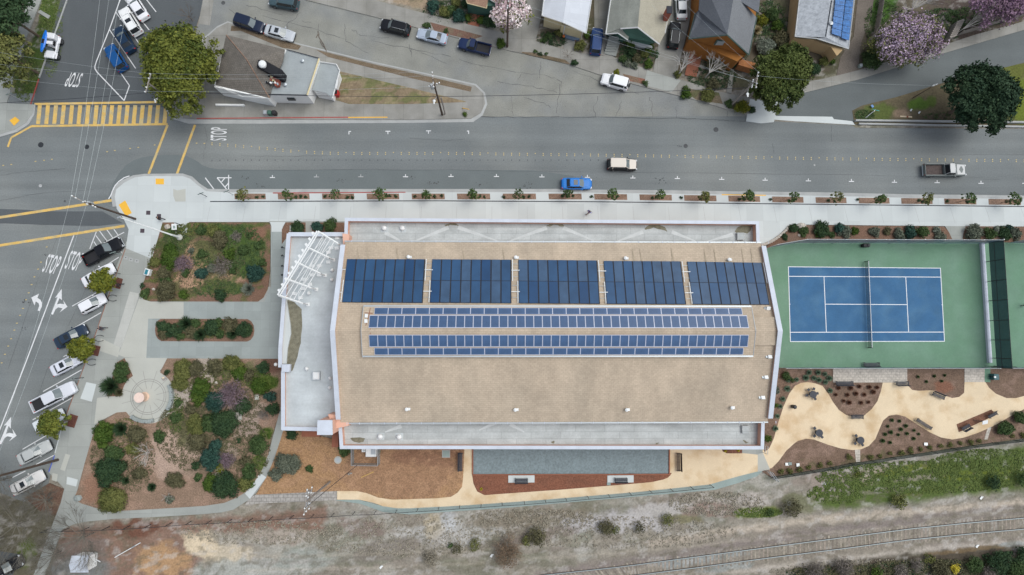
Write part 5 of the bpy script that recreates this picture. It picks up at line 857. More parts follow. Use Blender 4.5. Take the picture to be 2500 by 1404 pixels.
for i, (p, lab) in enumerate((([(2030.5, 82), (2053, 90), (2070, -60), (2047, -60)], 'left strip of bright blue panels on the mottled grey house roof'), ([(2054.5, 92.5), (2073, 99), (2090, -60), (2072, -60)], 'right strip of bright blue panels, by the edge of the mottled grey house roof'))):
    zz = [3.9, 3.7, 3.7, 3.9] if i == 0 else [3.68, 3.35, 3.35, 3.68]; P = [U(x, y, z + .15) for (x, y), z in zip(p, zz)]; ar = empty('solar_panel_strip', P[0], lab, 'solar panels', 'blue panel strips on the house roof')
    M['pv_house'] = M.get('pv_house') or mat('blue_photovoltaic', (.035, .13, .33), .3, .25, .6, .25, 2.2, brick=(.9, .6, .02, 1.8))
    for k in range(10):
        a_, c_ = k / 10 + .003, (k + 1) / 10 - .003; m = MB(); m.slab(lerp(P[0], P[3], a_), lerp(P[1], P[2], a_), lerp(P[1], P[2], c_), lerp(P[0], P[3], c_), .05, M['pv_house']); m.build('solar_panel', ar, own=P[0])
# fences between plots
def board_fence(pts, h_, m, lab, name='wooden_fence', cat='fence'):
    fo = empty(name, U(*pts[0]), lab, cat); b = MB(); p = MB()
    for a_, c_ in zip(pts, pts[1:]):
        A, B = U(*a_), U(*c_); d = (B - A); L_ = d.length; d /= L_; n_ = int(L_ / .16); an = math.atan2(d.y, d.x)
        for k in range(n_): q = A + d * (k + .5) * L_ / n_; b.box((q.x, q.y, h_ / 2), (L_ / n_ * .9, .03, h_ * random.uniform(.97, 1)), m, rz=an)
        for k in range(int(L_ / 2.4) + 1): q = A + d * min(L_, k * 2.4) + Vector((-d.y, d.x, 0)) * .06; p.box((q.x, q.y, h_ * .5), (.1, .1, h_), m)
        q = (A + B) / 2; p.box((q.x + d.y * -.05, q.y + d.x * .05, h_ * .8), (L_, .05, .09), m, rz=an)
    b.build('boards', fo, own=fo.location); p.build('post', fo, own=fo.location)
board_fence([(1922, 140), (1935, 60), (1950, -40)], 1.8, M['fence_wood'], 'long cedar board fence between the ochre house garden and the grey roofed house')
board_fence([(2335, 88), (2420, 62), (2500, 38), (2620, 0)], 1.6, M['pole_grey'], 'weathered grey board fence above the ramp pavement at the upper right')
board_fence([(2110, 118), (2134, 75), (2150, -20)], 1.5, M['pole_grey'], 'grey board fence beside the bright green lawn')
for k, (x, y) in enumerate(((2316, 78), (2328, 92))): pass
b = MB(); P = [U(2312, 98), U(2330, 62)]; 
for k in range(9): q = lerp(P[0], P[1], k / 8); b.box((q.x, q.y, .7), (1.2, .3, 1.3), M['pole_grey'], rz=.35)
tag(b.build('gate', own=P[0]), 'weathered grey slatted gate at the end of the board fence, beside the pink tree', 'gate')
# retaining walls under the oak
for i, (a_, c_, h_, lab) in enumerate((((2085, 296), (2640, 302), .5, 'upper low concrete wall running under the big dark oak'), ((2095, 303), (2640, 313), .28, 'lower low concrete wall by the main street, under the big dark oak'))):
    b = MB(); A, B = U(*a_), U(*c_); d = (B - A).normalized(); n_ = Vector((-d.y, d.x, 0)) * .13; b.prism([tuple(q[:2]) for q in (A - n_, B - n_, B + n_, A + n_)], 0, h_, M['kerb']); tag(b.build('retaining_wall', own=A), lab, 'wall', 'low concrete walls by the oak')
# shed bottom left
b = MB(); sh = empty('shed', U(195, 1376), 'small white shed with a pale gabled roof in the lower left corner', 'shed'); q = sh.location; c0_ = U(192, 1379, 2.2)
b.box((c0_.x, c0_.y, .95), (2.15, 1.95, 1.9), M['wallwhite']); b.build('wall', sh, own=q)
b = MB(); x_, y_ = c0_.x, c0_.y; b.slab((x_ - 1.25, y_ - 1.15, 1.95), (x_ + 1.25, y_ - 1.15, 1.95), (x_ + 1.25, y_, 2.35), (x_ - 1.25, y_, 2.35), .08, M['cap']); b.slab((x_ - 1.25, y_ + 1.15, 1.95), (x_ + 1.25, y_ + 1.15, 1.95), (x_ + 1.25, y_, 2.35), (x_ - 1.25, y_, 2.35), .08, M['cap']); b.build('roof', sh, own=q)
# fenced equipment pen south of the hall
pen = empty('equipment_pen', U(897, 1115), 'small fenced grassy pen holding white units against the hall', 'enclosure'); po = pen.location
sheetg = MB(); sheetg.prism(W2([(866, 1085), (930, 1085), (928, 1130), (867, 1130)], .08), 0, .08, mat('pen_grass', (.07, .11, .03), 1, .3, .6, .3, 6)); sheetg.build('grass', pen, own=po)
M['mesh'] = mat('grey_mesh_screen', (.33, .38, .40), .7, alpha=.62)
for a_, c_ in (((865, 1088), (865, 1130)), ((865, 1130), (928, 1131)), ((928, 1131), (929, 1088))):
    b = MB(); A, B = U(*a_), U(*c_); b.add([A, B, B + Vector((0, 0, 1.8)), A + Vector((0, 0, 1.8))], [(0, 1, 2, 3)], M['mesh']); pa = b.build('mesh_panel', pen, own=po)
    b = MB(); [b.tube(p, p + Vector((0, 0, 1.85)), .04, M['silver'], n=6) for p in (A, B, (A + B) / 2)]; b.tube(A + Vector((0, 0, 1.82)), B + Vector((0, 0, 1.82)), .035, M['silver'], n=6); b.build('frame', pa, own=po)
for (x, y, w_, h_, lab) in ((907, 1102, 1.6, 1.5, 'white box unit inside the fenced pen by the hall'), (888, 1099, .5, .5, 'small white valve unit at the left inside the fenced pen')):
    b = MB(); q = U(x, y, .9); b.box((q.x, q.y, .65), (w_, h_, 1.1), M['white_steel'], bev=.05); b.box((q.x + w_ * .2, q.y, 1.24), (w_ * .4, h_ * .5, .08), M['gutter']); tag(b.build('equipment_unit', own=(q.x, q.y, .08)), lab, 'equipment unit', 'units in the pen')
b = MB(); q = U(1089, 1108, .1); b.box((q.x, q.y, .09), (1.2, 1.1, .06), M['kerb']); b.box((q.x, q.y, .125), (1.0, .9, .03), M['green_strip']); tag(b.build('utility_hatch', own=q), 'green grey hatch with pale rim in the bark yard against the hall', 'utility hatch')
b = MB(); q = U(825, 1123, .1); b.lathe((q.x, q.y, .05), [(.55, 0), (.55, .07), (.5, .09)], M['circle'], 18); b.lathe((q.x, q.y, .13), [(.34, 0), (.34, .03)], M['gutter'], 18); tag(b.build('manhole_cover', own=q), 'round grey manhole with a pale ring in the tan bark yard', 'manhole cover')
b = MB(); q = U(852, 1157, .1); b.box((q.x, q.y, .25), (.3, .3, .4), M['paver_grey'], taper=.6); b.box((q.x + .3, q.y + .1, .15), (.35, .2, .2), M['paver_grey']); tag(b.build('stone', own=q), 'small pale marker stone in the tan bark yard', 'stone')
b = MB(); A, B = U(881, 1166, .12), U(912, 1152, .12); b.tube(A, B, .05, M['yellow'], n=6); tag(b.build('yellow_bar', own=A), 'thin yellow bar lying on the bark yard', 'bar')
# ================================================================= VEHICLES
PAINT = {}
def paintmat(c, gl=.35):
    k = tuple(c)
    if k not in PAINT: PAINT[k] = mat('car_paint', c, gl, .02, 2, 0, coat=.04, spec=.22)
    return PAINT[k]
def loft(b, rings, m, close=True):
    n = len(rings[0]); vs = [p for r in rings for p in r]; fs = []
    for k in range(len(rings) - 1):
        for i in range(n - 1): fs.append((k * n + i, k * n + i + 1, (k + 1) * n + i + 1, (k + 1) * n + i))
        fs.append((k * n + n - 1, k * n, (k + 1) * n, (k + 1) * n + n - 1))
    fs += [tuple(range(n))[::-1], tuple(range((len(rings) - 1) * n, len(rings) * n))]
    b.add(vs, fs, m)
WH = {}
def wheels(car, L, Wd, r_, ax, chunky=0):
    key = (round(r_, 2), chunky)
    if key not in WH:
        t = MB(); w_ = .24 + chunky * .1; t.lathe((0, 0, 0), [(r_ * .62, -w_ / 2), (r_ * .95, -w_ / 2), (r_, -w_ / 2 + .04), (r_, w_ / 2 - .04), (r_ * .95, w_ / 2), (r_ * .62, w_ / 2)], M['tyre'], 20)
        c = MB(); c.lathe((0, 0, 0), [(r_ * .62, w_ / 2 - .05), (r_ * .6, w_ / 2 + .005), (r_ * .2, w_ / 2 - .02), (.05, w_ / 2)], M['rim'], 20)
        for k in range(5): a = k * 1.2566; c.box((math.cos(a) * r_ * .32, math.sin(a) * r_ * .32, w_ / 2 + .004), (r_ * .55, r_ * .13, .02), M['rim'], rz=a)
        a = t.build('wheel', car); d = c.build('rim', a); WH[key] = (a, d); first = True
    else: a, d = WH[key]; first = False
    for sx, x in ((1, ax[0]), (1, ax[1])):
        for sy in (1, -1):
            if first: w1, w2 = a, d; first = False
            else: w1 = a.copy(); COL.objects.link(w1); w2 = d.copy(); COL.objects.link(w2); w2.parent = w1
            w1.parent = car; w1.location = (x, sy * (Wd / 2 - .12), r_); w1.rotation_euler = (R(-90 * sy), 0, 0)
def sect(x, w_, zb, zs, zt, rd=.1):
    """cross-section ring of the lower body at x"""
    return [(x, -w_ * .86, zb), (x, -w_ * .98, zb + .1), (x, -w_, zs), (x, -w_ * .97, zt - rd), (x, -w_ * .90, zt - .02), (x, -w_ * .5, zt + .025), (x, 0, zt + .035), (x, w_ * .5, zt + .025), (x, w_ * .90, zt - .02), (x, w_ * .97, zt - rd), (x, w_, zs), (x, w_ * .98, zb + .1), (x, w_ * .86, zb)]
STY = {
 'sedan': dict(L=4.75, W=1.82, H=1.44, top=[(-.5, .80, .72), (-.485, .88, .92), (-.44, .95, 1.0), (-.34, .99, 1.02), (-.2, 1, .97), (.1, 1, .95), (.22, 1, .93), (.33, .98, .86), (.42, .94, .78), (.475, .86, .68), (.5, .70, .58)], gh=(-.375, -.235, .06, .22), gw=.86, rw=.70),
 'coupe': dict(L=4.55, W=1.76, H=1.36, top=[(-.5, .80, .70), (-.485, .88, .90), (-.44, .95, .95), (-.34, .99, .96), (-.2, 1, .93), (.08, 1, .90), (.2, 1, .87), (.33, .98, .80), (.42, .94, .72), (.475, .88, .64), (.5, .74, .55)], gh=(-.34, -.18, .02, .19), gw=.85, rw=.68),
 'hatch': dict(L=4.1, W=1.75, H=1.48, top=[(-.5, .84, .70), (-.49, .92, .95), (-.44, .97, 1.0), (-.3, 1, .99), (0, 1, .96), (.22, 1, .93), (.34, .98, .86), (.43, .93, .76), (.48, .85, .66), (.5, .70, .56)], gh=(-.485, -.40, .04, .24), gw=.87, rw=.72),
 'suv': dict(L=4.65, W=1.86, H=1.72, top=[(-.5, .88, .70), (-.49, .94, 1.02), (-.45, .97, 1.07), (-.2, 1, 1.06), (.1, 1, 1.04), (.22, 1, 1.04), (.34, .98, 1.0), (.43, .95, .93), (.48, .88, .8), (.5, .74, .66)], gh=(-.485, -.42, .08, .22), gw=.88, rw=.76),
 'pickup': dict(L=5.8, W=1.95, H=1.82, top=[(-.5, .95, .70), (-.495, .97, 1.02), (-.3, .99, 1.03), (-.1, 1, 1.04), (.1, 1, 1.06), (.24, 1, 1.07), (.36, .98, 1.03), (.45, .94, .95), (.485, .88, .82), (.5, .76, .68)], gh=(-.09, -.06, .12, .235), gw=.88, rw=.74),
}
def car(style, px, py, dx, dy, col, label, L=None, Wd=None, sunroof=False, rails=False, bed=None, cab=None, noroof=None, cat='car', group=None, roofcol=None, glass='glass', name='parked_car', z=.7, spare=False):
    S = STY[style]; k = (L or S['L']) / S['L']; L = L or S['L']; Wd = Wd or S['W']; H = S['H'] + (.0)
    q = U(px, py, z); g0 = U(px, py, z); a0 = U(px + dx * 10, py + dy * 10, z); an = math.atan2(a0.y - g0.y, a0.x - g0.x)
    c = empty(name, (q.x, q.y, .015), label, cat, group or 'vehicles parked and driving on the streets', an)
    pm = paintmat(col); w_ = Wd / 2; zb = .22 if style != 'pickup' else .32
    top = S['top']; b = MB()
    if style == 'pickup':
        cb = cab if cab is not None else -.09      # front end of the bed, fraction
        top = [(cb, 1, 1.03)] + [t for t in top if t[0] > cb + .02]
    rings = [sect(f * L, w_ * wf, zb + (.1 if abs(f) > .45 else 0), .62, zt) for f, wf, zt in top]
    loft(b, rings, pm); b.build('body', c, smooth=False)
    x0, x1, x2, x3 = [f * L for f in S['gh']]
    if style == 'pickup' and cab is not None: x0, x1 = (cab + .015) * L, (cab + .045) * L
    zg0 = 1.0 if style in ('suv', 'pickup') else (.93 if style != 'coupe' else .9); zg0 = max(zg0, 0); g = MB(); gw, rw = w_ * S['gw'], w_ * S['rw']; bow = .12
    bot = [(x0 - .04, 0), (x0, gw * .88), (x0 + .15, gw), (x3 - .35, gw), (x3, gw * .88), (x3 + bow, 0), (x3, -gw * .88), (x3 - .35, -gw), (x0 + .15, -gw), (x0, -gw * .88)]
    tp = [(x1 - .03, 0), (x1, rw * .9), (x1 + .12, rw), (x2 - .12, rw), (x2, rw * .9), (x2 + .07, 0), (x2, -rw * .9), (x2 - .12, -rw), (x1 + .12, -rw), (x1, -rw * .9)]
    n = 10; vs = [(p[0], p[1], zg0) for p in bot] + [(p[0], p[1], H - .04) for p in tp]
    g.add(vs, [tuple(range(n, 2 * n))], M[glass]); g.mats.append(M['glass']) if glass != 'glass' else None
    for i in range(n):
        j = (i + 1) % n; mm = M['glass_sheen'] if i in (3, 4, 5, 6) and i in (4, 5) else M['glass']
        g.add([vs[i], vs[j], vs[n + j], vs[n + i]], [(0, 1, 2, 3)], mm)
    g.build('windows', c)
    rm = paintmat(roofcol) if roofcol else pm; r_ = MB(); e = .03
    out = [(p[0] + (e if p[0] > 0 else -e) * .5, p[1] * 1.03) for p in tp]; mid = [(lerp((x1 + x2) / 2, p[0], .88), p[1] * .86) for p in tp]
    vs = [(p[0], p[1], H - .06) for p in out] + [(p[0], p[1], H - .015) for p in out] + [(p[0], p[1], H + .015) for p in mid]
    fs = [tuple(range(n))[::-1], tuple(range(2 * n, 3 * n))]
    for kk in (0, 1):
        for i in range(n): j = (i + 1) % n; fs.append((kk * n + i, kk * n + j, kk * n + n + j, kk * n + n + i))
    if noroof is None:
        r_.add(vs, fs, rm); 
        for i in (1, 4, 6, 9): r_.tube((bot[i][0], bot[i][1], zg0), (tp[i][0], tp[i][1], H - .04), .045, rm, n=5)
        xm = (x1 + x2) / 2 - .05
        for s in (1, -1):
            r_.tube((xm, s * gw, zg0), (xm, s * rw, H - .05), .04, M['black'], n=5)
            if style in ('suv', 'hatch'): r_.tube((x1 + .35, s * gw, zg0), (x1 + .3, s * rw, H - .05), .07, rm, n=5)
        ro = r_.build('roof', c)
        if sunroof: sm = MB(); xs = lerp(x1, x2, .62); sm.box((xs, 0, H + .018), (.62, rw * 1.25, .02), M['glass'], bev=.008); sm.build('sunroof', ro)
        if rails:
            for s in (1, -1): rr = MB(); rr.path([(x1 + .15, s * rw * .86, H + .01), (x1 + .3, s * rw * .88, H + .07), (x2 - .3, s * rw * .88, H + .07), (x2 - .15, s * rw * .86, H + .01)], .025, M['silver']); rr.build('roof_rail', ro)
    if style == 'pickup':
        xb = (cab if cab is not None else -.09) * L; xe = -.5 * L
        for s in (1, -1): bb = MB(); bb.box(((xb + xe) / 2, s * (w_ - .09), .78), (xb - xe, .16, .62), pm, bev=.04); bb.build('bed_side', c)
        bb = MB(); bb.box((xe + .05, 0, .78), (.1, Wd - .1, .6), pm, bev=.03); bb.build('tailgate', c)
        bb = MB(); bb.box(((xb + xe) / 2, 0, .58), (xb - xe - .05, Wd - .3, .12), bed or M['black'])
        for kk in range(7): bb.box(((xb + xe) / 2, (kk - 3) * .2, .65), (xb - xe - .1, .05, .025), bed or M['black'])
        bb.build('bed_floor', c)
    fx = .5 * L; zt_f = top[-2][2]
    for s in (1, -1):
        h = MB(); h.box((fx - .16, s * w_ * .68, zt_f - .06), (.30, .34, .14), M['lamp_w'], rz=-s * .35, bev=.03); h.build('headlight', c)
        h = MB(); h.box((-fx + .08, s * w_ * .76, .82), (.16, .26, .18), M['lamp_r'], rz=s * .25, bev=.03); h.build('tail_light', c)
        h = MB(); h.box((x3 - .28, s * (w_ + .1), zg0 + .06), (.16, .22, .14), pm, bev=.03); h.build('mirror', c)
    bm = MB(); bm.box((fx - .03, 0, .42), (.14, Wd * .80, .22), M['black'] if style != 'pickup' else M['silver'], bev=.04); bm.build('bumper', c); bm = MB(); bm.box((-fx + .02, 0, .44), (.14, Wd * .84, .2), pm if style != 'pickup' else M['silver'], bev=.04); bm.build('bumper', c)
    gr = MB(); gr.box((fx - .05, 0, zt_f - .12), (.08, Wd * .4, .12), M['black']); gr.build('grille', c)
    if style in ('sedan', 'coupe', 'hatch', 'suv', 'pickup'):
        sh = MB(); zz = .955 if style in ('sedan',) else .9 if style == 'coupe' else .96 if style == 'hatch' else 1.075
        for s in (1, -1): sh.tube((x3 + .1, s * gw * .75, zz + .005), (fx - .35, s * w_ * .62, zt_f + .07), .012, M['black'], n=4)
        sh.build('bonnet_seam', c)
    if spare:
        sp = MB(); sp.tube((-fx - .04, .0, .85), (-fx - .22, .0, .85), .34, M['tyre'], n=18); sp.build('spare_wheel', c)
    r0 = .33 if style in ('sedan', 'coupe', 'hatch') else .37; wheels(c, L, Wd, r0, (.30 * L, -.30 * L)); return c
NAVY = (.012, .02, .045); BLK = (.008, .009, .012); WHT = (.72, .73, .75); SIL = (.42, .45, .48)
K = .53, .85
car('sedan', 335, 17, -.55, -.83, WHT, 'white sedan at the very top of the angled parking, cut off by the picture edge')
car('suv', 318.5, 52, -.52, -.85, (.74, .75, .74), 'white estate car with a dark sunroof in the angled parking at the upper left', L=4.9, sunroof=True, rails=True)
car('sedan', 303, 96, -.52, -.85, (.010, .028, .06), 'dark teal blue sedan between the white estate and the bright blue car', L=4.7)
car('suv', 283.5, 141, -.53, -.85, (.008, .07, .22), 'bright blue small SUV, lowest car of the upper left angled parking', L=4.6)
car('suv', 693, 6, -.98, -.17, (.05, .085, .10), 'grey teal SUV cut off by the top edge on the old street')
car('suv', 609, 58, .95, .31, NAVY, 'dark navy SUV at the kerb behind the corner shop, left of the silver sedan', L=4.75)
car('sedan', 683, 81, .95, .25, SIL, 'silver sedan with a sunroof at the kerb behind the corner shop', L=4.7, sunroof=True)
car('suv', 965, 67, -.97, -.25, BLK, 'black SUV with silver roof rails on the far side of the old street', L=4.7, rails=True)
car('coupe', 1054.5, 88, -.97, -.24, (.36, .42, .50), 'pale silver blue coupe parked behind the black SUV', L=4.8)
car('pickup', 1158.6, 114, -.97, -.24, (.012, .025, .075), 'navy blue pickup with a black open bed, near the magnolia tree', L=5.2, Wd=1.8, cab=-.06, cat='pickup truck')
car('suv', 1501, 200, -.96, -.27, (.74, .75, .76), 'white SUV parked alone by the brick verge below the bungalow', L=4.4, spare=True)
car('suv', 1456, 101, .10, -.99, (.015, .045, .14), 'deep blue SUV in the driveway beside the white roofed house', L=4.4)
car('sedan', 1663, 14, -.05, -1, (.74, .75, .75), 'white sedan at the top edge, in the driveway of the ochre house', L=4.5)
car('suv', 1645.5, 86, .12, -1, BLK, 'black SUV in the driveway between the bungalow and the ochre house', L=4.4, rails=True)
car('suv', 1519, 402, 1, .02, BLK, 'black SUV with a beige roof and bonnet driving along the main street', L=4.6, roofcol=(.60, .55, .48), name='moving_car')
car('sedan', 1408, 448.5, 1, .0, (.02, .17, .52), 'bright blue sedan parked by the planter strip of the main street', L=4.7, sunroof=True)
car('pickup', 2306, 415.5, 1, .0, (.15, .17, .165), 'grey pickup with pale cab roof and rusty open bed driving along the main street', L=6.7, Wd=2.0, cab=-.04, bed=mat('rusty_bed', (.085, .065, .06), .8, .3, .3, .2, 5), cat='pickup truck', name='moving_pickup', roofcol=(.50, .51, .50))
car('pickup', 252.5, 614, .87, -.47, BLK, 'black pickup in the topmost slanted bay by the hatched corner', L=6.1, cab=-.12, cat='pickup truck')
car('sedan', 241, 672, .87, -.49, WHT, 'white sedan with a dark sunroof, half under the topmost kerb tree', L=5.0, sunroof=True)
car('hatch', 227, 740.5, .87, -.48, WHT, 'small white car alone in the bay below the topmost kerb tree', L=3.95)
car('sedan', 174, 821, .87, -.47, (.022, .038, .065), 'dark blue grey sedan just above the middle kerb tree', L=4.9, sunroof=True)
car('sedan', 163, 889, .87, -.47, (.60, .62, .68), 'silver white sedan just below the middle kerb tree', L=4.7, sunroof=True)
car('pickup', 131.6, 968.7, .88, -.45, (.58, .60, .64), 'white pickup with a black bed in the bay beside the round plaza', L=6.7, Wd=2.0, cab=-.18, cat='pickup truck')
car('hatch', 121, 1026, .87, -.47, (.62, .66, .68), 'pale car almost hidden under the lowest kerb tree', L=4.5)
car('sedan', 84.6, 1104.5, .87, -.46, (.42, .44, .43), 'silver grey sedan in the bay left of the leaning brown pole', L=4.9)
car('sedan', 68.5, 1178, .87, -.47, (.60, .59, .57), 'pearl white sedan with a sunroof, lowest car by the bare trees', L=4.9, sunroof=True)
car('suv', 14, 1388, .87, -.5, BLK, 'black vehicle cut off by the lower left corner of the picture', L=5.0, rails=True)
# retint the bonnet of the driving SUV (beige)
bo = [o for o in bpy.data.objects if o.get('label', '').startswith('black SUV with a beige roof')][0]; b = MB(); pmx = paintmat((.60, .55, .48)); b.add([(1.05, -.78, 1.085), (2.1, -.70, .985), (2.1, .70, .985), (1.05, .78, 1.085), (1.05, 0, 1.10), (2.14, 0, 1.0)], [(0, 1, 5, 4), (4, 5, 2, 3)], pmx); b.build('bonnet', bo)
bo = [o for o in bpy.data.objects if o.get('label', '').startswith('grey pickup with pale')][0]; b = MB(); pmx = paintmat((.50, .51, .50)); b.add([(1.65, -.82, 1.115), (3.0, -.78, 1.0), (3.0, .78, 1.0), (1.65, .82, 1.115)], [(0, 1, 2, 3)], pmx); b.build('bonnet', bo)
# white jeep with a blue kayak
q = U(129, 115, .8); a0 = U(129 + 2.2, 115 - 10, .8); an = math.atan2(-(a0.y - q.y), -(a0.x - q.x))
j = empty('parked_jeep', (q.x, q.y, .015), 'white open off-road car with a blue kayak, half on the grass', 'off-road car', 'vehicles parked and driving on the streets', an); wm = paintmat(WHT)
b = MB(); b.box((-.3, 0, .72), (3.1, 1.5, .5), wm, bev=.08); b.box((1.25, 0, .92), (1.25, 1.35, .34), wm, bev=.08); b.build('body', j)
b = MB(); b.box((-1.35, 0, 1.42), (.95, 1.42, .85), wm, bev=.1); b.box((-.25, 0, 1.78), (.5, 1.36, .1), wm, bev=.03); b.box((.45, 0, 1.1), (.35, 1.3, .3), M['black']); b.build('hardtop', j)
b = MB(); b.add([(.75, -.66, 1.08), (.75, .66, 1.08), (.42, .62, 1.72), (.42, -.62, 1.72)], [(0, 1, 2, 3)], M['glass_sheen']); b.path([(.75, -.68, 1.08), (.42, -.64, 1.74), (.42, .64, 1.74), (.75, .68, 1.08)], .04, M['black']); b.build('windscreen', j)
for s in (1, -1):
    for x in (1.35, -1.15): b = MB(); b.box((x, s * .86, .82), (.95, .28, .1), wm, bev=.04); b.build('fender', j)
    b = MB(); b.box((1.86, s * .5, .92), (.1, .22, .22), M['lamp_w']); b.build('headlight', j); b = MB(); b.box((-1.87, s * .65, .85), (.06, .14, .2), M['lamp_r']); b.build('tail_light', j)
    b = MB(); b.box((-.35, s * .6, 1.35), (.7, .08, .4), M['black']); b.build('seat', j)
wheels(j, 4, 1.75, .42, (1.3, -1.2), 1)
ky = MB(); rr = []
for t in (-1, -.85, -.5, 0, .5, .85, 1): w_ = .40 * (1 - abs(t) ** 2.4) + .02; rr.append([(t * 1.75 - .3, 0 - w_, 1.86), (t * 1.75 - .3, -w_ * .6, 1.74), (t * 1.75 - .3, w_ * .6, 1.74), (t * 1.75 - .3, w_, 1.86), (t * 1.75 - .3, w_ * .55, 2.02), (t * 1.75 - .3, -w_ * .55, 2.02)])
loft(ky, rr, plain('kayak_blue', (.01, .16, .62), .3)); ky.box((-.25, 0, 2.02), (.7, .36, .05), M['black']); ko = ky.build('kayak', smooth=False); ko.matrix_world = Matrix.Translation((q.x, q.y, 0)) @ Matrix.Rotation(an, 4, 'Z') @ Matrix.Translation((0, -.62, 0)); tag(ko, 'bright blue kayak lying along the roof of the white off-road car', 'kayak')
# ================================================================= VEGETATION
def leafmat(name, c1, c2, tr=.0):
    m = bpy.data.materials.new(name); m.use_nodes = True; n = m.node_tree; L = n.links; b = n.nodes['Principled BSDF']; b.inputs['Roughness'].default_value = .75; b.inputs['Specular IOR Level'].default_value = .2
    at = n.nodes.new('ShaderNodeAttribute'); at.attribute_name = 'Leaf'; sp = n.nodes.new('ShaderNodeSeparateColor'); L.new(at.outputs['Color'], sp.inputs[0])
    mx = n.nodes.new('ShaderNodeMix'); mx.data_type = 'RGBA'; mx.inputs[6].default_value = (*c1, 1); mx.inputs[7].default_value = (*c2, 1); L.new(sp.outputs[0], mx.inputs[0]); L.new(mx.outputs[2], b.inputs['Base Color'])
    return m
LM = {
 'bright': ((.032, .072, .010), (.090, .140, .024)), 'green': ((.024, .050, .016), (.065, .100, .034)), 'dark': ((.012, .030, .014), (.034, .060, .024)), 'blue': ((.010, .032, .026), (.030, .068, .050)),
 'olive': ((.05, .062, .018), (.13, .135, .042)), 'brown': ((.042, .042, .022), (.105, .098, .052)), 'sage': ((.055, .07, .05), (.15, .165, .12)), 'grey': ((.11, .10, .085), (.24, .21, .185)), 'purple': ((.10, .075, .085), (.22, .16, .185)),
 'yellow': ((.065, .085, .008), (.19, .19, .022)), 'conifer': ((.018, .032, .007), (.062, .078, .020)), 'oak': ((.008, .022, .012), (.024, .044, .020)), 'straw': ((.22, .18, .09), (.42, .36, .20)), 'rust': ((.075, .035, .022), (.16, .08, .05)),
 'magnolia': ((.52, .36, .38), (.80, .74, .72)), 'plum': ((.26, .17, .25), (.60, .48, .59)), 'plumdark': ((.12, .075, .105), (.33, .21, .30)), 'ygreen': ((.030, .048, .010), (.115, .125, .022)), 'street': ((.018, .042, .012), (.06, .095, .024)), 'dry': ((.19, .17, .13), (.33, .30, .235)), 'heap': ((.10, .07, .045), (.25, .18, .12)), 'agave': ((.04, .075, .05), (.12, .17, .11)), 'gorse': ((.3, .25, .02), (.6, .5, .05)), 'silver': ((.11, .13, .10), (.24, .27, .21))}
GN = {'bright': .95, 'green': 1.25, 'dark': 1.5, 'blue': 1.45, 'olive': 1.35, 'brown': 1.4, 'sage': 1.2, 'yellow': 1.1, 'conifer': 1.6, 'oak': 1.7, 'ygreen': 1.55, 'street': 1.6, 'purple': 1.25, 'rust': 1.2, 'agave': 1.7}
LM['turf'] = ((.07, .115, .03), (.15, .19, .05))
LMM = {k: leafmat('foliage_' + k, tuple(c * GN.get(k, 1) for c in v[0]), tuple(c * GN.get(k, 1) for c in v[1])) for k, v in LM.items()}
def leafmesh(name, P, N, size, cl, aspect=1.5, jit=.6):
    """P points, N outward directions, one leaf quad each; cl 0..1 shade of each leaf"""
    n = len(P); nd = N + RNG.normal(0, jit, (n, 3)); nd /= np.linalg.norm(nd, axis=1)[:, None] + 1e-9
    t = np.cross(nd, RNG.normal(0, 1, (n, 3))); t /= np.linalg.norm(t, axis=1)[:, None] + 1e-9; s = np.cross(nd, t)
    sz = (size * RNG.uniform(.6, 1.35, n))[:, None]; a = t * sz * aspect / 2; b_ = s * sz / 2
    V = np.stack([P - a, P + b_ * .9, P + a, P - b_ * .9], 1).reshape(-1, 3); F = np.arange(4 * n).reshape(n, 4)
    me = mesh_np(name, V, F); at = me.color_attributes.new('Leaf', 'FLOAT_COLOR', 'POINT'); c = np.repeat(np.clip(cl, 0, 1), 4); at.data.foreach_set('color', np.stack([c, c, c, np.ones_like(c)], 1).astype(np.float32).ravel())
    return me
def clumps(centres, radii, dens, size, flat=.8, shell=.55, drop=.0, under=-.45):
    Ps, Ns, Cs = [], [], []
    for (c, r_) in zip(centres, radii):
        n = max(12, int(dens * r_ * r_)); d = RNG.normal(0, 1, (n, 3)); d /= np.linalg.norm(d, axis=1)[:, None]; d[:, 2] = np.where(d[:, 2] < under, -d[:, 2], d[:, 2])
        lump = 1 + RNG.normal(0, .10, n) + .26 * (np.sin(d[:, 0] * 5 + c[0] * 3) * np.cos(d[:, 1] * 6 + c[1] * 2) + .6 * np.sin(d[:, 2] * 7 + c[0]))
        rr = r_ * (shell + (1 - shell) * RNG.random(n) ** .5) * lump; P = np.array(c)[None] + d * rr[:, None] * np.array([1, 1, flat])
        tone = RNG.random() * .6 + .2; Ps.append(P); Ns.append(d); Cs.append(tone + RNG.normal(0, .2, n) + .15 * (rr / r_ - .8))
    return np.concatenate(Ps), np.concatenate(Ns), np.concatenate(Cs)
def foliage(name, parent, centres, radii, dens, size, kind, own=(0, 0, 0), **k):
    asp = k.pop('aspect', 1.5); P, N, Cc = clumps(centres, radii, dens, size, **k); me = leafmesh(name, P - np.array(own), N, size, Cc, asp); me.materials.append(LMM[kind]); return link(name, me, parent)
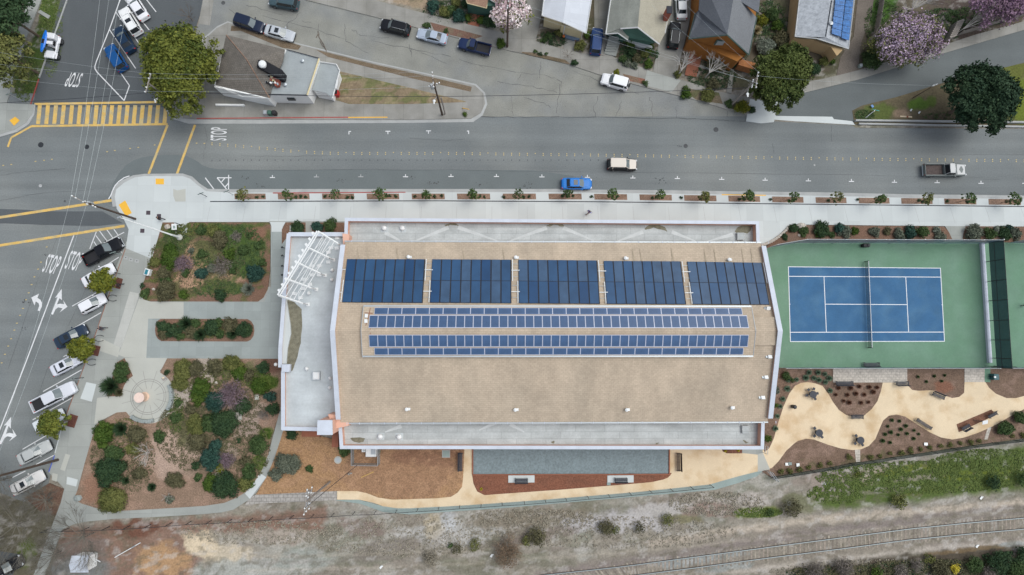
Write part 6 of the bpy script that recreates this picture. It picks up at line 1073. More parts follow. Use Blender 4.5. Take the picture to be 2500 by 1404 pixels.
def trunk(parent, own, h, r_, spread, limbs, m='bark', lean=(0, 0), twig=0):
    b = MB(); o = Vector((0, 0, 0)); fork = Vector((lean[0] * .4, lean[1] * .4, h * .45)); b.tube(o, fork, r_, M[m], r_ * .75, n=8)
    for k in range(limbs):
        a = 2 * math.pi * k / limbs + random.uniform(-.4, .4); s = spread * random.uniform(.5, .9); m1 = fork + Vector((math.cos(a) * s * .45 + lean[0] * .3, math.sin(a) * s * .45 + lean[1] * .3, h * .25)); e = fork + Vector((math.cos(a) * s + lean[0] * .6, math.sin(a) * s + lean[1] * .6, h * random.uniform(.4, .52)))
        b.tube(fork, m1, r_ * .55, M[m], r_ * .35, n=6); b.tube(m1, e, r_ * .35, M[m], r_ * .12, n=5)
        for q_ in range(2): a2 = a + random.uniform(-1, 1); b.tube(m1, m1 + Vector((math.cos(a2) * s * .5, math.sin(a2) * s * .5, h * .18)), r_ * .25, M[m], r_ * .08, n=4)
    return b.build('trunk', parent, loc=(0, 0, 0))
def twigs(b, p, d, L_, r_, depth, m, spread=.55, kids=3, up=.15):
    e = p + d * L_; b.tube(p, e, r_, m, r_ * .6, n=4 if depth > 1 else 3, cap=False)
    if depth <= 0: return
    for k in range(kids):
        t = random.uniform(.35, 1); s = p + d * L_ * t; nd = (d + Vector((random.gauss(0, spread), random.gauss(0, spread), random.gauss(up, spread * .6)))).normalized(); twigs(b, s, nd, L_ * random.uniform(.5, .78), r_ * .55, depth - 1, m, spread, kids, up)
def tree(px, py, rpx, h, kind, label, cat='tree', name='tree', dens=260, size=.34, nb=16, flat=.75, group=None, sub=.42, oval=None, trr=.22, seeds=None, lm='bark', cz=.62, extra=None):
    """crown centre seen at px,py; crown radius in pixels"""
    zc = h * cz; q = U(px, py, zc); Rm = rpx * (CAM_H - zc) / FOC; base = Vector((q.x, q.y, 0)); t = empty(name, base, label, cat, group); cs, rs = [], []
    ox, oy, oa = oval or (1, 1, 0)
    for k in range(nb):
        a = k * 2.39996; rr = math.sqrt((k + .5) / nb) * .72; x, y = math.cos(a) * rr * ox + random.uniform(-.08, .08), math.sin(a) * rr * oy + random.uniform(-.08, .08); x, y = x * math.cos(oa) - y * math.sin(oa), x * math.sin(oa) + y * math.cos(oa)
        cs.append((x * Rm, y * Rm, zc + (h - zc) * .55 * (1 - rr * rr * 1.3) + random.uniform(-.3, .3) * Rm * .3)); rs.append(Rm * sub * random.uniform(.6, 1.15))
    for k in range(int(nb * 1.5)):     # loose sprays round the rim so that the outline is uneven
        a = random.random() * 6.283; rr = random.uniform(.70, 1.02) * (1 + .12 * math.sin(3 * a + px)); x, y = math.cos(a) * rr * ox, math.sin(a) * rr * oy; x, y = x * math.cos(oa) - y * math.sin(oa), x * math.sin(oa) + y * math.cos(oa)
        cs.append((x * Rm, y * Rm, zc - Rm * .1 + random.uniform(-.35, .45) * Rm * .5)); rs.append(Rm * sub * random.uniform(.22, .5))
    foliage('crown', t, cs, rs, dens, size, kind, flat=flat)
    if extra: foliage('blossom', t, [cs[i] for i in range(0, nb)], [r_ * 1.04 for r_ in rs], *extra, flat=flat)
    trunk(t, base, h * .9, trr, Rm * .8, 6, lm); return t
tree(440, 160, 100, 9, 'ygreen', 'big yellow green broadleaf tree covering the corner between the two streets', nb=38, dens=250, size=.26, oval=(.92, 1.1, .1), sub=.32, trr=.3)
tree(1905, 186, 78, 9, 'conifer', 'dense dark green conifer beside the new white pavement at the ramp', name='conifer', nb=30, dens=420, size=.26, oval=(1.15, .85, .75), sub=.32)
tree(2392, 238, 88, 9.5, 'oak', 'big very dark oak overhanging the main street on the right', name='oak_tree', nb=26, dens=420, size=.26, sub=.34, trr=.3)
tree(1247, 30, 52, 7, 'ygreen', 'magnolia tree in white and pink blossom behind the wooden pole', name='magnolia_tree', nb=16, dens=60, size=.25, extra=(190, .30, 'magnolia'))
tree(2218, 100, 92, 6, 'olive', 'pink flowering plum tree beside the upper right ramp pavement', name='plum_tree', nb=26, dens=90, size=.22, oval=(1.05, .72, .25), sub=.3, extra=(190, .19, 'plum'))
tree(2445, 14, 80, 6, 'plumdark', 'deep pink flowering plum cut off by the upper right corner', name='plum_tree', nb=18, dens=150, size=.22, oval=(1.1, .6, .2), sub=.3)
tree(20, 40, 70, 9, 'dark', 'dark evergreen tree cut off by the upper left corner', nb=16, dens=200, size=.3, oval=(.8, 1, 0), sub=.36)
tree(26, 140, 60, 8, 'olive', 'dull olive tree overhanging the upper left pavement, below the dark evergreen', nb=18, dens=160, size=.28, oval=(.8, 1.2, .2), sub=.34)
gk = 'kerbside trees of the slanted parking'
tree(254, 686, 29, 4.5, 'yellow', 'round yellow green kerb tree over the white sedan, topmost of three', name='street_tree', nb=14, dens=360, size=.22, sub=.42, group=gk, trr=.09, extra=(260, .2, 'ygreen')); tree(200, 852, 29, 4.5, 'yellow', 'round yellow green kerb tree, middle one of the three', name='street_tree', nb=14, dens=360, size=.22, sub=.42, group=gk, trr=.09, extra=(300, .2, 'ygreen')); tree(132, 1033, 31, 4.8, 'ygreen', 'round dark yellow green kerb tree, lowest and largest of three', name='street_tree', nb=16, dens=420, size=.22, sub=.40, group=gk, trr=.09)
ordn = ['first', 'second', 'third', 'fourth', 'fifth', 'sixth', 'seventh', 'eighth', 'ninth', 'tenth', 'eleventh', 'twelfth', 'thirteenth', 'fourteenth', 'fifteenth', 'sixteenth', 'seventeenth', 'eighteenth', 'nineteenth', 'twentieth']
for i, (x, y) in enumerate(((594, 476), (702, 477), (817, 475), (927, 474), (1040.5, 476), (1155, 474), (1265.6, 474), (1386.6, 473), (1495, 474), (1610, 475), (1720, 480), (1828, 478.6), (1936.5, 481), (2043, 482), (2148, 487), (2261, 487), (2365, 486), (2475, 487))):
    lab = 'slim young tree in the planter strip, %s from the left end' % ordn[i]
    if i == 7: lab = 'slim young tree whose crown touches the bright blue parked sedan'
    if i == 0: lab = 'slim young planter tree nearest the striped no parking hatch'
    if i == 17: lab = 'slim young planter tree at the right edge of the picture'
    tree(x, y, random.uniform(11.5, 18), random.uniform(3.2, 4.1), random.choice(['street', 'street', 'olive', 'green']), lab, name='street_tree', nb=random.choice([7, 9, 12]), dens=random.uniform(230, 380), size=.16, sub=random.uniform(.32, .44), group='young trees of the planter strip', trr=.05, oval=(random.uniform(.8, 1.2), random.uniform(.85, 1.2), random.random() * 3))
def shrub(px, py, rpx, kind, name='shrub', label='', h=None, group=None, oy=1.0, dens=None, size=None, spiky=False, bed='', cat='shrub', box=False):
    Rm = rpx / 16.1; h = h or min(2.2, Rm * 1.0); zc = h * .35; q = U(px, py, h * .5); own = Vector((q.x, q.y, .12)); dens = dens or (1100 if Rm < .6 else 900); size = size or (.10 if Rm < .5 else .14)
    if spiky:
        n = int(140 + 260 * Rm); a = RNG.uniform(0, 2 * math.pi, n); el = RNG.uniform(.25, 1.4, n); r_ = Rm * RNG.uniform(.7, 1.15, n); d = np.stack([np.cos(a) * np.cos(el), np.sin(a) * np.cos(el), np.sin(el) * h / Rm * .9], 1)
        s = np.stack([-np.sin(a), np.cos(a), np.zeros(n)], 1) * (.03 + .035 * Rm); p0 = d * (r_ * .08)[:, None]; tip = d * r_[:, None]; V = np.stack([p0 - s, p0 + s, tip + s * .15, tip - s * .15], 1).reshape(-1, 3); me = mesh_np(name, V, np.arange(4 * n).reshape(n, 4)); at = me.color_attributes.new('Leaf', 'FLOAT_COLOR', 'POINT'); c = np.repeat(RNG.random(n), 4); at.data.foreach_set('color', np.stack([c, c, c, c * 0 + 1], 1).astype(np.float32).ravel()); me.materials.append(LMM[kind]); o = link(name, me); o.location = own
        return tag(o, label, cat, group)
    nb = 4 if Rm < .5 else 9 if Rm < 1.2 else 20; cs, rs = [], []; sx_, sy_, a_r = random.uniform(.85, 1.2), random.uniform(.85, 1.2) * oy, random.random() * 3
    for k in range(nb):
        a = k * 2.4 + px; rr = math.sqrt((k + .3) / nb) * .72 * random.uniform(.8, 1.15); X_, Y_ = math.cos(a) * rr * Rm * sx_, math.sin(a) * rr * Rm * sy_
        cs.append((X_, Y_, h * .22 + h * .34 * (1 - rr * rr * 1.5) * random.uniform(.6, 1.25))); rs.append(Rm * (.60 if nb == 4 else .42 if nb == 9 else .33) * random.uniform(.75, 1.25))
    if kind in ('grey', 'purple', 'dry', 'heap'):   # leafless twiggy bush
        b = MB(); mt = M.setdefault('tw_' + kind, mat('twig_' + kind, LM[kind][1], .9, .2, .4))
        for k in range(int(9 + 9 * Rm)): a = random.random() * 6.28; el = random.uniform(.3, 1.3); twigs(b, Vector((0, 0, 0)), Vector((math.cos(a) * math.cos(el), math.sin(a) * math.cos(el), math.sin(el) * .8)), Rm * .8, .022, 2, mt, .4, 4)
        P, N, Cc = clumps(cs, [r_ for r_ in rs], 130, .1); me = leafmesh('leaves', P, N, .10, Cc, 2.6); 
        o = b.build(name, loc=own); me.materials.append(LMM[kind]); link('leaves', me, o); return tag(o, label, cat, group)
    P, N, Cc = clumps(cs, rs, dens, size, flat=.8, shell=.7); 
    if box: P[:, 0] = np.clip(P[:, 0], -Rm * .8, Rm * .8); P[:, 1] = np.clip(P[:, 1] * 1.1, -Rm * oy * .8, Rm * oy * .8); P[:, 2] = np.clip(P[:, 2], 0, h * .8)
    P[:, 2] = np.maximum(P[:, 2], .01); me = leafmesh(name, P, N, size, Cc, 1.5); me.materials.append(LMM[kind]); o = link(name, me); o.location = own; return tag(o, label, cat, group)
ADJ = {'bright': 'bright green', 'green': 'mid green', 'dark': 'dark green', 'blue': 'dark blue green', 'olive': 'olive', 'brown': 'dull brown green', 'sage': 'sage green', 'grey': 'leafless grey twiggy', 'purple': 'purple grey twiggy', 'yellow': 'yellow green', 'straw': 'straw coloured', 'rust': 'rusty brown', 'heap': 'rusty twiggy heaped', 'dry': 'dry pale', 'silver': 'silvery green', 'agave': 'grey green', 'conifer': 'deep green', 'gorse': 'yellow flowering', 'ygreen': 'yellow olive'}
def plantbed(items, bed, group, noun='shrub', grow=1.12, dens=None):
    """labels tell the plants of one bed apart: by colour and size, then by their order from the left"""
    items = [(*it, None)[:5] if len(it) < 5 else it for it in items]; seen = {}
    def sz(r_): return 'small ' if r_ < 9.5 else 'large ' if r_ > 21 else ''
    keyf = lambda it: (sz(it[2]), it[3], bool(it[4] and 's' in it[4]))
    for it in items: seen.setdefault(keyf(it), []).append(it)
    for k, lst in seen.items():
        lst.sort(key=lambda it: it[0])
        for i, it in enumerate(lst):
            x, y, r_, kind, fl = it; fl = fl or ''; nn = 'grass clump' if 's' in fl and noun == 'shrub' else noun
            pos = '' if len(lst) == 1 else ', %s from left' % ordn[i]
            shrub(x, y, r_ * grow, kind, dens=dens, label='%s%s %s %s%s' % (k[0], ADJ[kind], nn, bed, pos), group=group, spiky='s' in fl, box='b' in fl, cat='grass' if nn == 'grass clump' else 'shrub', name='grass_clump' if nn == 'grass clump' else 'hedge' if 'b' in fl else 'shrub', oy=1.45 if 'o' in fl else 1, h=(r_ / 16.1 * .55 if 'f' in fl else None))
plantbed([(414.7, 627, 22, 'bright', 'o'), (537, 584.6, 19, 'brown'), (623, 667, 20, 'blue'), (605.5, 705.7, 17, 'silver', 's'), (404.6, 708, 22, 'brown'), (402, 664, 16, 'brown'), (447, 642, 21, 'purple'), (541, 649, 22, 'grey'), (493, 668, 14, 'blue'), (379, 640, 12, 'olive'), (538.6, 720, 14, 'dark'), (494, 619, 11, 'green'), (453, 666, 11, 'green'), (578, 576, 13, 'grey'), (404, 684, 13, 'green'), (448, 720, 11, 'bright'), (355, 717, 11, 'green'), (349, 697, 6, 'dark'), (468, 613, 8, 'sage'), (569, 659, 10, 'green'), (515, 655, 12, 'sage'), (640, 640, 9, 'green'), (632, 600, 9, 'green'), (560, 620, 13, 'bright'), (595, 610, 13, 'green'), (520, 565, 12, 'olive'), (490, 563, 12, 'green'), (610, 575, 9, 'green')], 'in the square garden bed', 'shrubs of the square bed')
plantbed([(398, 798, 12, 'dark'), (400, 817, 10, 'brown'), (423, 808, 13, 'dark'), (452, 791, 16, 'dark', 's'), (466, 811, 12, 'brown'), (487, 817, 14, 'dark', 's'), (515, 800, 16, 'dark'), (534, 790, 9, 'green'), (538, 815, 9, 'green'), (562, 793, 14, 'brown'), (567, 815, 13, 'dark', 's'), (597, 806, 16, 'dark'), (440, 822, 8, 'green'), (478, 790, 9, 'green')], 'in the long rounded bed', 'shrubs of the rounded bed', grow=1.3)
plantbed([(726, 557, 18, 'dark'), (775, 553, 14, 'blue'), (805, 553, 16, 'green')], 'against the upper corner of the entrance wing', 'shrubs at the hall corner')
plantbed([(297, 908, 19, 'green', 'o'), (266, 944, 23, 'dark', 's'), (290, 958, 11, 'brown', 's')], 'in the small bed left of the round plaza', 'shrubs left of the plaza')
plantbed([(252.6, 1060, 22, 'bright', 'o'), (292.6, 1048, 18, 'dark', 's'), (333.7, 1062, 20, 'brown'), (277, 1107, 20, 'green'), (324, 1095, 15, 'olive'), (388, 1065, 13, 'green'), (265, 1152, 33, 'dark'), (303, 1135, 10, 'brown', 's'), (307, 1174, 10, 'dark', 's'), (339, 1156, 15, 'brown'), (370, 1189.6, 11, 'dark', 's'), (425, 1172, 20, 'brown'), (273.5, 1221, 29, 'olive'), (413, 1218, 9, 'sage'),
 (447, 905, 22, 'olive', 'o'), (440, 935, 18, 'olive'), (476, 900.5, 19, 'brown'), (526, 894, 17, 'brown'), (566, 887, 20, 'olive'), (584, 908, 18, 'bright'), (606, 916, 13, 'brown'), (642, 897, 14, 'dark'), (489, 955, 21, 'bright', 'o'), (566, 962, 32, 'purple'), (527, 981, 26, 'blue'), (593, 991, 18, 'dark'), (635, 944, 20, 'bright', 'f'), (661, 968, 13, 'blue'), (665, 997, 15, 'dark'), (646, 1012, 13, 'grey'), (546, 1035, 32, 'dark'), (516, 1035, 22, 'green'), (476, 1036, 20, 'olive', 'o'), (480, 1078, 22, 'brown'), (527, 1087, 14, 'blue'), (513, 1120, 25, 'blue'), (629, 1087, 23, 'green'), (556, 1120, 19, 'purple'), (602, 1127, 12, 'brown'), (607, 1152, 17, 'green'), (538, 1144, 10, 'yellow'), (549, 1187, 32, 'dark'), (514, 1178, 20, 'bright'), (597, 1184, 14, 'olive'), (465, 1000, 12, 'brown'), (430, 1020, 11, 'green', 'f'), (436, 985, 9, 'green'), (408, 908, 7, 'dark'), (478, 1138, 9, 'dark'), (584, 1075, 6, 'dark'), (484, 1165, 9, 'green')], 'in the large garden below the round plaza', 'shrubs of the large garden')
plantbed([(703, 1133, 26, 'sage'), (675, 1158, 16, 'sage'), (712, 1060, 14, 'dark'), (755, 1144, 8, 'green'), (840, 1098, 14, 'green')], 'in the tan bark yard', 'shrubs of the bark yard')
plantbed([(1963, 565, 12, 'green'), (2007, 560, 20, 'dark'), (2000, 572, 11, 'bright'), (2048, 556, 13, 'blue'), (2064, 566, 15, 'sage'), (2086, 565, 10, 'bright'), (2135, 566, 12, 'sage'), (2165, 565, 10, 'brown'), (2194, 572, 14, 'sage'), (2222, 567, 15, 'blue'), (2252, 565, 16, 'green'), (2285, 562, 9, 'silver'), (2295, 576, 13, 'sage'), (1936, 558, 12, 'dark'), (1915, 578, 8, 'dark'), (2030, 574, 8, 'green')], 'in the bed above the tennis court', 'shrubs above the court')
plantbed([(2379.5, 567, 21, 'sage'), (2417, 571, 15, 'green'), (2452, 571, 15, 'dark'), (2480, 570, 14, 'sage'), (2432, 560, 8, 'silver'), (2465, 557, 8, 'blue')], 'in the bed at the right edge above the court', 'shrubs at the right edge')
plantbed([(1918, 919, 10, 'green'), (1933, 928, 6, 'green'), (1895, 953, 9, 'sage'), (1893, 990, 6, 'bright'), (1875, 1071, 9, 'bright'), (2455, 1046, 18, 'green'), (2490, 1020, 15, 'green')], 'in the mulch beds of the sandy garden', 'shrubs of the sandy garden')
plantbed([(2132, 142, 27, 'green'), (1989, 168, 18, 'dark'), (2031, 150, 8, 'bright'), (1885, 35, 20, 'green'), (1897, 62, 15, 'bright'), (1910, 96, 22, 'brown'), (1868, 112, 24, 'silver'), (1849, 73, 13, 'straw', 's'), (1862, 50, 14, 'yellow'), (2010, 150, 12, 'olive')], 'in the gardens beside the grey roofed house', 'shrubs by the grey roofed house')
plantbed([(1122, 38, 17, 'blue', 'b'), (1084.6, 28, 14, 'olive', 'b'), (1056, 16, 16, 'blue'), (1100, 24, 11, 'green'), (1113, 5, 12, 'olive', 'b'), (1136, 10, 11, 'dark'), (1142, 44, 9, 'bright', 'b'), (1174, 50, 11, 'bright', 'b'), (1195, 52, 17, 'dark', 'b'), (1198, 30, 12, 'dark'), (1223, 106, 11, 'bright'), (1042, 62, 9, 'green'), (1090, 76, 6, 'green')], 'in front of the brown shingled house', 'hedges by the brown shingled house')
plantbed([(1366, 82, 10, 'olive'), (1338, 87, 8, 'green'), (1328, 99, 7, 'green'), (1345, 103, 7, 'dark'), (1417, 112, 13, 'olive'), (1433, 85, 9, 'bright'), (1308, 127, 5, 'green'), (1318, 132, 5, 'dark'), (1334, 132.5, 5, 'green'), (1403, 153.5, 8, 'dark')], 'in the front garden of the white roofed house', 'plants by the white roofed house')
plantbed([(1538, 103, 15, 'bright'), (1584, 115, 14, 'bright'), (1520, 145, 10, 'green'), (1530, 155, 9, 'sage'), (1549, 160, 9, 'sage'), (1583, 157, 11, 'bright', 'bo'), (1556, 142, 11, 'brown'), (1574, 132, 10, 'olive'), (1543, 125, 11, 'dark'), (1505, 178, 8, 'yellow'), (1575, 203, 7, 'green')], 'in the front garden of the bungalow', 'plants by the bungalow')
plantbed([(1752, 153, 25, 'brown'), (1790, 150, 16, 'dark'), (1727, 232, 19, 'olive'), (1675, 226, 13, 'bright'), (1779, 254, 10, 'green'), (1809, 262, 17, 'yellow'), (1835, 268, 8, 'dark'), (1740, 205, 14, 'brown'), (1655, 182, 9, 'olive')], 'in front of the ochre house', 'plants by the ochre house')
plantbed([(1310, 1308, 22, 'brown'), (1285, 1320, 12, 'olive'), (1480, 1288, 18, 'brown'), (1500, 1293, 11, 'olive'), (1562, 1288, 11, 'brown'), (1240, 1350, 30, 'heap'), (1160, 1330, 13, 'olive'), (1118, 1338, 12, 'brown'), (1628, 1268, 13, 'olive'), (1937, 1240, 20, 'brown'), (2197, 1224, 17, 'olive'), (2425, 1178, 17, 'dark'), (2495, 1170, 14, 'green'), (1052, 1365, 20, 'dry'), (1100, 1332, 7, 'green'), (2096, 1157, 8, 'ygreen'), (1880, 1252, 9, 'green')], 'on the waste ground by the railway', 'bushes of the waste ground', grow=1.25, dens=230)
plantbed([(2140, 1400, 14, 'bright'), (2200, 1396, 17, 'grey'), (2235, 1378, 15, 'grey'), (2300, 1392, 22, 'brown'), (2330, 1388, 11, 'gorse'), (2380, 1380, 20, 'green'), (2440, 1375, 26, 'dark'), (2485, 1395, 26, 'green'), (1990, 1400, 24, 'grey'), (2060, 1385, 22, 'grey'), (2270, 1365, 12, 'olive'), (2412, 1400, 18, 'grey'), (2500, 1350, 18, 'dark')], 'on the dark bank below the railway', 'bushes below the railway', grow=1.15, dens=330)
# rows of small plants that nothing tells apart
def rowp(pts, r_, kind, label, group, spiky=True, name='small_plant', h=None):
    first = None
    for x, y in pts:
        if first is None: first = shrub(x, y, r_, kind, label=label, group=group, spiky=spiky, name=name, cat='plant', h=h)
        else:
            o = first.copy(); COL.objects.link(o); q = U(x, y, .2); o.location = (q.x, q.y, .1); o.rotation_euler = (0, 0, random.random() * 6); s_ = random.uniform(.8, 1.2); o.scale = (s_, s_, s_)
Z5 = lambda L_: [(1940 + a / 4.255, 860 + b_ / 4.255) for a, b_ in L_]
rowp(Z5([(150, 212), (243, 212), (313, 228), (115, 265), (200, 268), (252, 288), (357, 270), (318, 310), (20, 285), (367, 398), (-70, 285)]), 8, 'agave', 'grey green rosette plant in the mulch left of the stone paving', 'rosette plants left of the stone paving')
rowp([(1911, 974), (1922, 949), (1905, 992), (1898, 1016), (1893, 1046)], 7.5, 'agave', 'grey green rosette plant in the narrow mulch strip beside the right gable', 'rosette plants beside the right gable')
rowp(Z5([(455, 372), (582, 372), (672, 355), (777, 362), (858, 365), (430, 440), (548, 443), (637, 430), (722, 440), (818, 412), (510, 505), (567, 522), (690, 525), (768, 518)]), 6.5, 'rust', 'rusty brown tuft in the half round mulch bed', 'rusty tufts of the half round bed')
rowp(Z5([(1280, 255), (1452, 248), (1560, 240), (1370, 305), (1530, 300)]), 4.5, 'green', 'small green plant in the mulch bed right of the stone paving', 'small plants right of the paving')
rowp(Z5([(1010, 705), (1090, 715), (970, 770), (1155, 765), (1103, 800), (1242, 812), (940, 852), (1000, 832), (1078, 858), (1168, 845), (1290, 850), (1237, 897), (915, 920), (992, 938)]), 5.5, 'green', 'deep green tuft in the mulch mound below the sandy path', 'green tufts of the mound')
rowp(Z5([(790, 1090), (885, 1075), (990, 1047), (1105, 1040), (1200, 1020), (1308, 1003), (1403, 985), (1512, 970), (1615, 960), (1720, 940), (1828, 930), (1915, 918), (565, 1090), (360, 1150), (265, 1172), (147, 1197), (48, 1215), (-50, 1232), (-140, 1240), (2265, 870), (2370, 858)]), 6, 'olive', 'olive brown tuft in the row along the green mesh fence', 'tufts along the green mesh fence', spiky=False)
PP = []
for i in range(18):
    x0_ = 572 + i * 108.2; 
    for t in ((45, 57, 68) if i % 2 else (8, 58, 70)): PP.append((x0_ + t + random.uniform(-3, 3), ykerb(x0_ + t) + 7 + random.uniform(-2, 3)))
for i in range(18): rowp(PP[3 * i:3 * i + 3], 4.2, 'dark', 'small dark green plant in the %s planter strip from the left' % ordn[i], 'small plants of the %s planter strip' % ordn[i], spiky=False)
rowp([(1771, 1101), (1803, 1100), (1175, 1194)], 4, 'gorse', 'small yellow plant in the red brown mulch south of the hall', 'small yellow plants by the hall')
# ground cover: loose leaf tufts over the green patches (nobody could count them)
def cover(name, pts_r, kind, n, label, z=.17, size=.14):
    P = []
    for (x, y, rx, ry), w_ in pts_r:
        k = int(n * w_); a = RNG.uniform(0, 2 * math.pi, k); r_ = np.sqrt(RNG.random(k)); X = x + np.cos(a) * r_ * rx; Y = y + np.sin(a) * r_ * ry; keep = fbm(X / 7, Y / 7) + RNG.normal(0, .07, k) > .46; W = UA(X[keep], Y[keep], z); P.append(np.concatenate([W, z + RNG.random((keep.sum(), 1)) * .12], 1))
    P = np.concatenate(P); N = np.tile([0, 0, 1.0], (len(P), 1)); me = leafmesh(name, P, N, size, RNG.random(len(P)), 1.4, .5); me.materials.append(LMM[kind]); o = link(name, me); return tag(o, label, 'ground cover', kind='stuff')
cover('ground_cover', [((590, 605, 58, 50), 1), ((520, 560, 110, 15), .6), ((600, 640, 40, 40), .5), ((530, 705, 60, 22), .5), ((430, 590, 30, 35), .4), ((495, 635, 24, 26), .3)], 'green', 4200, 'low green ground cover spreading through the square garden bed')
cover('undergrowth', [((470, 1060, 90, 90), 1), ((300, 1120, 80, 90), .8), ((560, 960, 100, 80), 1.2), ((590, 1100, 70, 80), .8), ((500, 805, 115, 22), .6), ((480, 640, 120, 80), .8)], 'brown', 15000, 'sparse dull undergrowth between the shrubs of the garden beds', size=.12)
cover('undergrowth', [((2300, 1392, 220, 24), 2), ((2050, 1398, 130, 16), .8), ((2460, 1370, 80, 24), 1)], 'dark', 2600, 'dark scrub merging together on the bank below the railway', z=0, size=.2)
cover('undergrowth', [((2300, 1388, 220, 24), 1), ((2050, 1396, 130, 16), .9)], 'brown', 6500, 'dull brown scrub on the bank below the railway', z=0.1, size=.14)
cover('undergrowth', [((1760, 120, 70, 50), .5), ((1560, 130, 50, 25), .4), ((1880, 80, 40, 80), .6), ((1110, 30, 80, 30), .5), ((2300, 60, 60, 40), .5), ((1350, 95, 40, 20), .2), ((1740, 190, 60, 30), .4)], 'dark', 5000, 'dark low plants filling the house gardens along the old street', z=.02, size=.15)
cover('undergrowth', [((2160, 60, 50, 60), .8), ((2290, 60, 60, 40), .6), ((2390, 40, 80, 25), .5), ((2360, 285, 110, 14), .4), ((2110, 282, 24, 14), .2), ((1880, 60, 50, 60), .4)], 'green', 5000, 'leafy green growth between the trees above the ramp pavement', z=.05, size=.14)
cover('ground_cover', [((480, 560, 60, 16), .5), ((510, 930, 90, 40), .5), ((300, 1060, 60, 40), .2), ((500, 805, 110, 20), .6), ((400, 650, 40, 60), .3)], 'olive', 9000, 'low olive ground cover between the shrubs of the garden beds', size=.12)
cover('ground_cover', [((635, 930, 45, 22), .7), ((650, 1060, 16, 14), .2), ((628, 1128, 22, 20), .3), ((600, 1180, 24, 14), .3), ((430, 1010, 20, 50), .4), ((560, 910, 50, 18), .4)], 'bright', 2600, 'bright ground cover patches in the large garden beside the curved path')
cover('grass', [((1850, 1251, 60, 12), .5), ((2250, 1165, 260, 40), 2.2), ((2420, 1140, 160, 45), 1.5), ((2040, 1205, 70, 25), .6), ((125, 60, 30, 130), .7), ((60, 180, 30, 70), .5)], 'turf', 12000, 'rough green grass on the bank between the mesh fence and the railway', z=-.06, size=.13)
cover('weeds', [((1300, 1262, 150, 20), 1), ((1000, 1310, 260, 50), 1.2), ((1500, 1300, 300, 40), 1.2), ((1750, 1230, 120, 30), .8), ((640, 1300, 200, 30), .8), ((2200, 1395, 320, 30), 1.5)], 'dry', 3500, 'dry pale weeds scattered over the waste ground by the railway', z=-.03, size=.16)
# bare trees
def bare(px, py, rpx, h, label, m='pale_bark', n=9, depth=3, r_=.05, name='bare_tree', z=0, lean=None, dirs=None, kids=3):
    q = U(px, py, 0); t = empty(name, q, label, 'tree', None); b = MB(); Rm = rpx / 16; hb = h * .35; b.tube((0, 0, 0), (0, 0, hb), r_ * 1.6, M[m], r_ * 1.2, n=7); b.build('trunk', t, loc=(0, 0, 0)); b = MB()
    for k in range(n):
        a = (2 * math.pi * k / n + random.uniform(-.3, .3)) if dirs is None else dirs[k % len(dirs)] + random.uniform(-.25, .25); el = random.uniform(.25, .8) if dirs is None else .55
        twigs(b, Vector((0, 0, hb)), Vector((math.cos(a) * math.cos(el), math.sin(a) * math.cos(el), math.sin(el))).normalized(), Rm * .6, r_, depth, M[m], .38, kids, .1)
    b.build('branches', t, loc=(0, 0, 0)); return t
bare(366.6, 1102.6, 28, 2.2, 'small leafless white branched tree in the large garden', r_=.035); bare(540, 1148, 14, 1.5, 'tiny leafless white sapling beside the yellow green shrub', r_=.02, n=5); bare(414, 1210, 14, 1.2, 'low leafless pale sapling near the curved path', r_=.025, n=5)
bare(1655, 184, 42, 5, 'leafless white trunked birch beside the ochre house driveway', r_=.07, dirs=[1.0, 1.3, .8, 1.9], n=6); bare(1722, 190, 42, 5, 'leafless white trunked birch in front of the ochre house', r_=.07, dirs=[.4, .9, 1.4, 1.9], n=6); bare(1385, 140, 18, 1.6, 'low leafless reddish sapling by the white roofed house pavement', m='bark', r_=.02, n=8)
bare(2205, 40, 60, 6, 'large leafless pale tree above the pink plum', r_=.09, dirs=[.2, .6, 1.1, 1.6, 3.5], n=9); bare(2330, 85, 80, 5, 'leafless tree leaning along the upper right board fence', r_=.05, dirs=[.45, .6, .9], n=6)
for x, y, r_, lab in ((70, 1270, 85, 'large leafless grey tree over the lower left corner'), (10, 1310, 70, 'leafless grey tree at the left edge of the lower left corner'), (30, 1165, 55, 'leafless grey brown tree beside the lowest parked car'), (130, 1215, 40, 'leafless pinkish tree over the mulch island'), (230, 1300, 60, 'leafless reddish tree over the lower left fence'), (55, 45, 50, 'leafless pale tree over the upper left pavement'), (150, 1345, 45, 'leafless thin tree beside the small white shed')):
    bare(x, y, r_ * 1.15, 6 if r_ > 50 else 4, lab, m='bare_grey' if 'bare_grey' in M else M.setdefault('bare_grey', mat('bare_grey', (.155, .145, .12), .95, .2, .5)) and 'bare_grey', r_=.05, n=12, depth=4, kids=4)
bare(470, 50, 30, 3, 'leafless pinkish tree behind the big yellow green tree', m='bark', r_=.03, n=8)
# dead branches on the road
b = MB(); A = U(776, 58, .05)
for p_ in ([(776, 76), (779, 92), (790, 108), (799, 130)], [(781, 100), (787, 112), (793, 116)], [(776, 84), (772, 92)]): b.path([U(*k, .06) for k in p_], .05, M['bark'], n=5)
tag(b.build('fallen_branch', own=A), 'dead brown branch lying in the old street near the verge', 'branch')
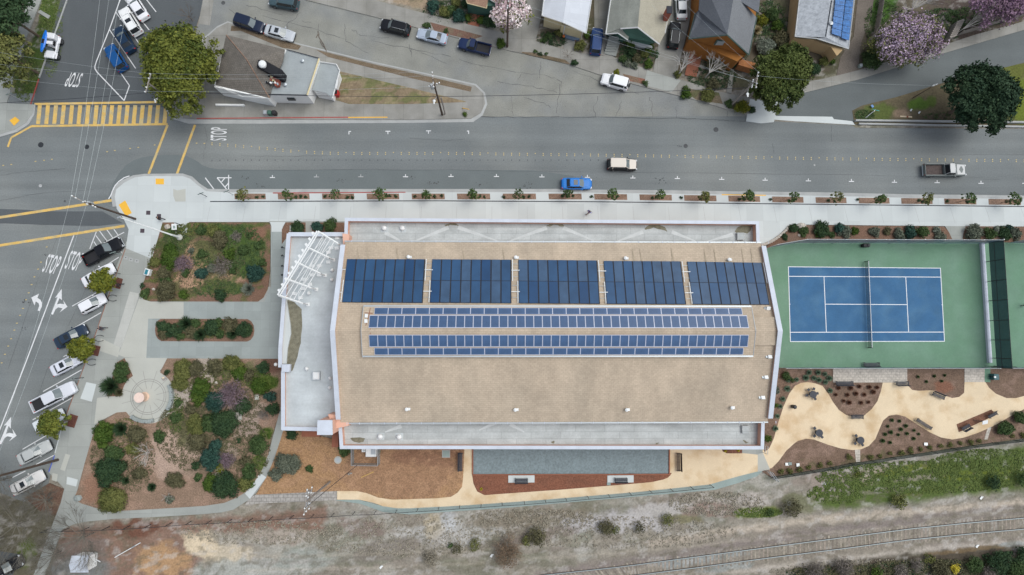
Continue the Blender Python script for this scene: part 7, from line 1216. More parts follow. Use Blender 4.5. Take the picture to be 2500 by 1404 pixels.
# stones
for x, y, r_, lab, mm in ((409, 554, .55, 'pale boulder beside the white information board', 'paver'), (1956, 553, .75, 'large pale boulder in the bed above the tennis court', 'paver'), (190, 1216, .65, 'grey boulder at the pointed lower left corner of the large garden', 'conc_blue'), (2030, 573, .4, 'small pinkish boulder in the bed above the court', 'paver'), (1951, 574, .3, 'small pale stone below the large boulder above the court', 'paver'), (528, 934, .3, 'small pale stone beside the purple grey shrub in the garden', 'paver'), (375, 706, .28, 'small tan stone in the left part of the square bed', 'paver'), (394, 690, .25, 'tiny tan stone beside the brown shrub of the square bed', 'paver')):
    b = MB(); q = U(x, y, .2); pr_ = []; vs = []
    for k in range(5):
        z_ = k / 4; w_ = math.sqrt(1 - (z_ * .95) ** 2)
        vs += [(r_ * w_ * math.cos(a) * random.uniform(.75, 1.15), r_ * w_ * math.sin(a) * random.uniform(.6, .9), z_ * r_ * .7) for a in [i * .785 for i in range(8)]]
    fs = [(k * 8 + i, k * 8 + (i + 1) % 8, k * 8 + 8 + (i + 1) % 8, k * 8 + 8 + i) for k in range(4) for i in range(8)] + [tuple(range(32, 40))]
    b.add(vs, fs, M[mm]); tag(b.build('boulder', loc=(q.x, q.y, .14)), lab, 'boulder')
for x, y, lab in ((580, 1016, 'pale square concrete frame in the middle of the large garden'), (627, 970, 'pale flat corner slab near the right side of the large garden')):
    b = MB(); q = U(x, y, .2); b.box((q.x, q.y, .2), (1.25, 1.2, .12) if x == 580 else (.6, .75, .1), M['circle'], bev=.02)
    if x == 580: b.box((q.x, q.y, .268), (.95, .9, .02), M['paver_grey'])
    tag(b.build('utility_hatch', own=q), lab, 'utility hatch')
# ================================================================= FURNITURE, POLES, FENCES, PEOPLE, TRACK
def chain_fence(name, bases, h, mesh_m, lab, post_m='dark_metal', rail=True, z0=.0, zb=.1, pr_=.045, mesh=True):
    fo = empty(name, U(*bases[0]), lab, 'fence'); P = [U(*p, z0) for p in bases]; o = fo.location
    for p in P: b = MB(); b.tube(p, p + Vector((0, 0, h)), pr_, M[post_m], n=6); b.build('post', fo, own=o)
    b = MB(); b.path([p + Vector((0, 0, h - .03)) for p in P], .035, M[post_m], n=5); b.build('rail', fo, own=o)
    if mesh: b = MB(); [b.add([a_ + Vector((0, 0, zb)), c_ + Vector((0, 0, zb)), c_ + Vector((0, 0, h - .05)), a_ + Vector((0, 0, h - .05))], [(0, 1, 2, 3)], M[mesh_m]) for a_, c_ in zip(P, P[1:])]; b.build('mesh_panel', fo, own=o)
    return fo
M['wiremesh'] = mat('fine_wire_mesh', (.10, .11, .11), .6, alpha=.13); M['greenmesh'] = mat('dark_green_screen', (.020, .05, .035), .8, alpha=.72); M['bluemesh'] = mat('blue_grey_court_mesh', (.17, .23, .30), .5, alpha=.72); M['windscreen'] = mat('dark_teal_windscreen', (.022, .07, .078), .8, alpha=.93)
FB = [(120, 1291), (171, 1288), (218, 1287), (268, 1285), (318, 1283), (369, 1280), (419, 1276), (468, 1272), (517, 1270), (567, 1267), (617, 1265), (667, 1261), (717, 1258), (767, 1256), (816, 1253), (867, 1249), (918, 1248), (970, 1244), (1021, 1241), (1072, 1238), (1123, 1234), (1175, 1231), (1226, 1227), (1280, 1224), (1331, 1220), (1381, 1216), (1434, 1211), (1485, 1207), (1536, 1202), (1586, 1197), (1636, 1193), (1685, 1188), (1733, 1183)]
chain_fence('wire_fence', FB, 1.75, 'wiremesh', 'long black wire fence between the yards and the railway ground')
GBF = [(1880, 1163), (1929, 1156), (1978, 1148), (2026, 1140), (2073, 1130), (2124, 1124), (2174, 1116), (2223, 1109), (2273, 1102), (2322, 1094), (2371, 1087), (2421, 1080), (2474, 1074), (2530, 1066), (2580, 1060)]
chain_fence('green_fence', GBF, 1.6, 'greenmesh', 'dark green screened fence along the lower edge of the sandy garden')
chain_fence('court_fence', [(1872, 606), (1941, 594)] + [(1941 + k * 46, 594 + k * .15) for k in range(1, 11)] + [(2402, 594)], 3.7, 'bluemesh', 'tall blue grey mesh fence along the upper side of the tennis court', post_m='silver', z0=.1, mesh=True)
chain_fence('court_fence', [(2457, 594), (2520, 594), (2600, 594), (2680, 594)], 3.7, 'bluemesh', 'tall mesh fence above the second court at the right edge', post_m='silver', z0=.1)
chain_fence('court_fence', [(1898, 897)] + [(1898 + k * 56, 897) for k in range(1, 9)] + [(2402, 897)], 3.0, 'bluemesh', 'tall pale mesh fence along the lower side of the tennis court', post_m='silver', z0=.1)
chain_fence('court_fence', [(2427, 897), (2500, 897), (2580, 897)], 3.0, 'bluemesh', 'tall mesh fence below the second court at the right edge', post_m='silver', z0=.1)
DV = [(2400, 592), (2403, 640), (2406, 688), (2409, 735), (2412, 783), (2415, 830), (2418, 874), (2420, 897)]
fo = chain_fence('court_fence', DV, 3.7, 'windscreen', 'tall fence with dark teal windscreen between the two courts', z0=.1, zb=1.0, pr_=.06)
b = MB(); A, B = U(2406, 640, 1.9), U(2416, 874, 1.9); b.path([U(*p, .1) + Vector((0, 0, 1.95)) for p in DV], .04, M['dark_metal'], n=5); b.build('rail', fo, own=fo.location)
b = MB(); e_ = [U(*p, .5) for p in ((2396, 592), (2404, 592), (2423, 886), (2415, 886))]; b.prism([tuple(q[:2]) for q in e_], .1, .5, M['cap']); tag(b.build('low_wall', own=e_[0]), 'low white wall at the foot of the tall fence between the courts', 'wall')
for x, y, lab in ((2412, 884, 'small dark green gate left of the fence foot between the courts'), (2438, 885, 'dark green framed gate right of the fence foot between the courts')):
    b = MB(); q = U(x, y, .1); b.path([(q.x - .5, q.y - .6, .12), (q.x - .5, q.y - .6, 2.2), (q.x + .9, q.y - .6, 2.2), (q.x + .9, q.y - .6, .12)], .045, M['dark_metal'], n=5); b.path([(q.x - .5, q.y - .6, 1.2), (q.x + .9, q.y - .6, 1.2)], .035, M['dark_metal'], n=5); tag(b.build('gate', own=q), lab, 'gate', 'gates between the courts')
# gate at the hall corner
fo = empty('gate', U(1866, 1105), 'pair of light metal gates below the lower right corner of the hall', 'gate')
for a_, c_ in (((1862, 1104), (1863, 1086)), ((1868, 1148), (1884, 1168)), ((1874, 1148), (1890, 1170))): b = MB(); A, B = U(*a_), U(*c_); b.path([A, A + Vector((0, 0, 1.6)), B + Vector((0, 0, 1.6)), B], .04, M['silver'], n=5); b.path([A + Vector((0, 0, .8)), B + Vector((0, 0, .8))], .03, M['silver'], n=5); b.build('gate_leaf', fo, own=fo.location)
# net
A, B = U(2110, 639, .1), U(2118.6, 849, .1); nt_ = empty('tennis_net', A, 'tennis net stretched across the blue court on dark posts', 'net')
for p in (A, B): b = MB(); b.tube(p, p + Vector((0, 0, 1.1)), .05, M['dark_metal']); b.build('post', nt_, own=A)
M['net'] = mat('net_mesh', (.05, .06, .06), .8, alpha=.55); b = MB(); b.add([A + Vector((0, 0, .05)), B + Vector((0, 0, .05)), B + Vector((0, 0, 1.0)), A + Vector((0, 0, 1.0))], [(0, 1, 2, 3)], M['net']); b.build('mesh_panel', nt_, own=A); b = MB(); b.tube(A + Vector((0, 0, 1.05)), B + Vector((0, 0, 1.05)), .045, M['court_line'], n=6); b.build('net_tape', nt_, own=A)
# benches
M['bench'] = mat('dark_slat_bench', (.045, .05, .062), .6, .1, .3)
def bench(px, py, ang, L_, lab, back=1, m='bench', group='benches around the hall and courts'):
    q = U(px, py, .4); t = empty('bench', (q.x, q.y, .08), lab, 'bench', group, R(ang))
    b = MB(); [b.box((0, -.2 + k * .1, .44), (L_, .075, .035), M[m]) for k in range(5)]; b.build('seat', t)
    if back: b = MB(); [b.box((0, .30 + k * .03, .55 + k * .11), (L_, .03, .09), M[m], rx=-.25) for k in range(4)]; b.build('backrest', t)
    for x in (-L_ / 2 + .12, L_ / 2 - .12):
        b = MB(); b.path([(x, -.25, 0), (x, -.25, .42), (x, .26, .42), (x, .26, 0)], .03, M['dark_metal'], n=5); b.path([(x, -.28, .44), (x, -.28, .64), (x, .3, .64)], .025, M['dark_metal'], n=5)
        if back: b.path([(x, .26, .4), (x, .42, .92)], .03, M['dark_metal'], n=5)
        b.build('leg', t)
    return t
bench(2127, 889.5, 180, 2.5, 'dark bench inside the tennis court at the lower fence', back=1); bench(2061, 935, 180, 2.7, 'long dark bench at the left end of the stone paving'); bench(2202, 935.5, 180, 2.0, 'dark bench at the right end of the stone paving')
bench(2290, 966, -22, 1.95, 'slanted dark bench at the edge of the mulch bed in the sandy garden'); bench(2092, 1018, 0, 1.9, 'dark bench at the tip of the half round mulch bed'); bench(2255, 1035, 147, 2.6, 'long slanted dark bench above the mulch mound', back=0)
bench(2422, 1013, 27, 1.5, 'short bench at the right end of the narrow planting island'); bench(2357, 1043, 207, 1.4, 'short bench at the left end of the narrow planting island'); bench(1125, 1127.5, 90, 2.7, 'long dark bench left of the blue grey bocce court'); bench(1656, 1128, -90, 2.7, 'long brown slatted bench right of the blue grey bocce court', m='pole')
bench(1273, 1172, 180, 1.95, 'dark bench on the left white pad below the bocce court'); bench(1516, 1171, 180, 1.95, 'dark bench on the right white pad below the bocce court')
# picnic tables
for i, (x, y, seats, lab) in enumerate(((1985, 963, [(1973.6, 951.6), (1986.5, 949.3), (1995.2, 960.3), (1989.8, 973.5), (1969.4, 965)], 'round dark table with five stools in the upper sandy area'), (2000, 1057, [(1988.6, 1045), (1988.2, 1064.5), (2006.5, 1066.8)], 'round dark table with three stools, lower left of the sandy area'), (2101, 1075, [(2089.7, 1063.5), (2087.4, 1082.8), (2105.2, 1086)], 'round dark table with three stools above the short stone path'))):
    q = U(x, y, .75); t = empty('picnic_table', (q.x, q.y, .065), lab, 'picnic table', 'round tables of the sandy garden'); b = MB(); b.lathe((0, 0, 0), [(.52, .70), (.55, .72), (.55, .75), (.50, .76)], M['bench'], 24); b.build('table_top', t); b = MB(); b.lathe((0, 0, 0), [(.28, 0), (.26, .03), (.06, .05), (.06, .7)], M['dark_metal'], 14); b.build('pedestal', t)
    for sx, sy in seats:
        p = U(sx, sy, .45) - q; st_ = MB(); st_.box((p.x, p.y, .44), (.40, .38, .05), M['bench'], rz=math.atan2(p.y, p.x), bev=.015); so = st_.build('stool', t); st_ = MB(); st_.path([(p.x, p.y, .42), (p.x, p.y, .12), (p.x * .2, p.y * .2, .12)], .035, M['dark_metal'], n=6); st_.build('arm', so)
def small(name, px, py, z, lab, cat, fn, group=None):
    b = MB(); q = U(px, py, z); fn(b, q); return tag(b.build(name, own=(q.x, q.y, 0)), lab, cat, group)
small('litter_bin', 1937.6, 993, .5, 'dark litter bin standing in the upper left of the sandy area', 'bin', lambda b, q: (b.lathe((q.x, q.y, .065), [(.24, 0), (.28, .1), (.28, .8), (.32, .82), (.2, .98), (.05, 1.0)], M['dark_metal'], 14)))
small('ball_cart', 2113, 599.5, .5, 'black ball cart at the upper fence of the tennis court', 'cart', lambda b, q: (b.box((q.x, q.y, .55), (1.0, .55, .6), M['black'], bev=.06), [b.tube((q.x + sx * .4, q.y + .2, .1), (q.x + sx * .4, q.y - .2, .1), .1, M['tyre']) for sx in (1, -1)], b.lathe((q.x + .3, q.y, .85), [(.2, 0), (.2, .1), (.12, .1)], M['dark_metal'], 12)))
small('information_sign', 2404.5, 1031, 1.1, 'white slanted sign panel beside the narrow planting island', 'sign', lambda b, q: (b.box((q.x, q.y, 1.15), (.85, .62, .04), M['white_steel'], rz=.2, rx=.4), [b.tube((q.x + sx * .3, q.y + .1, .06), (q.x + sx * .3, q.y + .1, 1.1), .035, M['dark_metal']) for sx in (1, -1)], b.tube((q.x - 1.1, q.y + .25, .08), (q.x - .2, q.y, .9), .03, M['dark_metal'], n=5)))
def kiosk(b, q):
    b.box((q.x, q.y, 1.55), (.75, .9, .05), M['white_steel'], rx=.15); b.box((q.x + .02, q.y - .05, 1.59), (.35, .4, .01), M['green_strip'], rx=.15)
    for sy in (1, -1): b.tube((q.x + .3, q.y + sy * .55, .14), (q.x + .3, q.y + sy * .55, 1.9), .05, M['dark_metal']); b.box((q.x + .3, q.y + sy * .55, 1.8), (.3, .06, .12), M['dark_metal'])
small('information_board', 425.5, 554, 1.5, 'white information board on two dark posts by the square bed', 'sign', kiosk)
small('litter_bin', 362, 665, .5, 'teal and white bin at the left edge of the square garden bed', 'bin', lambda b, q: (b.box((q.x, q.y, .55), (.75, 1.0, .8), M['white_steel'], rz=-.25, bev=.06), b.box((q.x, q.y, .96), (.45, .75, .05), plain('teal_lid', (.02, .17, .22)), rz=-.25)))
small('litter_bin', 2424, 920, .5, 'dark teal box with a small lamp below the fence between the courts', 'bin', lambda b, q: (b.box((q.x + .2, q.y, .5), (.8, .9, .9), plain('teal_box', (.02, .09, .10)), bev=.05), b.tube((q.x - .3, q.y, .05), (q.x - .3, q.y, 1.2), .04, M['dark_metal']), b.box((q.x - .3, q.y, 1.2), (.25, .25, .12), M['white_steel'])))
small('utility_box', 2100.5, 160.5, .4, 'small teal utility box beside the dark green bush at the ramp pavement', 'utility box', lambda b, q: (b.box((q.x, q.y, .35), (.5, .5, .6), M['green_strip'], bev=.04), b.box((q.x, q.y, .67), (.4, .4, .03), M['gutter'])))
for x, y, m_, lab in ((1921, 1133, 'white_steel', 'small white hatch left of the green one in the mulch above the green fence'), (1928, 1132, 'green_strip', 'small green hatch in the mulch above the green fence'), (1947.5, 1135, 'white_steel', 'round white hatch right of the green one above the green fence'), (2259.5, 1084, 'silver', 'small pale hatch in the mulch below the mound'), (1486, 1181, 'green_strip', 'small pale hatch at the corner of the right white pad'), (712, 558, 'circle', 'pale oblong hatch in the small bed above the entrance wing')):
    small('utility_hatch', x, y, .1, lab, 'utility hatch', lambda b, q: (b.box((q.x, q.y, .19), (.55, .42, .03), M[m_], bev=.008) if x not in (1947.5, 712) else b.box((q.x, q.y, .2), (.5, .5, .04) if x != 712 else (.55, .95, .05), M[m_], bev=.012)), 'small utility hatches')
for x, y, lab in ((278, 728, 'upper C shaped bike rack on the left pavement'), (246, 826, 'middle C shaped bike rack, just below the pedestrian on the left pavement'), (227, 884, 'lower C shaped bike rack on the left pavement')):
    b = MB(); q = U(x, y, .3); pts = [(q.x + .42 * math.cos(a), q.y + .42 * 1.1 * math.sin(a), .16 + .8 * max(0, math.sin((a - .7) / 4.9 * math.pi))) for a in [.7 + k * .35 for k in range(15)]]; b.path(pts, .04, M['black'], n=6); tag(b.build('bike_rack', own=(q.x, q.y, .14)), lab, 'bike rack', 'bike racks on the left pavement')
for x, y, lab in ((307, 629, 'left'), (319.5, 633.5, 'middle'), (334, 637, 'right')): small('utility_hatch', x, y, .15, 'pale square meter hatch with a dark dot, %s of three beside the black pickup' % lab, 'utility hatch', lambda b, q: (b.box((q.x, q.y, .146), (.62, .52, .02), M['kerb'], rz=-.2), b.box((q.x, q.y, .158), (.14, .12, .01), M['dark_metal'])), 'meter hatches of the left pavement')
small('parking_meter', 292, 667, .8, 'dark parking meter post beside the topmost kerb tree', 'parking meter', lambda b, q: (b.tube((q.x - .3, q.y, .14), (q.x - .3, q.y, 1.2), .035, M['dark_metal']), b.box((q.x - .3, q.y, 1.3), (.2, .14, .3), M['dark_metal'], bev=.04)))
def lampost(px, py, tx, ty, h, lab, m='silver', arm=None):
    A = U(px, py, .14); B = U(tx, ty, h); t = empty('street_sign', A, lab, 'sign post'); b = MB(); b.tube(A, (A.x, A.y, h), .045, M[m]); b.build('post', t, own=A); b = MB(); b.box((A.x, A.y, h - .2), (.9, .04, .25), M['green_strip'], rz=.4); b.build('sign_blade', t, own=A)
lampost(58, 247, 20, 230, 3.0, 'thin pole with a green street name sign on the upper left corner'); lampost(505, 480, 496, 474, 2.2, 'short dark sign post at the left end of the trench drain', 'dark_metal'); lampost(300, 622, 272, 615, 2.6, 'teal signpost leaning over the black pickup', 'green_strip'); lampost(204, 922, 172, 928, 2.4, 'thin dark green post beside the white pickup bay', 'dark_metal'); lampost(570, 476, 556, 468, 2.6, 'thin grey sign post at the striped no parking hatch')
# big street lamp with white arm
A = U(440, 580, .14); hl = 9.2; T = U(290.5, 530.5, hl); t = empty('street_lamp', A, 'tall white street lamp with a broad base beside the square bed', 'street lamp'); b = MB(); b.lathe((A.x, A.y, .14), [(.45, 0), (.45, .25), (.3, .4)], M['circle'], 16); b.build('base', t, own=A); b = MB(); b.tube((A.x, A.y, .4), (A.x, A.y, 2.5), .19, M['white_steel'], .14); b.tube((A.x, A.y, 2.5), (T.x, T.y, hl), .12, M['white_steel'], .06); b.build('pole', t, own=A); b = MB(); b.box((T.x, T.y, hl), (.5, .2, .14), M['silver'], rz=.3, bev=.03); b.build('lamp_head', t, own=A)
# ---- utility poles
def upole(bx, by, h, lab, arms=(), m='pole', r_=.17, tops=None, extra=None):
    """vertical pole; arms: (height below top, half length, angle deg, offset)"""
    A = U(bx, by, 0); t = empty('utility_pole', A, lab, 'utility pole', 'wooden utility poles'); b = MB(); b.tube(A, (A.x, A.y, h), r_, M[m], r_ * .65, n=10); b.build('pole', t, own=A); ends = []
    for dz, hl_, an, off in arms:
        d = Vector((math.cos(R(an)), math.sin(R(an)), 0)); c_ = Vector((A.x, A.y, h - dz)) + d * off; ar = MB(); ar.box(c_, (hl_ * 2, .12, .12), M['pole_grey'], rz=R(an)); ar.tube(c_ - d * hl_ * .5, Vector((A.x, A.y, h - dz - .7)), .03, M['silver'], n=5); ao = ar.build('crossarm', t, own=A)
        for s in (-1, -.5, .5, 1): p = c_ + d * hl_ * .92 * s; i_ = MB(); i_.lathe((p.x, p.y, p.z + .05), [(.06, 0), (.1, .06), (.06, .12), (.1, .16), (.05, .24)], M['white_steel'], 10); i_.build('insulator', ao, own=A); ends.append(p + Vector((0, 0, .28)))
    if extra: extra(t, A, h)
    return A, ends
def lamparm(t, A, h, dx, dy, z_):
    b = MB(); e = Vector((A.x + dx, A.y + dy, z_ + .4)); b.tube((A.x, A.y, z_), e, .04, M['silver'], n=6); b.build('lamp_arm', t, own=A); b = MB(); b.lathe(e - Vector((0, 0, .15)), [(.05, 0), (.2, .05), (.22, .14), (.12, .25), (.03, .28)], M['white_steel'], 12); b.box(e + Vector((.0, -.22, 0)), (.2, .5, .14), M['white_steel'], bev=.04); b.build('lamp_head', t, own=A)
def xfmr(t, A, z_, dx, dy, n='transformer', r_=.28):
    b = MB(); b.lathe((A.x + dx, A.y + dy, z_), [(r_ * .9, 0), (r_, .05), (r_, .85), (r_ * .8, .95), (.1, 1.0)], M['silver'], 16); [b.tube((A.x + dx + k * .12, A.y + dy, z_ + .95), (A.x + dx + k * .12, A.y + dy, z_ + 1.2), .04, M['white_steel'], n=6) for k in (-1, 1)]; b.build(n, t, own=A)
P1, E1 = upole(332, 535, 11, 'tall dark wooden pole leaning over the left intersection', [(.15, 1.3, -28, -.6), (1.4, .9, -28, 0)], extra=lambda t, A, h: xfmr(t, A, h - 2.2, -.3, .3, r_=.2))
P2, E2 = upole(446, 264, 8.8, 'grey wooden pole behind the yellow crosswalk under the big tree', [(.1, 1.45, 78, 0), (2.6, 1.4, 84, 0)], m='pole_grey', extra=lambda t, A, h: lamparm(t, A, h, -.55, -1.2, h - 3.2))
P3, E3 = upole(1080, 281, 12.3, 'dark wooden pole on the tip of the triangular island', [(.1, 1.1, 96, 0), (1.6, .8, 20, 0)], extra=lambda t, A, h: (xfmr(t, A, h - 2.6, -.38, 0), lamparm(t, A, h, -.4, -.9, h - 5.2)))
P4, E4 = upole(1785, 257, 9.3, 'weathered grey pole rising through the yellow green shrub at the right', [(.1, 1.2, 80, -.2), (1.7, .6, 78, 0)], m='pole_grey', extra=lambda t, A, h: lamparm(t, A, h, -.3, -1.1, h - 3.0))
P5, E5 = upole(1238.5, 115, 12, 'dark wooden pole in front of the magnolia blossom', [(.3, .7, 80, 0)])
def bank(t, A, h):
    for k in range(3): xfmr(t, A, h - 2.6, -.35 - .0 * k, .7 - k * .7, r_=.26)
P6, E6 = upole(805.5, 1176, 10.5, 'wooden pole with a bank of white transformers over the stone paved path', [(.1, 1.7, 84, 0), (.9, 1.3, 84, -.2), (2.0, 1.5, 84, 0)], m='pole_grey', extra=bank)
P7, E7 = upole(143, 1122, 11.5, 'thick brown wooden pole rising from the lower left pavement', [(.1, 1.2, 65, 0)], r_=.2)
P8, E8 = upole(2229, 239, 4.6, 'thin brown pole in the wedge of grass left of the oak', [(.1, .35, 20, 0)], r_=.07)
A = U(1087, 279, 0); b = MB(); b.tube(A, (A.x, A.y, 6.3), .1, M['pole_grey']); tag(b.build('guy_stub_pole', own=A), 'short grey stub pole close beside the dark island pole', 'pole')
def wires(ends, lab, r_=.011, m='wire_light', sag=.6):
    for i, (a_, c_) in enumerate(ends):
        a_, c_ = Vector(a_), Vector(c_); b = MB(); n = 14; pts = [a_.lerp(c_, k / n) - Vector((0, 0, sag * 4 * (k / n) * (1 - k / n))) for k in range(n + 1)]; b.path(pts, r_, M[m], n=4)
        tag(b.build('overhead_wire', own=a_), lab if isinstance(lab, str) else lab[i], 'cable', 'overhead wires')
W3 = ['upper', 'middle', 'lower']
wires([(E2[k], E3[k]) for k in (3, 2, 0)], ['%s thin wire from the crosswalk pole to the island pole' % w_ for w_ in W3]); wires([(E2[k], Vector((-75, 41 - i * 1.9, 8.2))) for i, k in enumerate((3, 2, 0))], ['%s thin wire from the crosswalk pole to the left edge' % w_ for w_ in W3])
wires([(Vector((P2.x, P2.y, 6.0)), Vector((-80, 33.4, 6.2))), (Vector((P2.x, P2.y, 6.0)), Vector((P3.x, P3.y, 6.9))), (Vector((P3.x, P3.y, 6.9)), Vector((P4.x, P4.y, 6.4)))], ['thick dark cable over the yellow crosswalk', 'thick dark cable passing in front of the corner shop', 'thick dark cable from the island pole over the old street to the right'], r_=.035, m='wire', sag=.5)
wires([(E1[k], Vector((P2.x - 6.5 + i * 1.6, 62, 9.5))) for i, k in enumerate((0, 1, 2, 3))], ['%s of four wires from the leaning pole up the left street' % w_ for w_ in ('leftmost', 'second', 'third', 'rightmost')]); wires([(E1[k], E7[j]) for k, j in ((0, 0), (3, 3))], ['left wire down the slanted parking from the leaning pole', 'right wire down the slanted parking from the leaning pole'])
wires([(E4[0], Vector((22, 48.5, 8.0))), (E4[3], Vector((20, 56, 8.5))), (E5[0], Vector((P4.x, P4.y, 8.4))), (E5[3], E4[1])], ['lower wire from the right pole across the ochre house garden', 'upper wire from the right pole toward the top edge', 'lower wire from the magnolia pole to the right pole', 'upper wire from the magnolia pole to the right pole'])
wires([(E4[2], E8[0]), (E5[1], Vector((-12, 60, 9)))], ['pale wire from the right pole to the thin pole by the oak', 'wire from the magnolia pole along the hedges']); wires([(E6[1], Vector((-20.6, -18.1, 3.5)))], ['dark cable from the transformer pole to the fenced pen'], m='wire', r_=.035)
# bare pole lying / standing small bits
b = MB(); A, B = U(280, 1361, .1), U(343, 1325, .1); b.tube(A, B, .06, M['white_steel']); b.tube(lerp(A, B, .65), lerp(A, B, .8), .09, M['silver']); tag(b.build('barrier_rod', own=A), 'long thin white pole lying on the bare ground, lower left', 'barrier')
b = MB(); A = U(245, 1372, .1); b.tube(A, A + Vector((-.3, 1.0, 1.1)), .07, M['white_steel']); b.box(A + Vector((-.6, .3, .5)), (.5, .5, .05), M['white_steel'], rz=.5); tag(b.build('barrier_post', own=A), 'short white barrier post right of the small shed', 'barrier')
b = MB(); A = U(1129, 264, .14); B = U(1146, 275, .14); b.tube(A + Vector((0, 0, .05)), B + Vector((0, 0, 1.3)), .06, M['tactile']); tag(b.build('guy_marker', own=A), 'slanted yellow guard at the tip of the triangular island', 'guard'); shrub(1135, 279, 6, 'bright', label='small green weed beside the slanted yellow guard on the island', cat='weed', name='weed')
# small things in the oak wedge
small('weather_vane', 2133, 272, .5, 'blue and green crossed metal garden ornament in the grass wedge', 'ornament', lambda b, q: (b.tube((q.x - 1.1, q.y - .9, .1), (q.x + .2, q.y + .2, .7), .05, M['silver']), b.tube((q.x - .2, q.y + .35, .5), (q.x + .9, q.y + .1, .5), .06, plain('teal_metal', (.05, .32, .27))), b.box((q.x - .1, q.y + .9, .4), (.35, .45, .08), plain('ornament_blue', (.08, .2, .45)), rz=.6), b.tube((q.x, q.y, .05), (q.x, q.y, .7), .05, M['silver'])))
small('plank', 2212, 285, .1, 'pale plank lying on the grass wedge left of the oak', 'plank', lambda b, q: (b.box((q.x, q.y, .11), (1.9, .22, .06), M['sand'], rz=-.05), b.box((q.x + .2, q.y - .02, .15), (.3, .26, .03), M['wood_red'])))
for x, y, lab in ((2224, 269, 'left scrap of white litter on the grass wedge'), (2244, 275, 'right scrap of white litter on the grass wedge')): small('litter', x, y, .1, lab, 'litter', lambda b, q: (b.box((q.x, q.y, .12), (.38, .22, .05), M['white_steel'], rz=.9), b.box((q.x + .1, q.y + .1, .15), (.15, .15, .05), M['white_steel'], rz=.3)), 'scraps of litter in the wedge')
for x, y, lab in ((2386, 1334, 'scrap of white litter below the railway at the right'), (2396, 1216, 'scrap of white litter above the railway at the right'), (1200, 1357, 'white litter at the left edge of the rusty brush heap'), (930, 1385, 'white litter scrap on the grey waste ground, lower middle')): small('litter', x, y, .1, lab, 'litter', lambda b, q: (b.box((q.x, q.y, .05), (.45, .28, .08), M['white_steel'], rz=.9), b.box((q.x + .2, q.y + .15, .06), (.2, .15, .1), M['white_steel'], rz=.3)), 'scraps of litter by the railway')
# plaza sculpture and curved benches
q0 = U(350, 967, .17); q1 = U(338.5, 970, 1.35); t = empty('drinking_fountain', (q0.x, q0.y, .165), 'round salmon coloured stone pedestal in the middle of the round plaza', 'fountain'); b = MB(); M['peach'] = mat('peach_stone', (.66, .47, .35), .8, .08, .5, .06, 8)
c_ = (c0.x - .55, c0.y, .165); b.lathe(c_, [(.72, 0), (.70, .1), (.58, .25), (.62, 1.1), (.74, 1.25)], M['peach'], 28); b.build('pedestal', t, own=(q0.x, q0.y, .165)); b = MB(); b.lathe((c_[0], c_[1], 1.41), [(.74, 0), (.76, .05), (.74, .1), (.6, .11)], mat('peach_top', (.70, .55, .47), .7, .08, .4, .04, 8), 28); b.build('top_disc', t, own=(q0.x, q0.y, .165))
for a0_, a1_, lab in ((-32, 30, 'curved grey stone bench at the right rim of the round plaza'), (-128, -72, 'curved grey stone bench at the lower rim of the round plaza')):
    b = MB(); rr = 57 / 1389 * 87; n_ = 14
    for k in range(n_):
        a = R(lerp(a0_, a1_, (k + .5) / n_)); p = Vector((c0.x + rr * math.cos(a), c0.y + rr * math.sin(a), .40)); b.box(p, (.52, rr * R(abs(a1_ - a0_)) / n_ * .93, .46), M['conc_blue'], rz=a, bev=.04)
        if k % 4 == 1: b.box(p + Vector((.2 * math.cos(a), .2 * math.sin(a), .27)), (.1, .1, .06), M['dark_metal'])
    tag(b.build('curved_bench', own=(c0.x, c0.y, .165)), lab, 'bench', 'curved benches of the plaza')
small('floor_plaque', 401, 925, .17, 'small bronze floor plaque on the right part of the round plaza', 'plaque', lambda b, q: (b.box((q.x, q.y, .17), (.7, .5, .02), M['paver_grey'], rz=.5), b.box((q.x - .15, q.y + .15, .182), (.3, .2, .01), M['sand'], rz=.5)))
b = MB(); 
for p_ in ([(2012, 229), (2000, 220)],): pass
# benches or racks against the wing
for k, y in enumerate((605, 625, 650, 672)): small('bollard', 693, y, .5, 'small dark fitting beside the entrance wing wall, %s from the top' % ordn[k], 'bollard', lambda b, q: (b.tube((q.x, q.y, .15), (q.x, q.y, 1.0), .05, M['dark_metal']), b.box((q.x - .1, q.y, .95), (.3, .25, .06), M['dark_metal'], rz=.3)), 'dark fittings beside the wing')
# ---- railway
r1 = [(700, 1494), (950, 1458), (1180, 1424), (1329, 1404), (1500, 1385.5), (1560, 1378), (1695, 1360), (1876, 1336), (2060, 1312), (2222, 1291), (2360, 1277), (2500, 1264.5), (2640, 1253), (2780, 1243)]
r2 = [(715, 1523), (965, 1487), (1200, 1452), (1350, 1431), (1520, 1409), (1560, 1403.5), (1695, 1386.5), (1876, 1362), (2060, 1339), (2222, 1317.5), (2360, 1304), (2500, 1291.5), (2640, 1280), (2780, 1270)]
tr = empty('railway_track', U(1900, 1350), 'single worn railway track crossing the lower right', 'railway track'); to = tr.location; P1_, P2_ = [U(*p) for p in r1], [U(*p) for p in r2]
M['rail'] = plain('rail_steel', (.30, .34, .34), .45, .4); M['railside'] = plain('rail_rust', (.06, .045, .04), .8); M['tie'] = mat('worn_sleeper', (.25, .22, .18), 1, .3, .5, .2, 5)
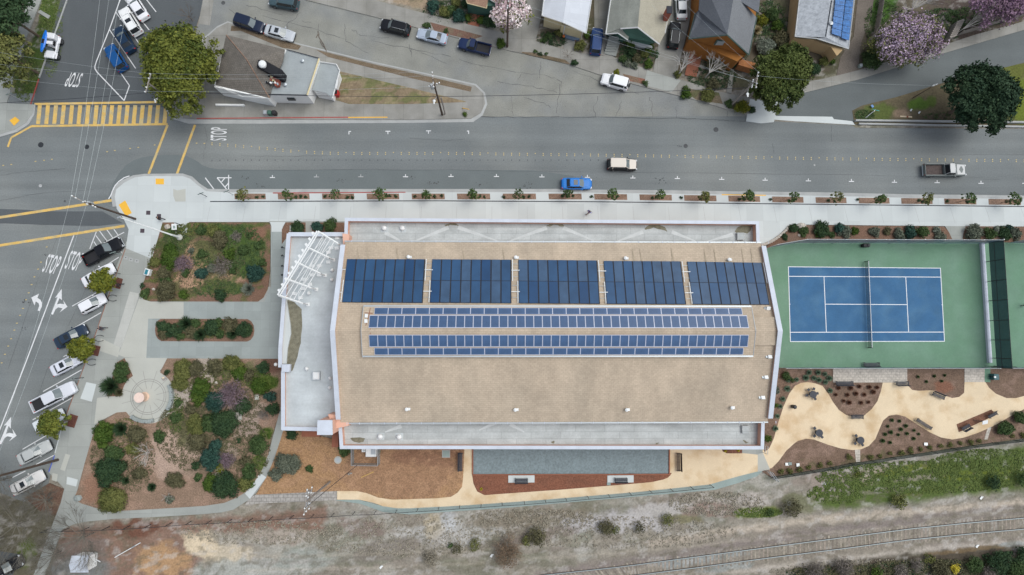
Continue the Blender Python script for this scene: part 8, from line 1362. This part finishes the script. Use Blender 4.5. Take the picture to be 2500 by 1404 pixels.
for P in (P1_, P2_):
    b = MB()
    for a_, c_ in zip(P, P[1:]):
        d = (c_ - a_).normalized(); n_ = Vector((-d.y, d.x, 0)); 
        for w_, z0_, z1_, m_ in ((.22, -.06, .02, 'railside'), (.10, .02, .10, 'rail')): b.prism([tuple((a_ - n_ * w_ / 2)[:2]), tuple((c_ - n_ * w_ / 2)[:2]), tuple((c_ + n_ * w_ / 2)[:2]), tuple((a_ + n_ * w_ / 2)[:2])], z0_, z1_, M[m_])
    b.build('rail', tr, own=to)
cum = 0; n_t = 0; extra_t = MB(); TM = [M['tie'], mat('pale_sleeper', (.30, .265, .215), 1, .3, .5, .2, 5), mat('dark_sleeper', (.19, .165, .135), 1, .3, .5, .2, 5), mat('dusty_sleeper', (.28, .24, .20), 1, .3, .5, .2, 5), mat('dusty_sleeper', (.27, .23, .19), 1, .3, .5, .2, 5)]
for i in range(len(P1_) - 1):
    L_ = (P1_[i + 1] - P1_[i]).length; k = 0
    while cum < L_:
        t_ = cum / L_; a_, c_ = lerp(P1_[i], P1_[i + 1], t_), lerp(P2_[i], P2_[i + 1], t_); d = (a_ - c_); m_ = (a_ + c_) / 2; px_, _ = PX(np.array([m_.x]), np.array([m_.y]))
        if 1290 < px_[0] < 2520:
            mm_ = random.choice(TM); ag = math.atan2(d.y, d.x) - math.pi / 2 + random.uniform(-.03, .03); dm = (.23, random.uniform(2.1, 2.8), .07); one = px_[0] > 1620 and n_t < 98
            b = MB() if one else extra_t; b.box((m_.x, m_.y, -.078 + random.uniform(-.006, .008)), dm, mm_, rz=ag)
            if one: b.build('sleeper', tr, own=to); n_t += 1
        cum += .62
    cum -= L_
eo = extra_t.build('sleepers', tr, own=to); eo['kind'] = 'stuff'
# ---- people
SKIN = plain('skin', (.42, .24, .17), .6); 
def skel(name, pts, edges, rad, m, parent, sub=2, root=0):
    me = bpy.data.meshes.new(name); me.from_pydata(pts, edges, []); o = bpy.data.objects.new(name, me); COL.objects.link(o); o.parent = parent
    bm_ = bmesh.new(); bm_.from_mesh(me); ly = bm_.verts.layers.skin.verify(); bm_.verts.ensure_lookup_table()
    for v, r_ in zip(bm_.verts, rad): v[ly].radius = (r_, r_) if not isinstance(r_, tuple) else r_
    bm_.verts[root][ly].use_root = True; bm_.to_mesh(me); bm_.free(); me.materials.append(m)
    o.modifiers.new('skin', 'SKIN').use_smooth_shade = True; s = o.modifiers.new('sub', 'SUBSURF'); s.levels = s.render_levels = sub; return o
def person(px, py, face, top, legs, label, stride=.3, arm=.2, h=1.72, bag=None, hairc=(.03, .02, .015), raise_arm=None):
    q = U(px, py, .15); a0 = U(px + math.cos(R(face)) * 10, py - math.sin(R(face)) * 10, .15); t = empty('person', (q.x, q.y, .15), label, 'person', 'people outdoors', math.atan2(a0.y - q.y, a0.x - q.x)); s = h / 1.72
    hipz, kz, az = .90 * s, .49 * s, .08 * s; S1 = stride; P = [(0, 0, .96 * s), (0, 0, 1.18 * s), (.01, 0, 1.38 * s), (.02, 0, 1.48 * s)]; Rr = [(.13, .16), (.12, .15), (.12, .17), .055]; E = [(0, 1), (1, 2), (2, 3)]
    def add(p, r_, e): P.append(p); Rr.append(r_); E.append((e, len(P) - 1)); return len(P) - 1
    hd = add((.03, 0, 1.58 * s), .085, 3); add((.04, 0, 1.68 * s), .08, hd); LG = {}
    for sd_, ph in ((1, 1), (-1, -1)):
        hp = add((0, sd_ * .09, hipz), .085, 0); kn = add((ph * S1 * .55 + .04, sd_ * .10, kz), .06, hp); an_ = add((ph * S1 * .9 - (.08 if ph < 0 else 0), sd_ * .10, az + (.05 if ph < 0 else 0)), .042, kn); add((ph * S1 * .9 + .16, sd_ * .115, .035), .035, an_); LG[sd_] = (hp, kn, an_)
    AR = {}
    for sd_, ph in ((1, -1), (-1, 1)):
        up = raise_arm == sd_; sh = add((0, sd_ * .19, 1.38 * s), .055, 2); el = add((ph * arm * .6 if not up else .2, sd_ * (.25 if not up else .3), 1.12 * s if not up else 1.45 * s), .042, sh); wr = add((ph * arm * 1.2 + .08 if not up else .42, sd_ * (.27 if not up else .42), .90 * s if not up else 1.6 * s), .03, el); pm_ = add((P[wr][0] + .03, P[wr][1], P[wr][2] - .07 if not up else P[wr][2] + .05), .03, wr); AR[sd_] = (sh, el, wr)
        for f_ in range(4): a = P[pm_]; f1 = add((a[0] + .015 - f_ * .012 + .02, a[1] + (f_ - 1.5) * .02, a[2] - (.045 if not up else -.03)), .009, pm_); add((a[0] + .03, a[1] + (f_ - 1.5) * .021, a[2] - (.075 - abs(f_ - 1.3) * .006 if not up else -.05)), .0075, f1)
        a = P[pm_]; add((a[0] + .05, a[1] - sd_ * .03, a[2] + .01), .010, pm_)
    skel('body', P, E, Rr, SKIN, t, 1)
    # face
    b = MB(); hx, hz = .03, 1.60 * s
    b.box((hx + .10, 0, hz - .01), (.035, .022, .04), SKIN, taper=.5); [b.lathe((hx + .085, sy * .032, hz + .01), [(.004, 0), (.010, .006), (.004, .012)], M['white_steel'], 8) for sy in (1, -1)]; b.box((hx + .088, 0, hz - .05), (.012, .045, .012), plain('lips', (.35, .1, .09))); [b.box((hx, sy * .088, hz), (.03, .018, .05), SKIN, bev=.006) for sy in (1, -1)]; b.build('face', t)
    # clothes over the body
    c1 = plain('top_cloth', top, .9, var=.15); c2 = plain('trouser_cloth', legs, .9, var=.15); p2 = [P[0], P[1], P[2], (.015, 0, 1.43 * s)]; r2_ = [(.15, .18), (.14, .175), (.145, .19), .07]; e2 = [(0, 1), (1, 2), (2, 3)]
    for sd_ in (1, -1):
        b0 = len(p2); p2 += [P[i] for i in AR[sd_][:2]] + [tuple(np.array(P[AR[sd_][1]]) * .15 + np.array(P[AR[sd_][2]]) * .85)]; r2_ += [.075, .058, .045]; e2 += [(2, b0), (b0, b0 + 1), (b0 + 1, b0 + 2)]
    skel('shirt', p2, e2, r2_, c1, t, 1)
    p3 = [P[0]]; r3 = [(.145, .175)]; e3 = []
    for sd_ in (1, -1): b0 = len(p3); p3 += [P[i] for i in LG[sd_]]; r3 += [.105, .078, .062]; e3 += [(0, b0), (b0, b0 + 1), (b0 + 1, b0 + 2)]
    skel('trousers', p3, e3, r3, c2, t, 1)
    for sd_ in (1, -1): an_ = P[LG[sd_][2]]; b = MB(); b.box((an_[0] + .07, an_[1], an_[2] - .035), (.27, .1, .1), M['black'], bev=.03); b.build('shoe', t)
    b = MB(); n_ = 14; b.lathe((hx - .015, 0, hz - .05), [(.096, 0), (.104, .06), (.098, .12), (.07, .165), (.02, .18)], plain('hair', hairc, .8), n_); b.build('hair', t)
    if bag: b = MB(); b.box((-.2, 0, 1.18 * s), (.18, .3, .42), plain('bag', bag, .8), bev=.05); tag(b.build('backpack', t))
    return t
person(398, 536, 165, (.03, .025, .03), (.04, .035, .04), 'person in dark clothes crossing the pale pavement corner by the square hatches', stride=.32, bag=(.03, .02, .02)); person(1436, 521, 20, (.16, .18, .42), (.30, .20, .17), 'person in a lavender top walking along the white pavement above the hall', stride=.42, arm=.3)
person(298, 697, 200, (.02, .018, .022), (.02, .02, .025), 'person in black walking beside the topmost kerb tree', stride=.36); person(257, 802, 0, (.05, .05, .065), (.03, .03, .04), 'person in dark clothes with a white bag near the middle bike rack', stride=.25, bag=(.6, .6, .6)); person(2499, 745, 180, (.05, .03, .05), (.02, .02, .03), 'person on the second court, cut by the right edge', stride=.3)
